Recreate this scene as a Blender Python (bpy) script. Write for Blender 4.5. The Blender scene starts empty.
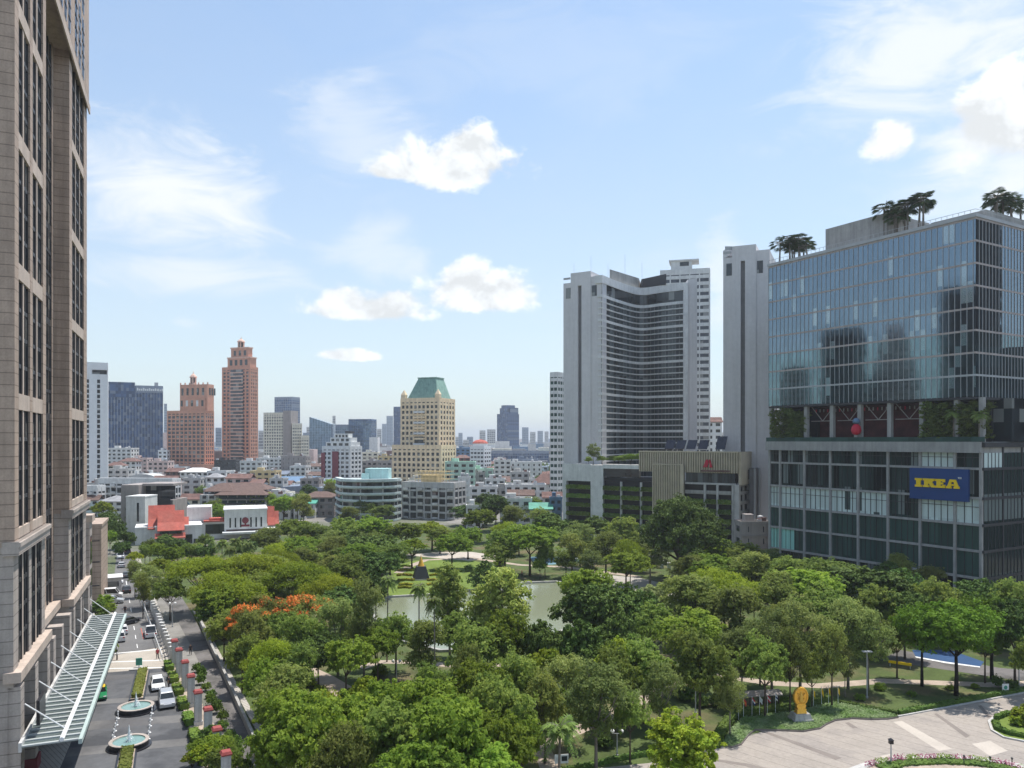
import bpy, math, random
import numpy as np
from mathutils import Vector, Matrix
R = math.radians
random.seed(7)
scn = bpy.context.scene
COL = scn.collection
F, HC, HY = 770.0, 35.0, 440.0        # focal length in pixels, eye height, horizon row of the photograph

def X(px, Y): return (px - 512) / F * Y
def Z(py, Y): return HC + (HY - py) / F * Y
def G(px, py, z=0.0):
    Y = F * (HC - z) / (py - HY)
    return Vector((X(px, Y), Y, z))

# ---------------------------------------------------------------- objects
def tag(o, label=None, cat=None, group=None, kind=None):
    if label: o['label'] = label
    if cat: o['category'] = cat
    if group: o['group'] = group
    if kind: o['kind'] = kind
    return o

def thing(name, label, cat, loc=(0, 0, 0), rz=0.0, group=None):
    o = bpy.data.objects.new(name, None); COL.objects.link(o)
    o.location = loc; o.rotation_euler = (0, 0, rz); o.empty_display_size = .5
    return tag(o, label, cat, group)

def copy_tree(o, parent=None):
    c = o.copy(); COL.objects.link(c)
    if parent: c.parent = parent
    for ch in o.children: copy_tree(ch, c)
    return c

class MB:
    def __init__(s): s.v = []; s.f = []; s.m = []
    def add(s, vs, fs, m=0):
        b = len(s.v); s.v += [tuple(v) for v in vs]
        s.f += [tuple(b + i for i in f) for f in fs]; s.m += [m] * len(fs)
        return s
    def box(s, x0, x1, y0, y1, z0, z1, m=0):
        return s.add([(x0,y0,z0),(x1,y0,z0),(x1,y1,z0),(x0,y1,z0),(x0,y0,z1),(x1,y0,z1),(x1,y1,z1),(x0,y1,z1)],
                     [(0,3,2,1),(4,5,6,7),(0,1,5,4),(1,2,6,5),(2,3,7,6),(3,0,4,7)], m)
    def prism(s, poly, z0, z1, m=0, top=None):
        n = len(poly)
        a = sum(poly[i][0]*poly[(i+1)%n][1]-poly[(i+1)%n][0]*poly[i][1] for i in range(n))
        if a < 0: poly = poly[::-1]
        t = top or poly
        if top and a < 0: t = top[::-1]
        vs = [(p[0],p[1],z0) for p in poly] + [(p[0],p[1],z1) for p in t]
        fs = [tuple(range(n-1,-1,-1)), tuple(range(n,2*n))] + [(i,(i+1)%n,n+(i+1)%n,n+i) for i in range(n)]
        return s.add(vs, fs, m)
    def sheet(s, poly, z, m=0):
        n = len(poly)
        a = sum(poly[i][0]*poly[(i+1)%n][1]-poly[(i+1)%n][0]*poly[i][1] for i in range(n))
        if a < 0: poly = poly[::-1]
        return s.add([(p[0],p[1],z) for p in poly], [tuple(range(n))], m)
    def tube(s, pts, rads, n=6, m=0, cap=True):
        pts = [Vector(p) for p in pts]; vs = []; fs = []
        if not isinstance(rads, (list, tuple)): rads = [rads]*len(pts)
        for i, p in enumerate(pts):
            d = (pts[min(i+1,len(pts)-1)] - pts[max(i-1,0)])
            if d.length < 1e-6: d = Vector((0,0,1))
            d.normalize()
            u = d.cross(Vector((0,0,1)) if abs(d.z) < .95 else Vector((1,0,0))).normalized(); w = d.cross(u)
            for k in range(n):
                a = 2*math.pi*k/n
                vs.append(p + (u*math.cos(a) + w*math.sin(a))*rads[i])
        for i in range(len(pts)-1):
            for k in range(n):
                fs.append((i*n+k, i*n+(k+1)%n, (i+1)*n+(k+1)%n, (i+1)*n+k))
        if cap:
            fs.append(tuple(range(n-1,-1,-1))); fs.append(tuple((len(pts)-1)*n+k for k in range(n)))
        return s.add(vs, fs, m)
    def lathe(s, prof, n=16, m=0, cx=0, cy=0):
        vs = []; fs = []
        for r, z in prof:
            for k in range(n):
                a = 2*math.pi*k/n; vs.append((cx + r*math.cos(a), cy + r*math.sin(a), z))
        for i in range(len(prof)-1):
            for k in range(n):
                fs.append((i*n+k, i*n+(k+1)%n, (i+1)*n+(k+1)%n, (i+1)*n+k))
        fs.append(tuple(range(n-1,-1,-1))); fs.append(tuple((len(prof)-1)*n+k for k in range(n)))
        return s.add(vs, fs, m)
    def ring(s, x0, x1, y0, y1, z0, z1, t, m=0):
        """a rectangular hoop of thickness t (outside faces on the given limits), butted at the corners"""
        s.box(x0, x1, y0, y0+t, z0, z1, m); s.box(x0, x1, y1-t, y1, z0, z1, m)
        s.box(x0, x0+t, y0+t, y1-t, z0, z1, m); s.box(x1-t, x1, y0+t, y1-t, z0, z1, m)
        return s
    def ribbon(s, pts, width, z0, z1, m=0):
        """a low kerb or hedge following plan points"""
        pts = [Vector((p[0],p[1])) for p in pts]; L = []; Rr = []
        for i, p in enumerate(pts):
            d = (pts[min(i+1,len(pts)-1)] - pts[max(i-1,0)]).normalized(); nrm = Vector((-d.y, d.x))*width/2
            L.append(p+nrm); Rr.append(p-nrm)
        n = len(pts); vs = []
        for i in range(n): vs += [(L[i].x,L[i].y,z0),(Rr[i].x,Rr[i].y,z0),(Rr[i].x,Rr[i].y,z1),(L[i].x,L[i].y,z1)]
        fs = []
        for i in range(n-1):
            a, b = i*4, (i+1)*4
            for k in range(4): fs.append((a+k, a+(k+1)%4, b+(k+1)%4, b+k))
        fs += [(3,2,1,0), tuple((n-1)*4+k for k in range(4))]
        return s.add(vs, fs, m)
    def mesh(s, name, mats, smooth=False):
        me = bpy.data.meshes.new(name); me.from_pydata(s.v, [], s.f)
        for m in (mats if isinstance(mats, (list, tuple)) else [mats]): me.materials.append(m)
        me.polygons.foreach_set('material_index', s.m)
        if smooth: me.polygons.foreach_set('use_smooth', [True]*len(s.f))
        me.update(); return me
    def build(s, name, mats, parent=None, smooth=False, loc=None, rz=0):
        o = bpy.data.objects.new(name, s.mesh(name, mats, smooth)); COL.objects.link(o)
        if parent: o.parent = parent
        if loc is not None: o.location = loc
        if rz: o.rotation_euler = (0,0,rz)
        return o

# ---------------------------------------------------------------- materials
def _nt(name):
    m = bpy.data.materials.new(name); m.use_nodes = True
    nt = m.node_tree; b = nt.nodes['Principled BSDF']
    return m, nt, b
def N(nt, t, **kw):
    n = nt.nodes.new(t)
    for k, v in kw.items():
        if k[0] == 'i' and k[1:].isdigit(): n.inputs[int(k[1:])].default_value = v
        else: setattr(n, k, v)
    return n
def mth(nt, op, a, b=None, c=None, clamp=False):
    n = nt.nodes.new('ShaderNodeMath'); n.operation = op; n.use_clamp = clamp
    for i, v in enumerate((a, b, c)):
        if v is None: continue
        if isinstance(v, (int, float)): n.inputs[i].default_value = v
        else: nt.links.new(v, n.inputs[i])
    return n.outputs[0]
def mulcol(nt, col, fac):
    n = N(nt, 'ShaderNodeVectorMath', operation='SCALE')
    nt.links.new(col, n.inputs[0]); nt.links.new(fac, n.inputs['Scale']); return n.outputs[0]
def mixcol(nt, fac, a, b):
    n = nt.nodes.new('ShaderNodeMix'); n.data_type = 'RGBA'
    for s, v in ((n.inputs[0], fac), (n.inputs[6], a), (n.inputs[7], b)):
        if isinstance(v, (int, float)): s.default_value = v
        elif isinstance(v, tuple): s.default_value = (*v[:3], 1)
        else: nt.links.new(v, s)
    return n.outputs[2]
def noise(nt, vec, scale, detail=4, rough=.55, dist=0):
    n = N(nt, 'ShaderNodeTexNoise'); n.inputs['Scale'].default_value = scale
    n.inputs['Detail'].default_value = detail; n.inputs['Roughness'].default_value = rough
    n.inputs['Distortion'].default_value = dist
    if vec is not None: nt.links.new(vec, n.inputs['Vector'])
    return n.outputs['Fac']
def remap(nt, v, a, b, c, d):
    n = N(nt, 'ShaderNodeMapRange'); nt.links.new(v, n.inputs[0])
    for i, x in enumerate((a, b, c, d)): n.inputs[i+1].default_value = x
    return n.outputs[0]
def scalev(nt, vec, s):
    n = N(nt, 'ShaderNodeVectorMath', operation='MULTIPLY'); nt.links.new(vec, n.inputs[0]); n.inputs[1].default_value = s
    return n.outputs[0]

def mat(name, col, rough=.8, metal=0., var=.14, scale=.35, streak=0., spec=.3, bump=0., bscale=15, col2=None, c2scale=.1, c2=(.5,.6), joint=None):
    m, nt, b = _nt(name)
    tc = N(nt, 'ShaderNodeTexCoord').outputs['Object']
    base = N(nt, 'ShaderNodeRGB'); base.outputs[0].default_value = (*col, 1); c = base.outputs[0]
    if col2: c = mixcol(nt, remap(nt, noise(nt, tc, c2scale, 5), c2[0], c2[1], 0, 1), c, col2)
    f = remap(nt, noise(nt, tc, scale, 5, .6), .3, .7, 1-var, 1+var)
    f = mth(nt, 'MULTIPLY', f, remap(nt, noise(nt, tc, scale*14, 3, .6), .3, .7, 1-var*.6, 1+var*.6))
    if streak:
        f = mth(nt, 'MULTIPLY', f, remap(nt, noise(nt, scalev(nt, tc, (1.1,1.1,.06)), 1.0, 4, .65), .42, .68, 1, 1-streak))
    if joint:   # thin panel joints every joint=(w, h) metres
        for ax, w in enumerate(joint):
            if not w: continue
            sp = N(nt, 'ShaderNodeSeparateXYZ'); nt.links.new(tc, sp.inputs[0])
            v = mth(nt, 'ADD', sp.outputs[0], sp.outputs[1]) if ax == 0 else sp.outputs[2]
            fr = mth(nt, 'FRACT', mth(nt, 'DIVIDE', v, w))
            f = mth(nt, 'MULTIPLY', f, mth(nt, 'SUBTRACT', 1, mth(nt, 'MULTIPLY', mth(nt, 'LESS_THAN', fr, .06/w*1.6), .45)))
    nt.links.new(mulcol(nt, c, f), b.inputs['Base Color'])
    b.inputs['Roughness'].default_value = rough; b.inputs['Metallic'].default_value = metal
    b.inputs['Specular IOR Level'].default_value = spec
    if bump:
        bp = N(nt, 'ShaderNodeBump'); bp.inputs['Strength'].default_value = bump; bp.inputs['Distance'].default_value = .03
        nt.links.new(noise(nt, tc, bscale, 3), bp.inputs['Height']); nt.links.new(bp.outputs[0], b.inputs['Normal'])
    return m

def glass(name, col, rough=.06, metal=0., spec=.6, cell=(2., 2., 3.), vary=.5, blind=0., blind_col=(.5,.52,.5), wave=0., wscale=.25):
    """window glass whose panes differ (dark rooms, blinds), with slightly uneven reflection"""
    m, nt, b = _nt(name)
    tc = N(nt, 'ShaderNodeTexCoord').outputs['Object']
    dv = N(nt, 'ShaderNodeVectorMath', operation='DIVIDE'); nt.links.new(tc, dv.inputs[0]); dv.inputs[1].default_value = cell
    fl = N(nt, 'ShaderNodeVectorMath', operation='FLOOR'); nt.links.new(dv.outputs[0], fl.inputs[0])
    wn = N(nt, 'ShaderNodeTexWhiteNoise', noise_dimensions='3D'); nt.links.new(fl.outputs[0], wn.inputs['Vector'])
    base = N(nt, 'ShaderNodeRGB'); base.outputs[0].default_value = (*col, 1)
    c = mulcol(nt, base.outputs[0], remap(nt, wn.outputs['Value'], 0, 1, 1-vary, 1+vary))
    if blind:
        sp = N(nt, 'ShaderNodeSeparateColor'); nt.links.new(wn.outputs['Color'], sp.inputs[0])
        isb = mth(nt, 'LESS_THAN', sp.outputs[1], blind)
        c = mixcol(nt, isb, c, blind_col)
        nt.links.new(mth(nt, 'MULTIPLY', mth(nt, 'SUBTRACT', 1, mth(nt, 'MULTIPLY', isb, .7)), metal), b.inputs['Metallic'])
    else: b.inputs['Metallic'].default_value = metal
    nt.links.new(c, b.inputs['Base Color'])
    b.inputs['Roughness'].default_value = rough; b.inputs['Specular IOR Level'].default_value = spec
    if wave:
        bp = N(nt, 'ShaderNodeBump'); bp.inputs['Strength'].default_value = wave; bp.inputs['Distance'].default_value = 1.0
        pv = N(nt, 'ShaderNodeVectorMath', operation='ADD'); nt.links.new(tc, pv.inputs[0])
        nt.links.new(scalev(nt, wn.outputs['Color'], (6,6,6)), pv.inputs[1])
        nt.links.new(noise(nt, pv.outputs[0], wscale, 2), bp.inputs['Height']); nt.links.new(bp.outputs[0], b.inputs['Normal'])
    return m

def leafmat(name, col, col2, trans=.50, rnd=.30, scale=.6):
    m, nt, b = _nt(name)
    tc = N(nt, 'ShaderNodeTexCoord').outputs['Object']
    oi = N(nt, 'ShaderNodeObjectInfo')
    c = mixcol(nt, remap(nt, noise(nt, tc, scale, 3), .38, .62, 0, 1), col, col2)
    f = remap(nt, oi.outputs['Random'], 0, 1, 1-rnd, 1+rnd)
    f = mth(nt, 'MULTIPLY', f, remap(nt, noise(nt, tc, 9, 2), .3, .7, .7, 1.3))
    c = mulcol(nt, c, f)
    hs = N(nt, 'ShaderNodeHueSaturation'); nt.links.new(c, hs.inputs['Color'])
    nt.links.new(remap(nt, mth(nt, 'FRACT', mth(nt, 'MULTIPLY', oi.outputs['Random'], 7.13)), 0, 1, .480, .505), hs.inputs['Hue'])
    c = hs.outputs[0]
    nt.links.new(c, b.inputs['Base Color']); b.inputs['Roughness'].default_value = .6; b.inputs['Specular IOR Level'].default_value = .09
    t = N(nt, 'ShaderNodeBsdfTranslucent'); nt.links.new(c, t.inputs['Color'])
    mx = N(nt, 'ShaderNodeMixShader'); mx.inputs[0].default_value = trans
    nt.links.new(b.outputs[0], mx.inputs[1]); nt.links.new(t.outputs[0], mx.inputs[2])
    nt.links.new(mx.outputs[0], nt.nodes['Material Output'].inputs['Surface'])
    return m

K = {}   # materials by name
def mk(key, *a, **k): K[key] = mat(key, *a, **k)
def gk(key, *a, **k): K[key] = glass(key, *a, **k)
mk('brown_stone', (.44,.335,.265), .7, streak=.22, var=.16, joint=(0, 1.15))
mk('beige_stone', (.52,.425,.355), .75, streak=.15)
mk('grey_stone', (.43,.375,.335), .75, streak=.2, joint=(0, 1.2))
mk('dark_metal', (.05,.05,.055), .5, var=.1)
mk('white_metal', (.75,.76,.76), .45, var=.06)
mk('grey_metal', (.42,.43,.44), .5, var=.08)
mk('concrete', (.40,.39,.37), .85, streak=.3)
mk('pale_concrete', (.55,.54,.52), .85, streak=.25)
mk('white_paint', (.70,.70,.68), .7, streak=.14)
mk('white_clean', (.80,.80,.79), .6, var=.05)
mk('hotel_grey', (.66,.64,.64), .8, streak=.08, var=.07, scale=.06)
mk('hotel_groove', (.20,.195,.20), .8)
mk('hotel_white', (.72,.72,.71), .7, streak=.12)
mk('orange_stone', (.62,.315,.215), .75, var=.12, streak=.15)
mk('orange_pale', (.70,.46,.36), .75)
mk('cream', (.88,.69,.46), .75, streak=.2)
mk('cream_pale', (.80,.75,.62), .75, streak=.2)
mk('copper_green', (.26,.42,.35), .6, var=.2, streak=.25)
mk('mint', (.50,.68,.56), .75, streak=.2)
mk('teal_room', (.42,.62,.62), .7, streak=.15)
mk('teal_pale', (.62,.71,.70), .7, streak=.15)
mk('taupe', (.36,.32,.30), .8, streak=.2)
mk('maroon', (.22,.05,.06), .7)
mk('pinkish', (.66,.50,.46), .8, streak=.2)
mk('yellowish', (.66,.52,.28), .8, streak=.2)
mk('red_roof', (.46,.115,.085), .8, var=.2, scale=.8, col2=(.40,.12,.09))
mk('brown_roof', (.14,.09,.075), .8, var=.25, scale=.8)
mk('rust_roof', (.175,.10,.085), .8, var=.3, scale=.6)
mk('grey_roof', (.30,.30,.31), .7, var=.25, scale=.5)
mk('blue_roof', (.13,.22,.34), .6, var=.2)
mk('green_roof', (.08,.33,.24), .6, var=.2)
mk('slate_metal_roof', (.24,.28,.35), .45, metal=.3, var=.2)
mk('black_glossy', (.02,.02,.025), .3)
mk('gold_back', (.37,.32,.23), .7)
mk('matte_dark', (.022,.020,.020), .9, spec=.05)
mk('matte_brown', (.07,.05,.045), .9, spec=.05)
mk('gold_screen', (.56,.49,.37), .55, metal=.2, var=.12)
mk('gold', (.80,.45,.07), .38, metal=.65, var=.15, scale=3)
mk('gold_paint', (.75,.42,.06), .5, var=.1)
mk('sign_blue', (.014,.055,.20), .5, var=.05)
mk('sign_yellow', (.92,.62,.01), .5, var=.03)
mk('sign_red', (.55,.02,.05), .5, var=.05)
mk('red_cap', (.33,.075,.07), .7, var=.15)
mk('pillar_white', (.62,.62,.61), .75, streak=.3)
mk('solar', (.012,.014,.03), .25, spec=.6)
mk('bark', (.085,.065,.05), .9, var=.3, scale=2, bump=.4)
mk('pale_bark', (.22,.19,.16), .9, var=.25, scale=2, bump=.3)
mk('black_bark', (.022,.018,.016), .9, var=.3, scale=2)
mk('rubber', (.02,.02,.02), .8)
mk('car_white', (.78,.78,.78), .25, var=.02, spec=.5)
mk('car_silver', (.50,.51,.53), .3, metal=.5, var=.02)
mk('car_dark', (.035,.037,.045), .22, var=.02, spec=.6)
mk('car_grey', (.16,.17,.18), .25, metal=.4, var=.02)
mk('taxi_yellow', (.75,.50,.02), .3, var=.02)
mk('taxi_green', (.02,.20,.08), .3, var=.02)
mk('car_glass', (.015,.018,.02), .06, spec=.7, var=.05)
mk('lamp_white', (.8,.8,.78), .4, var=.02)
mk('tail_red', (.45,.02,.02), .35, var=.02)
mk('skin', (.42,.26,.18), .6, var=.05); mk('hair', (.02,.016,.014), .6); mk('cloth_red', (.45,.06,.07), .85)
mk('cloth_dark', (.03,.03,.04), .85); mk('cloth_white', (.7,.7,.7), .85); mk('cloth_orange', (.7,.2,.04), .85); mk('cloth_blue', (.06,.1,.22), .85)
gk('tower_glass', (.032,.034,.038), .06, spec=.8, cell=(1.2,3,1.6), vary=.7, blind=.22, blind_col=(.20,.19,.17), wave=.06)
gk('dark_glass', (.022,.028,.032), .08, cell=(2.2,2.2,3.), vary=.6, blind=.12, blind_col=(.22,.23,.22))
gk('hotel_glass', (.030,.040,.043), .12, spec=.45, cell=(1.6,3,30), vary=.5, blind=.3, blind_col=(.10,.12,.125))
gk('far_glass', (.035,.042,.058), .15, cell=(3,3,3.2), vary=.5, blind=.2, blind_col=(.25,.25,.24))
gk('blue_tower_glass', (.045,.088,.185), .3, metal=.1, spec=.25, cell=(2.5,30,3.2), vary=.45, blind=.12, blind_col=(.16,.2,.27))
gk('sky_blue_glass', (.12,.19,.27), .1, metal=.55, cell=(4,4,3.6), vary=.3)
gk('mall_glass', (.175,.24,.295), .03, metal=.94, cell=(1.33,40,4.65), vary=.08, blind=.05, blind_col=(.55,.66,.68), wave=.011, wscale=.3)
gk('mall_low_glass', (.155,.24,.27), .03, metal=.88, cell=(1.33,40,4.65), vary=.2, blind=.05, blind_col=(.30,.42,.44), wave=.011, wscale=.3)
gk('shop_glass', (.022,.036,.034), .09, spec=.2, cell=(1.6,40,5.8), vary=.8, blind=.15, blind_col=(.17,.20,.195))
gk('shop_green', (.040,.080,.070), .14, spec=.14, cell=(1.6,40,5.8), vary=.25)
gk('shop_blind', (.58,.68,.66), .25, spec=.4, cell=(1.6,40,5.8), vary=.12, blind=.10, blind_col=(.06,.09,.09))
gk('shop_teal', (.30,.62,.56), .25, spec=.4, cell=(1.6,40,5.8), vary=.06)
K['canopy_glass'] = mat('canopy_glass', (.115,.14,.134), .12, var=.12, scale=1.2, spec=.6)
mk('canopy_edge', (.42,.50,.47), .4)
mk('canopy_white', (.40,.425,.415), .45, var=.08)
mk('mall_band', (.42,.36,.34), .6); mk('mall_concrete', (.36,.355,.345), .85, streak=.25)
mk('terrace_red', (.075,.018,.018), .8, var=.4, scale=.4)
# setting
K['city_ground'] = mat('city_ground', (.20,.19,.175), .95, var=.3, scale=.02, col2=(.10,.12,.06), c2scale=.012)
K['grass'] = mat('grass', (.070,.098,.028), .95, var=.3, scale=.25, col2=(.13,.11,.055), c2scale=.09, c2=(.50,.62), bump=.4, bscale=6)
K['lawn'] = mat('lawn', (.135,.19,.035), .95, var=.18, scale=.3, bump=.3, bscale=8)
K['asphalt'] = mat('asphalt', (.155,.152,.15), .9, var=.14, scale=.12, col2=(.115,.113,.115), c2scale=.09, bump=.15)
K['forecourt'] = mat('forecourt', (.105,.107,.113), .8, var=.16, scale=.1, col2=(.062,.064,.07), c2scale=.14, bump=.15)
K['lane'] = mat('lane', (.15,.14,.135), .95, var=.2, scale=.15, col2=(.10,.095,.09), c2scale=.2, bump=.2)
K['pavement'] = mat('pavement', (.42,.39,.35), .9, var=.14, scale=.4, joint=(.6,0))
K['crosswalk'] = mat('crosswalk', (.40,.36,.31), .9, var=.14, scale=.3)
K['plaza'] = mat('plaza', (.34,.30,.262), .9, var=.16, scale=.16, col2=(.265,.235,.21), c2scale=.16, bump=.15, bscale=8, joint=(2.6,0))
K['plaza_pale'] = mat('plaza_pale', (.46,.41,.355), .9, var=.1, scale=.3)
K['plaza_dark'] = mat('plaza_dark', (.215,.185,.165), .9, var=.12, scale=.3)
K['dirt'] = mat('dirt', (.38,.31,.25), .95, var=.2, scale=.4)
K['paint'] = mat('paint', (.72,.72,.70), .8, var=.15, scale=2)
K['paint_red'] = mat('paint_red', (.42,.12,.09), .8, var=.2, scale=2)
K['court_blue'] = mat('court_blue', (.024,.068,.16), .8, var=.1)
K['court_teal'] = mat('court_teal', (.13,.24,.29), .8, var=.1)
K['kerb'] = mat('kerb', (.45,.44,.42), .9, var=.2, scale=1)
K['cover'] = mat('cover', (.12,.22,.085), .9, var=.35, scale=1.5, col2=(.22,.32,.17), c2scale=.8, bump=.6, bscale=12)
K['fountain_water'] = mat('fountain_water', (.16,.28,.26), .06, var=.15, scale=2, spec=.6, bump=.3, bscale=6)
m_, nt_, b_ = _nt('lake_water')
tc_ = N(nt_, 'ShaderNodeTexCoord').outputs['Object']
b_.inputs['Base Color'].default_value = (.22,.24,.16,1); b_.inputs['Roughness'].default_value = .1; b_.inputs['Specular IOR Level'].default_value = .6
bp_ = N(nt_, 'ShaderNodeBump'); bp_.inputs['Strength'].default_value = .16; bp_.inputs['Distance'].default_value = .1
nt_.links.new(noise(nt_, tc_, 2.2, 4), bp_.inputs['Height']); nt_.links.new(bp_.outputs[0], b_.inputs['Normal']); K['lake_water'] = m_
m_, nt_, b_ = _nt('spray'); b_.inputs['Base Color'].default_value = (.85,.88,.9,1); b_.inputs['Roughness'].default_value = .5; K['spray'] = m_
# leaves
K['leaf_broad'] = leafmat('leaf_broad', (0.168,0.269,0.038), (0.260,0.368,0.050))
K['leaf_mid'] = leafmat('leaf_mid', (0.154,0.233,0.051), (0.240,0.319,0.067))
K['leaf_dark'] = leafmat('leaf_dark', (0.070,0.129,0.029), (0.113,0.183,0.040), trans=.18)
K['leaf_rain'] = leafmat('leaf_rain', (0.212,0.289,0.032), (0.290,0.374,0.035))
K['leaf_bigrain'] = leafmat('leaf_bigrain', (0.092,0.155,0.038), (0.134,0.212,0.046), trans=.2)
K['leaf_olive'] = leafmat('leaf_olive', (0.173,0.219,0.053), (0.244,0.280,0.069))
K['leaf_feather'] = leafmat('leaf_feather', (0.189,0.253,0.076), (0.266,0.329,0.097))
K['leaf_silver'] = leafmat('leaf_silver', (0.244,0.308,0.124), (0.353,0.433,0.182))
K['leaf_lime'] = leafmat('leaf_lime', (.195,.28,.028), (.28,.335,.032), trans=.35)
K['leaf_bright'] = leafmat('leaf_bright', (0.090,0.169,0.018), (0.141,0.232,0.025), trans=.35)
K['leaf_pale'] = leafmat('leaf_pale', (0.233,0.337,0.071), (0.395,0.470,0.120), trans=.35)
K['leaf_palm'] = leafmat('leaf_palm', (0.127,0.208,0.046), (0.211,0.293,0.068), trans=.2)
K['leaf_hedge'] = leafmat('leaf_hedge', (0.091,0.169,0.031), (0.160,0.247,0.041), trans=.2)
K['leaf_yellow'] = leafmat('leaf_yellow', (0.260,0.260,0.020), (0.320,0.300,0.030), trans=.25)
K['leaf_ivy'] = leafmat('leaf_ivy', (0.097,0.146,0.035), (0.155,0.200,0.049), trans=.15)
K['blossom_orange'] = leafmat('blossom_orange', (.66,.18,.035), (.70,.27,.07), trans=.2)
K['blossom_pink'] = leafmat('blossom_pink', (.26,.06,.10), (.36,.17,.19), trans=.2)

K['leaf_fan'] = leafmat('leaf_fan', (.045,.075,.028), (.07,.11,.04), trans=.15)
K['leaf_cover'] = leafmat('leaf_cover', (.15,.27,.085), (.26,.36,.18), trans=.3)
# ================================================================ setting
def P(*pp, z=0): return [tuple(G(a, b, z)[:2]) for a, b in pp]
def structure(name, mb, m):
    return tag(mb.build(name, m), kind='structure')
structure('ground', MB().sheet([(-12000,-600),(12000,-600),(12000,14000),(-12000,14000)], 0), K['city_ground'])
# lawn of the park, one sheet under the trees
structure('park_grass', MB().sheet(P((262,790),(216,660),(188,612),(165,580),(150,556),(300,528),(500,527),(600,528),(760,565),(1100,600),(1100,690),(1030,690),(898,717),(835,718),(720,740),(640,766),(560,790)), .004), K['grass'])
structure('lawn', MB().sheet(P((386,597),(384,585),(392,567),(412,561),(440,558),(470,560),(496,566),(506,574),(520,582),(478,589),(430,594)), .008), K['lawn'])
# street beside the tower
structure('street', MB().sheet(P((116,664),(112,600),(116,560),(118,542),(125,540),(134,556),(146,592),(160,640),(166,664)), .008), K['asphalt'])
structure('forecourt', MB().sheet(P((20,850),(60,768),(84,712),(104,673),(166,668),(186,721),(203,768),(228,850)), .008), K['forecourt'])
structure('crosswalk', MB().sheet(P((104,672.6),(116,655),(162,647),(166,667.6)), .012), K['crosswalk'])
for i, (a, b) in enumerate(((669, 668), (662.5,660.5), (654,649.5))):
    structure('crosswalk_line', MB().sheet(P((106+i*4,a),(106.5+i*4,a-.8),(164-i*1.2,b-.8),(164.2-i*1.2,b)), .016), K['paint'])
for i in range(9):
    y0 = 648 - i*9; y1 = y0-4
    if y1 < 560: break
    cx = lambda y: 137.5 - (648-y)*.17
    structure('lane_line', MB().sheet(P((cx(y0)-.4,y0),(cx(y1)-.35,y1),(cx(y1)+.35,y1),(cx(y0)+.4,y0)), .014), K['paint'])
structure('lane_line', MB().sheet(P((143,639),(140.5,628),(141.3,628),(144.2,639)), .014), K['paint_red'])
# darker resurfaced strips across the forecourt
for a, b, c, d in ((676,681,672,676),(700,705,695,699),(722,731,715,722),(748,757,738,745)):
    l = lambda y: 104 - (y-673)*.46 + 1
    r = lambda y: 166 + (y-668)*.368
    structure('asphalt_patch', MB().sheet(P((l(a),a),(l(b),b),(r(d)-2,d),(r(c)-2,c)), .012), K['asphalt'])
# pavement on the tower's side and along the park fence
structure('tower_pavement', MB().prism(P((-40,850),(20,850),(60,768),(84,712),(104,673),(116,640),(112,600),(100,600),(60,680),(0,740)), .002, .12), K['pavement'])
structure('fence_pavement', MB().prism(P((166.5,662),(160.5,640),(146.5,592),(135,558),(139,556),(152,590),(168,632),(178,662)), .002, .12), K['pavement'])
structure('hedge_bed', MB().prism(P((205,768),(187,721),(167,664),(176,662),(200,700),(238,768),(262,850),(230,850)), .002, .10), K['dirt'])
# service lane with its kerbs
LANE = [((238,780),(286,800)),((224,735),(258,740)),((206,677),(228,684)),((192,648),(208,644)),((176,618),(191,612)),((160,594),(176,588)),((150,580),(165,574))]
structure('service_lane', MB().sheet(P(*[a for a, b in LANE], *[b for a, b in LANE[::-1]]), .010), K['lane'])
# paved park path behind the lane
structure('lane_footpath', MB().prism(P((290,800),(260,738),(230,683),(209.5,643),(192.5,611),(197,612),(216,646),(240,690),(275,750),(300,800)), .002, .13), K['pavement'])
# lake
LAKE = P((366,608),(384,598),(430,595.5),(478,590.5),(524,583.5),(556,582.5),(604,590),(612,605),(590,622),(552,636),(500,650),(440,652),(392,640))
structure('lake_water', MB().sheet(LAKE, .012), K['lake_water'])
structure('lake_bank', MB().ribbon(LAKE + LAKE[:1], .7, -.05, .42), K['concrete'])
# footpaths of the park
def path(pts, w, m='dirt', z=.016, name='footpath'):
    structure(name, MB().ribbon([tuple(G(a,b)[:2]) for a, b in pts], w, z-.012, z), K[m])
path([(552,772),(540,746),(566,735),(590,725),(630,706),(657,693),(677,683),(720,676),(768,683),(820,686),(883,681),(940,683),(993,685),(1060,682)], 2.2)
path([(300,668),(322,678),(342,690),(352,704)], 3.4, z=.020)
path([(352,704),(330,720),(300,735)], 2.0, z=.024)
path([(262,700),(285,684),(312,682)], 1.4, z=.028)
path([(360,668),(380,662),(420,662),(470,668),(540,660),(600,640)], 2.0, z=.020)
path([(398,573),(410,566),(426,560),(470,558),(520,565),(565,567),(640,577)], 2.4, z=.024)
structure('lakeside_paving', MB().sheet(P((598,574),(640,578),(700,592),(690,604),(664,604),(640,594),(600,582)), .020), K['pavement'])
structure('pale_road', MB().sheet(P((404,555),(440,552),(472,552),(500,556),(470,561),(436,558)), .014), K['plaza_pale'])
structure('right_road', MB().sheet(P((880,660),(1000,678),(1100,690),(1100,676),(1000,668),(900,650)), .012), K['lane'])
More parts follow.
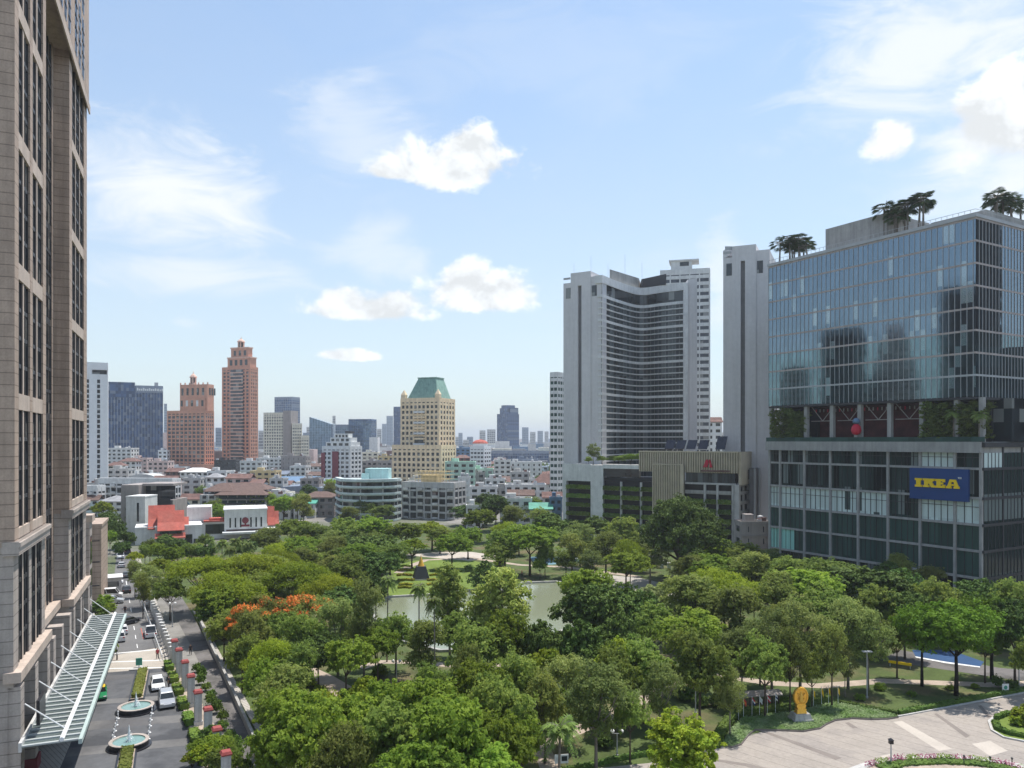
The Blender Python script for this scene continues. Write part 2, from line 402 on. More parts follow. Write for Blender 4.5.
# sports courts
structure('sports_court', MB().sheet(P((912,650),(950,650),(984,662),(980,667),(946,662.5),(916,657)), .020), K['court_blue'])
structure('court_line', MB().sheet(P((915,656.4),(916,657.6),(946,663.3),(980,667.6),(980,666.6),(946,661.9)), .026), K['paint'])
structure('tennis_court', MB().sheet(P((530,557),(572,555),(584,562),(536,566)), .020), K['court_teal'])
structure('court_line', MB().sheet(P((533,561.2),(578,558.2),(578.5,558.7),(533.3,561.8)), .026), K['paint'])
# plaza
structure('plaza', MB().sheet(P((590,800),(600,768),(650,763),(700,752),(735,741),(765,731),(835,719),(898,717),(940,709),(1030,692),(1100,684),(1300,800)), .012), K['plaza'])
structure('plaza_stripe', MB().sheet(P((893,722),(902,721),(952,749),(939,751)), .017), K['plaza_pale'])
structure('plaza_stripe', MB().sheet(P((972,744),(990,741),(1008,751),(990,756)), .017), K['plaza_pale'])
structure('plaza_stripe', MB().sheet(P((978,704),(986,703),(1010,713),(1003,714.5)), .017), K['plaza_pale'])
structure('plaza_stripe', MB().sheet(P((880,756),(890,754),(897,757.5),(888,760)), .017), K['plaza_pale'])
structure('plaza_joint', MB().sheet(P((758,730.5),(762,729.8),(842,758),(836,760)), .021), K['plaza_dark'])
structure('plaza_joint', MB().sheet(P((845,723),(849,722.4),(858,728),(853,728.6)), .021), K['plaza_dark'])
structure('plaza_joint', MB().sheet(P((934,714),(937,713.4),(970,736),(966,738)), .021), K['plaza_dark'])
structure('plaza_joint', MB().sheet(P((978,706),(981,705.4),(992,717),(988,718)), .021), K['plaza_dark'])
structure('plaza_joint', MB().sheet(P((690,757),(694,756),(750,764),(790,775),(784,778),(744,766)), .021), K['plaza_dark'])

# ================================================================ air, light, camera
SUN_AZ, SUN_EL = R(40), R(71)
sd = Vector((math.sin(SUN_AZ)*math.cos(SUN_EL), math.cos(SUN_AZ)*math.cos(SUN_EL), math.sin(SUN_EL)))
ld = bpy.data.lights.new('sun', 'SUN'); ld.energy = 3.2; ld.angle = R(.6); ld.color = (1,.95,.88)
lo = bpy.data.objects.new('sun', ld); COL.objects.link(lo); lo.rotation_euler = sd.to_track_quat('Z','Y').to_euler(); lo.location = (300,300,600)

hm = bpy.data.materials.new('haze_air'); hm.use_nodes = True; hn = hm.node_tree
hn.nodes.remove(hn.nodes['Principled BSDF'])
pv = N(hn, 'ShaderNodeVolumePrincipled'); pv.inputs['Color'].default_value = (.86,.92,1,1); pv.inputs['Density'].default_value = HAZE = 1.5e-4
pv.inputs['Anisotropy'].default_value = .25
hn.links.new(pv.outputs[0], hn.nodes['Material Output'].inputs['Volume'])
tag(MB().box(-12500,12500,-700,14500,-1,190).build('haze', hm), kind='stuff')

w = bpy.data.worlds.new('World'); scn.world = w; w.use_nodes = True; nt = w.node_tree
bg = nt.nodes['Background']; sky = N(nt, 'ShaderNodeTexSky', sky_type='NISHITA', sun_disc=False, sun_elevation=SUN_EL, sun_rotation=SUN_AZ, air_density=1.0, dust_density=.7, ozone_density=1.3)
SKY = .13
gen = N(nt, 'ShaderNodeTexCoord').outputs['Generated']
sep = N(nt, 'ShaderNodeSeparateXYZ'); nt.links.new(gen, sep.inputs[0])
az = mth(nt, 'ARCTAN2', sep.outputs[0], sep.outputs[1])
hyp = mth(nt, 'SQRT', mth(nt, 'ADD', mth(nt,'MULTIPLY',sep.outputs[0],sep.outputs[0]), mth(nt,'MULTIPLY',sep.outputs[1],sep.outputs[1])))
el = mth(nt, 'ARCTAN2', sep.outputs[2], hyp)
def ang(px, py):
    x, z = (px-512)/F, (HY-py)/F
    return math.atan2(x, 1), math.atan2(z, math.hypot(x, 1))
cv = N(nt, 'ShaderNodeCombineXYZ'); nt.links.new(az, cv.inputs[0]); nt.links.new(el, cv.inputs[1])
nz = noise(nt, scalev(nt, cv.outputs[0], (1,1.35,1)), 13, 8, .58, .3)      # billow
of_ = N(nt, 'ShaderNodeVectorMath', operation='ADD'); nt.links.new(cv.outputs[0], of_.inputs[0]); of_.inputs[1].default_value = (.016,.020,0); N_off = of_.outputs[0]
nz2 = noise(nt, scalev(nt, cv.outputs[0], (1,1.25,1)), 42, 5, .6)
nzw = noise(nt, scalev(nt, cv.outputs[0], (1,2.6,1)), 5.5, 8, .62, 1.1)   # wisps
nsum = mth(nt, 'ADD', mth(nt, 'MULTIPLY', mth(nt,'SUBTRACT',nz,.5), 1.75), mth(nt,'MULTIPLY',mth(nt,'SUBTRACT',nz2,.5),.55))
def blob(px, py, hw, hh, below=1.0):
    a0, e0 = ang(px, py); wa = hw/F; ha = hh/F
    da = mth(nt, 'DIVIDE', mth(nt,'SUBTRACT',az,a0), wa)
    de = mth(nt, 'DIVIDE', mth(nt,'SUBTRACT',el,e0), ha)
    if below != 1.0: de = mth(nt, 'MAXIMUM', de, mth(nt, 'MULTIPLY', de, -below) if False else mth(nt,'MULTIPLY',de,-below))
    return mth(nt, 'SUBTRACT', 1, mth(nt,'SQRT', mth(nt,'ADD', mth(nt,'MULTIPLY',da,da), mth(nt,'MULTIPLY',de,de)))), de
def smooth(v, a, b):
    n = N(nt, 'ShaderNodeMapRange', interpolation_type='SMOOTHSTEP'); nt.links.new(v, n.inputs[0]); n.inputs[1].default_value = a; n.inputs[2].default_value = b
    return n.outputs[0]
cum = None; hgt = None
for a in ((455,172,84,40,1.9),(470,158,46,34,1.6),(400,172,42,18,1.8),(362,312,80,26,2.4),(342,304,36,24,2.2),(484,300,72,38,2.6),(468,282,34,28,2.),(350,356,38,9,1.6),(893,142,28,24,1.2),(1002,122,50,40,1.0),(1030,100,46,46,1.0)):
    b, de = blob(*a)
    cum = b if cum is None else mth(nt, 'MAXIMUM', cum, b)
fld = mth(nt, 'ADD', cum, nsum)
calpha = smooth(fld, .06, .46)
cden = smooth(fld, .2, 1.3)
wsp = None
for a, st in (((165,190,115,80),.95),((185,275,130,26),.65),((930,50,170,70),.85),((355,130,75,60),.45),((375,250,70,34),.45),((985,190,130,120),.5),((965,165,60,60),.9),((1010,180,70,60),.9),((182,322,20,8),.4),((560,60,260,60),.12),((640,320,120,90),.10),((722,285,26,70),.55)):
    b, _ = blob(*a)
    v = mth(nt, 'MULTIPLY', smooth(mth(nt,'ADD',b,mth(nt,'MULTIPLY',mth(nt,'SUBTRACT',nzw,.5),2.6)), .0, 1.0), st)
    wsp = v if wsp is None else mth(nt, 'MAXIMUM', wsp, v)
veil = mth(nt, 'MULTIPLY', smooth(el, .55, -.02), .42)          # thin high veil, thicker to the horizon
veil = mth(nt, 'ADD', veil, .20)
veil = mth(nt, 'ADD', veil, mth(nt,'MULTIPLY', mth(nt,'SUBTRACT',nzw,.5), .12))
def lit(v):  # cloud radiance in the units of the sky texture
    return (v*.94, v*.975, v*1.0)
tint = N(nt,'ShaderNodeVectorMath',operation='MULTIPLY'); nt.links.new(sky.outputs[0], tint.inputs[0]); tint.inputs[1].default_value = (.80,.90,.91)
c1 = mixcol(nt, veil, tint.outputs[0], lit(3.6))
c2 = mixcol(nt, wsp, c1, lit(4.7))
nzs = noise(nt, scalev(nt, N_off, (1,1.35,1)), 13, 8, .58, .3)
relief = mth(nt, 'MULTIPLY', mth(nt, 'SUBTRACT', nz, nzs), 4.5)
ccol = mixcol(nt, mth(nt,'ADD', mth(nt,'ADD', relief, .52), mth(nt,'MULTIPLY',mth(nt,'SUBTRACT',nz2,.5),.8), clamp=True), lit(3.9), lit(5.3))
c3 = mixcol(nt, calpha, c2, ccol)
nt.links.new(c3, bg.inputs['Color']); bg.inputs['Strength'].default_value = SKY

cd = bpy.data.cameras.new('camera'); cd.sensor_width = 36; cd.lens = F/1024*36; cd.shift_y = (HY-384)/1024; cd.clip_start = .5; cd.clip_end = 40000
co = bpy.data.objects.new('camera', cd); COL.objects.link(co); co.location = (0,0,HC); co.rotation_euler = (R(90),0,0); scn.camera = co
scn.view_settings.view_transform = 'Standard'; scn.view_settings.look = 'None'; scn.view_settings.exposure = .80; scn.view_settings.gamma = 1
scn.render.engine = 'CYCLES'
cy = scn.cycles; cy.use_denoising = True; cy.max_bounces = 6; cy.diffuse_bounces = 4; cy.glossy_bounces = 3; cy.transmission_bounces = 4; cy.volume_bounces = 0; cy.transparent_max_bounces = 4
cy.use_adaptive_sampling = True; cy.adaptive_threshold = .015; cy.sample_clamp_indirect = 6; cy.caustics_reflective = False; cy.caustics_refractive = False
# ================================================================ brown stone tower beside the street
def stone_tower():
    rz = math.atan2(1, -.42)
    t = thing('stone_tower', 'tall brown stone tower with paired window strips rising beside the street and canopy', 'tower', (-47.8,74,0), rz)
    E = 118
    w = MB()   # bulk of the walls, set behind the window plane
    w.box(0,17.6,.9,30,24.7,E); w.box(17.6,36.9,2.6,30,12,E); w.box(36.9,57,.9,30,24.7,E)
    w.box(0,17.6,.9,30,0.02,24.7,1); w.box(36.9,57,.9,30,0.02,24.7,1); w.box(17.6,36.9,3.6,30,0.02,12,1)
    # near block: end pier, piers and bands
    for (a, b) in ((0,1.9),(7.9,9.3),(15.7,17.6)): w.box(a,b,0,.9,24.7,E)
    for (a, b) in ((36.9,39.6),(53.2,57)): w.box(a,b,0,.9,24.7,E)
    bands = [24.7, 38.0, 50.9, 63.8, 76.7, 89.6, 102.5]
    for z in bands:
        for a, b in ((1.9,7.9),(9.3,15.7),(39.6,53.2)): w.box(a,b,.03,.9,z if z > 25 else z+.6,z+1.6,2)
    # base storeys
    for (a, b) in ((0,2.4),(7.9,9.3),(15.6,17.6),(36.9,39.6),(53.2,57)): w.box(a,b,.1,.9,.02,24.7,1)
    for (a, b) in ((17.6,19.4),(24.2,24.9),(29.8,30.5),(35.3,36.9)): w.box(a,b,1.9,2.6,12.8,E)
    # oversailing top storeys with soffit
    w.box(-.1,57.05,-.3,-.005,89.6,E,0); w.box(-.1,57.1,-.5,-.3,88.6,89.9,2); w.box(17.6,36.9,0,2.6,89.6,E)
    w.build('wall', [K['brown_stone'], K['grey_stone'], K['beige_stone']], t)
    for a, b, y in ((-.3,17.8,-.4),(36.7,57.1,-.4)): MB().box(a,b,y,1,23.9,25.2).box(a,b,y-.15,y,24.7,25.15).build('ledge', K['grey_stone'], t)
    for a, b, y in ((-.4,18.0,-.6),(18.0,36.5,1.0),(36.5,57.2,-.6)): MB().box(a,b,y,3.5 if y > 0 else .9,11.7,12.7).build('ledge', K['beige_stone'], t)
    # windows: each strip between two bands is one window with its glazing bars
    def window(a, b, z0, z1, y, rows):
        y = y-.32 if y < 1 else y-.2
        m = MB().box(a,b,y,y+.08,z0,z1).build('window', K['tower_glass'], t)
        g = MB(); n = rows
        for i in range(1, n): zz = z0+(z1-z0)*i/n; g.box(a,b,y-.08,y-.002,zz-.20,zz+.20)
        g.box((a+b)/2-.05,(a+b)/2+.05,y-.10,y-.003,z0,z1)
        g.box(a,a+.09,y-.12,y-.004,z0,z1); g.box(b-.09,b,y-.12,y-.004,z0,z1)
        g.build('glazing_bar', K['dark_metal'], m)
    mul = MB()
    strips = ((1.9,4.6),(5.2,7.9),(9.3,12.2),(12.8,15.7))
    for i, z in enumerate(bands):
        z1 = bands[i+1] if i+1 < len(bands) else E
        for a, b in strips:
            window(a,b,z+1.6,z1,.62,4)
        for k in range(3): window(39.6+k*4.6+ (.25 if k else 0), 39.6+(k+1)*4.6-.2 - (.05 if k<2 else 0), z+1.6, z1, .62, 4)
        for a, b in ((4.6,5.2),(12.2,12.8)): mul.box(a,b,.10,.7,z+1.6,z1)
        for k in (1,2): mul.box(39.6+k*4.6-.2,39.6+k*4.6+.25,.10,.7,z+1.6,z1)
    for a, b in ((4.85,5.45),(12.2,12.8)): mul.box(a,b,.2,.9,12.7,23.6)
    for k in (1,2): mul.box(39.6+k*4.6-.2,39.6+k*4.6+.25,.2,.9,12.7,23.6)
    mul.build('mullion', K['beige_stone'], t)
    for a, b in ((2.4,4.85),(5.45,7.9),(9.3,12.2),(12.8,15.6)): window(a,b,12.7,23.6,.65,4)
    for k in range(3): window(39.6+k*4.6+(.25 if k else 0), 39.6+(k+1)*4.6-.2-(.05 if k<2 else 0), 12.7, 23.6, .65, 4)
    for a, b in ((19.4,24.2),(24.9,29.8),(30.5,35.3)):
        for z in (12.8, 25.7, 38.6, 51.5, 64.4, 77.3): window(a,b,z,z+12.0,2.3,4)
        for z in (24.8,37.7,50.6,63.5,76.4): 
            MB().box(a,b,2.1,2.6,z,z+.9).build('spandrel', K['dark_metal'], t)
    for k, (a, b) in enumerate(((19,21),(22.6,24.6),(26.2,28.2),(29.8,31.8),(33.4,35.4),(40,42.4),(44,46.4),(48,50.4))):
        for z in (91.2,101.4): 
            m = MB().box(a,b,-.34,-.31,z,z+9).build('window', K['dark_glass'], t)
            g = MB()
            for i in range(1,5): g.box(a,b,-.40,-.362,z+i*1.8-.12,z+i*1.8+.12)
            g.box((a+b)/2-.06,(a+b)/2+.06,-.41,-.363,z,z+9); g.build('glazing_bar', K['dark_metal'], m)
    # arcade at street level
    for x in (.9, 8.6, 16.2, 20.5, 27, 34, 38, 45.5, 55):
        MB().box(x-.9,x+.9,-.5,.6 if not 18<x<36 else 2.2,.02,11.2).box(x-1.1,x+1.1,-.7,.75 if not 18<x<36 else 2.4,.02,1.4,1).build('column', [K['grey_stone'], K['maroon']], t)
    for a, b in ((1.9,7.6),(9.6,15.2),(21.5,26),(28,33),(39,44.5),(46.5,54)):
        y = .82 if not 18<a<36 else 3.5
        m = MB().box(a,b,y-.06,y-.01,.3,8.8).build('shopfront', K['dark_glass'], t)
        g = MB(); g.box(a,b,y-.14,y-.062,4.2,4.5); g.box((a+b)/2-.06,(a+b)/2+.06,y-.15,y-.063,.3,4.2); g.build('glazing_bar', K['dark_metal'], m)
    # stepped lower wing at the far end
    wg = MB().box(57.02,60.5,-.4,20,.02,21.5,0).box(57.02,60.8,-.8,20,21.5,22.6,1).box(98,112,1.7,22,.02,16.6,2).box(97.8,112.2,1.5,22.2,16.6,17.2,2)
    wg.build('wing', [K['grey_stone'], K['beige_stone'], K['brown_stone']], t)
    for z in (3,9,14.5): MB().box(57.6,59.9,-.47,-.41,z,z+4.6).build('window', K['tower_glass'], t)
    for z in (4,9,13.5): MB().box(97.9,97.99,2,21,z,z+.2).build('panel_joint', K['dark_metal'], t)
    MB().box(1.2,4.6,-1.9,-1.6,6.9,9.3).build('hanging_sign', K['black_glossy'], t)
    # glass canopy on steel ribs, hung on rods: fixed to the tower
    c = MB()
    x0, x1, zc = -1.2, 57.5, 5.7
    c.box(x0,x1,-5.5,-.75,zc,zc+.06)
    ca = c.build('canopy', K['canopy_glass'], t)
    r = MB(); n = 40
    for i in range(n+1):
        x = x0 + (x1-x0-.16)*i/n; r.box(x,x+.34,-5.5,-.8,zc+.065,zc+.20)
    r.build('canopy_rib', K['canopy_white'], ca)
    MB().tube([(x0-.1,-4.1,zc+.38),(x1+.1,-4.1,zc+.38)],.22,8).build('canopy_beam', K['white_metal'], ca)
    MB().box(x0-.1,x1+.1,-5.85,-5.52,zc-.3,zc+.18).build('canopy_edge', K['canopy_edge'], ca)
    MB().box(x0,x1,-.78,-.5,zc-.4,zc+.5).build('gutter', K['pale_concrete'], ca)
    for i in range(8):
        x = x0+2+(x1-x0-5)*i/7
        MB().tube([(x,-.7,zc+3.6),(x+.6,-4.1,zc+.5)],.07,6).build('canopy_rod', K['white_metal'], ca)
    return t
stone_tower()

# ================================================================ glass office block over a shopping centre
def mall():
    rz = math.atan2(-.86, .51)
    t = thing('glass_building', 'blue glass office block above a concrete framed shopping centre with blue wall sign', 'building', (72,216,0), rz)
    L, D = 56.5, 48
    Zs = [5.0, 10.9, 16.6, 22.4, 28.8, 34.2]
    colx = [0.35, 4, 12, 20, 28, 36, 44, 52, 57.6]
    # inner core and floors (behind the glass)
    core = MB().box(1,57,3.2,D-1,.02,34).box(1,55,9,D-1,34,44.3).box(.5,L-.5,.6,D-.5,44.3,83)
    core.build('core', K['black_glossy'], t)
    for x in colx: MB().box(x-.28,x+.28,-.25,.45,.02,34.2).build('column', K['mall_concrete'], t)
    for y in (8,16,24,32,40): MB().box(57.9,58.2,y-.2,y+.2,.02,34.2).build('column', K['dark_metal'], t)
    for i, z in enumerate(Zs[:-1]):
        MB().box(0,57.8,-.15,.5,z-.32,z+.2).box(0,.5,.5,D,z-.32,z+.2).build('floor_slab', K['mall_concrete'], t); MB().box(57.85,58.3,-.1,D,z-.4,z+.2).build('floor_slab', K['dark_metal'], t)
    MB().box(-.3,57.9,-.9,D,32.2,34.6).build('floor_slab', K['mall_concrete'], t); MB().box(57.9,58.6,-.2,D,33.4,34.5).build('floor_slab', K['dark_metal'], t)
    zz = [.1]+Zs
    for i in range(6):
        z0 = zz[i]+(.2 if i else 0); z1 = zz[i+1]-.32 if i < 5 else 32.2
        for b in range(8):
            a0, a1 = colx[b]+.28, colx[b+1]-.28
            mk_ = 'shop_glass'
            if i == 3: mk_ = ('shop_blind','shop_blind','shop_blind','shop_blind','shop_blind','shop_glass','shop_blind','shop_blind')[b]
            if i == 1: mk_ = 'shop_teal' if b == 0 else 'shop_green'
            if i == 2: mk_ = 'shop_green'
            if i == 5 and b == 6: mk_ = 'shop_blind'
            if i == 4 and b in (0,1): mk_ = 'shop_teal' if False else 'shop_glass'
            wv = MB().box(a0,a1,.3,.36,z0,z1).build('window', K[mk_], t)
            if i == 1 and b == 1: MB().box(a0,a0+4.2,.22,.28,z0,z1).build('window', K['shop_teal'], t)
            n = 5 if a1-a0 > 6 else 3
            g = MB()
            for k in range(1,n): g.box(a0+(a1-a0)*k/n-.05,a0+(a1-a0)*k/n+.05,.16,.297,z0,z1)
            if i in (3,5): g.box(a0,a1,.14,.296,z0+(z1-z0)*.68-.05,z0+(z1-z0)*.68+.05)
            g.build('glazing_bar', K['dark_metal'], wv)
        # side facing the road
        for b, (y0, y1) in enumerate(((.5,7.6),(8.4,15.6),(16.4,23.6),(24.4,31.6),(32.4,39.6))):
            wv = MB().box(57.98,58.04,y0,y1,z0,z1).build('window', K['shop_blind'] if (i == 5 and b == 0) else K['shop_glass'], t)
            g = MB()
            for k in range(1,5): g.box(58.042,58.16,y0+(y1-y0)*k/5-.05,y0+(y1-y0)*k/5+.05,z0,z1)
            g.build('glazing_bar', K['dark_metal'], wv)
    # open terrace storey: columns, dark red back wall, steel braces
    MB().box(12.2,43.6,6,6.3,34.62,44.25).build('terrace_wall', K['terrace_red'], t)
    for x in colx[:-1]+[57.4]: MB().box(x-.5,x+.5,.4,1.4,34.62,44.3).build('terrace_column', K['mall_concrete'], t)
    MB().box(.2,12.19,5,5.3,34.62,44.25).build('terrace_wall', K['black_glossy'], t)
    br = MB()
    for a, b in zip(colx[2:6], colx[3:7]):
        br.tube([(a+.6,2.2,43.8),((a+b)/2,2.2,40)],.11,5); br.tube([(b-.6,2.2,43.8),((a+b)/2,2.2,40)],.11,5); br.tube([(a+.5,2.2,40),(b-.5,2.2,40)],.1,5)
    br.build('brace', K['taupe'], t)
    MB().box(-.2,58.8,-.8,-.74,34.6,35.7).build('balustrade', K['shop_green'], t)
    for i in range(26):
        x = 12.6+i*1.2; MB().tube([(x,4,42.4),(x,4,43.2)],.16,6).build('pendant_lamp', K['taupe' if i%3 else 'sign_red'], t)
    MB().box(44.3,58.9,10,D,34.62,44.3).build('terrace_wall', K['dark_glass'], t)
    # curtain wall: one band of glass per storey, with spandrel strips and fins
    n = 8; h = (83.4-44.4)/n
    bands = []
    for i in range(n):
        z0, z1 = 44.4+h*i, 44.4+h*(i+1)
        b = MB().ring(0,L,0,D,z0+.12,z1-.32,.25).build('glass_band', K['mall_glass' if i > 2 else 'mall_low_glass'], t)
        g = MB(); k = 0
        x = 0.0
        while x < L: g.box(x-.045,x+.045,-.12,-.002,z0,z1); x += 1.333
        y = 1.3
        while y < D: g.box(L+.002,L+.12,y-.045,y+.045,z0,z1); y += 1.333
        g.build('glass_fin', K['grey_metal'], b)
        MB().ring(-.06,L+.06,-.06,D+.06,z1-.32,z1+.12,.3).build('spandrel', K['mall_band' if i else 'grey_metal'], t)
    MB().box(0,L,.0,D,43.9,44.4).build('soffit', K['dark_metal'], t)
    MB().ring(-.3,L+.3,-.3,D+.3,83.55,84.3,.5).build('parapet', K['grey_metal'], t)
    rl = MB(); rl.box(-.1,L+.1,-.15,-.1,85.2,85.28)
    for i in range(44): rl.box(i*1.29-.03,i*1.29+.03,-.16,-.09,84.3,85.2)
    rl.box(L,L+.05,0,D,85.2,85.28); rl.build('railing', K['grey_metal'], t)
    MB().box(15.5,33,4,22,83.0,91.0).box(43,55.5,6,30,83.7,86.3).build('plant_room', K['concrete'], t)
    MB().box(.8,L-.8,.8,D-.8,82.8,83.6).build('roof', K['grey_roof'], t)
    MB().tube([(29,10,91),(29,10,96)],.08,6).build('aerial', K['grey_metal'], t)
    # dark vertical service strip by the corner
    return t, rz
MALL, MRZ = mall()
def mall_pt(x, y, z): return Matrix.Rotation(MRZ, 4, 'Z') @ Vector((x, y, z)) + Vector((72,216,0))
# wall sign
sg = thing('wall_sign', 'large blue rectangular sign with bold yellow letters on the shopping centre front', 'sign', mall_pt(48.7,-.55,25.0), MRZ)
MB().box(-6.7,6.7,-.35,.25,-3.55,3.55).build('panel', K['sign_blue'], sg)
def letters(mb, x, z, h, glyphs, y=-.62, d=.26, s=1.0):
    for gl, wd, polys in glyphs:
        for poly in polys:
            n = len(poly); pts = [(x+a*h*s, z+b*h) for a, b in poly]
            ar = sum(pts[i][0]*pts[(i+1)%n][1]-pts[(i+1)%n][0]*pts[i][1] for i in range(n))
            if ar < 0: pts = pts[::-1]
            mb.add([(p[0],y,p[1]) for p in pts]+[(p[0],y+d,p[1]) for p in pts],
                   [tuple(range(n)), tuple(range(2*n-1,n-1,-1))]+[((i+1)%n,i,n+i,n+(i+1)%n) for i in range(n)])
        x += wd*h*s
    return x
GI = ('I', .72, [[(0,0),(.62,0),(.62,.24),(.50,.24),(.50,.76),(.62,.76),(.62,1),(0,1),(0,.76),(.12,.76),(.12,.24),(0,.24)]])
GK = ('K', 1.06, [[(0,0),(.55,0),(.55,.24),(.44,.24),(.44,.38),(.52,.46),(.70,0),(1.04,0),(1.04,.24),(.95,.24),(.78,.60),(.92,.76),(1.0,.76),(1.0,1),(.62,1),(.44,.72),(.44,.76),(.55,.76),(.55,1),(0,1),(0,.76),(.10,.76),(.10,.24),(0,.24)]])
GE = ('E', .92, [[(0,0),(.84,0),(.84,.36),(.62,.36),(.58,.24),(.46,.24),(.46,.40),(.66,.40),(.66,.62),(.46,.62),(.46,.76),(.58,.76),(.62,.66),(.82,.66),(.82,1),(0,1),(0,.76),(.11,.76),(.11,.24),(0,.24)]])
GA = ('A', 1.1, [[(0,0),(.44,0),(.44,.22),(.37,.22),(.40,.32),(.40,.50),(.46,.72),(.62,.72),(.78,1),(.30,1),(.08,.24),(0,.24)],
                  [(.40,.30),(.68,.30),(.64,.48),(.42,.48)],
                  [(.62,0),(1.08,0),(1.08,.24),(1.0,.24),(.78,1),(.62,.72),(.70,.22),(.62,.22)]])
lb = MB(); letters(lb, -5.3, -.75, 1.98, [GI,GK,GE,GA], s=1.36)
lb.build('lettering', K['sign_yellow'], sg)
tmk = MB(); tmk.box(4.55,4.85,-.6,-.36,1.72,1.8); tmk.box(4.67,4.73,-.6,-.36,1.42,1.72); tmk.box(4.95,5.0,-.6,-.36,1.42,1.8); tmk.box(5.2,5.25,-.6,-.36,1.42,1.8); tmk.box(5.0,5.2,-.6,-.36,1.66,1.74)
tmk.build('trade_mark', K['white_clean'], sg)
# round red ornament on the terrace edge
o = thing('inflatable', 'round red inflatable with dark cap on the open terrace rail', 'inflatable', mall_pt(27.6,-.2,36.2), MRZ); o.scale = (.72,.72,.72)
MB().box(-.5,.5,-.5,.5,-2.2,.1).build('stand', K['concrete'], o)
MB().lathe([(.3,0),(1.3,.5),(1.75,1.6),(1.5,2.9),(.9,3.7),(.5,3.9)],14).build('body', K['sign_red'], o, True)
MB().lathe([(.6,3.9),(1.15,4.3),(1.2,5.0),(.8,5.7),(.1,6.0)],14).build('cap', K['blue_roof'], o, True)

# ================================================================ concave hotel slab tower
def smoothpath(ctrl, n):
    """Catmull-Rom through plan points"""
    c = [Vector(p) for p in ctrl]; c = [c[0]*2-c[1]] + c + [c[-1]*2-c[-2]]; out = []
    for i in range(1, len(c)-2):
        for k in range(n):
            t = k/n; p0, p1, p2, p3 = c[i-1:i+3]
            out.append(.5*((2*p1)+(p2-p0)*t+(2*p0-5*p1+4*p2-p3)*t*t+(3*p1-p0-3*p2+p3)*t**3))
    out.append(c[-2]); return out
def band(mb, pts, dback, z0, z1, m=0):
    """strip of a curved front: from the plan curve back by dback (positive = into the building)"""
    n = len(pts); vs = []
    for i, p in enumerate(pts):
        d = (pts[min(i+1,n-1)]-pts[max(i-1,0)]).normalized(); nb = Vector((-d.y, d.x))
        q = p + nb*dback
        vs += [(p.x,p.y,z0),(q.x,q.y,z0),(q.x,q.y,z1),(p.x,p.y,z1)]
    fs = []
    for i in range(n-1):
        a, b = i*4, i*4+4
        for k in range(4): fs.append((a+k,a+(k+1)%4,b+(k+1)%4,b+k)[::-1])
    fs += [(0,1,2,3), tuple((n-1)*4+k for k in (3,2,1,0))]
    mb.add(vs, fs, m); return mb
def slab_end(t, x0, y0, x1, y1, depth, zt, k=14):
    """windowless end of a slab block, with a raised middle and a recessed dark groove"""
    a = Vector((x0,y0)); b = Vector((x1,y1)); u = (b-a).normalized(); v = Vector((-u.y,u.x)); W = (b-a).length
    def rect(mb, f0, f1, d0, d1, z0, z1, m=0):
        p = [a+u*W*f0+v*d0, a+u*W*f1+v*d0, a+u*W*f1+v*d1, a+u*W*f0+v*d1]; mb.prism([q[:] for q in p], z0, z1, m)
    mb = MB()
    rect(mb, 0, .20, .35, depth, .02, zt-1.5); rect(mb, .20, .385, 0, depth, .02, zt+2); rect(mb, .48, .715, 0, depth, .02, zt+2)
    rect(mb, .385, .48, 0, depth, zt-3, zt+2); rect(mb, .715, 1, .35, depth, .02, zt)
    rect(mb, .385, .48, 1.0, depth, .02, zt-3, 1)
    mb.build('end_wall', [K['hotel_grey'], K['hotel_groove']], t)
    for f0, f1 in ((.07,.19),(.735,.86)):
        q = MB(); rect(q, f0, f1, .26, .348, zt-7.4, zt-3.4); q.build('window', K['dark_glass'], t)
    rl = MB()
    rect(rl, 0, .18, .4, .5, zt-.2, zt+.6); rl.build('railing', K['grey_metal'], t)
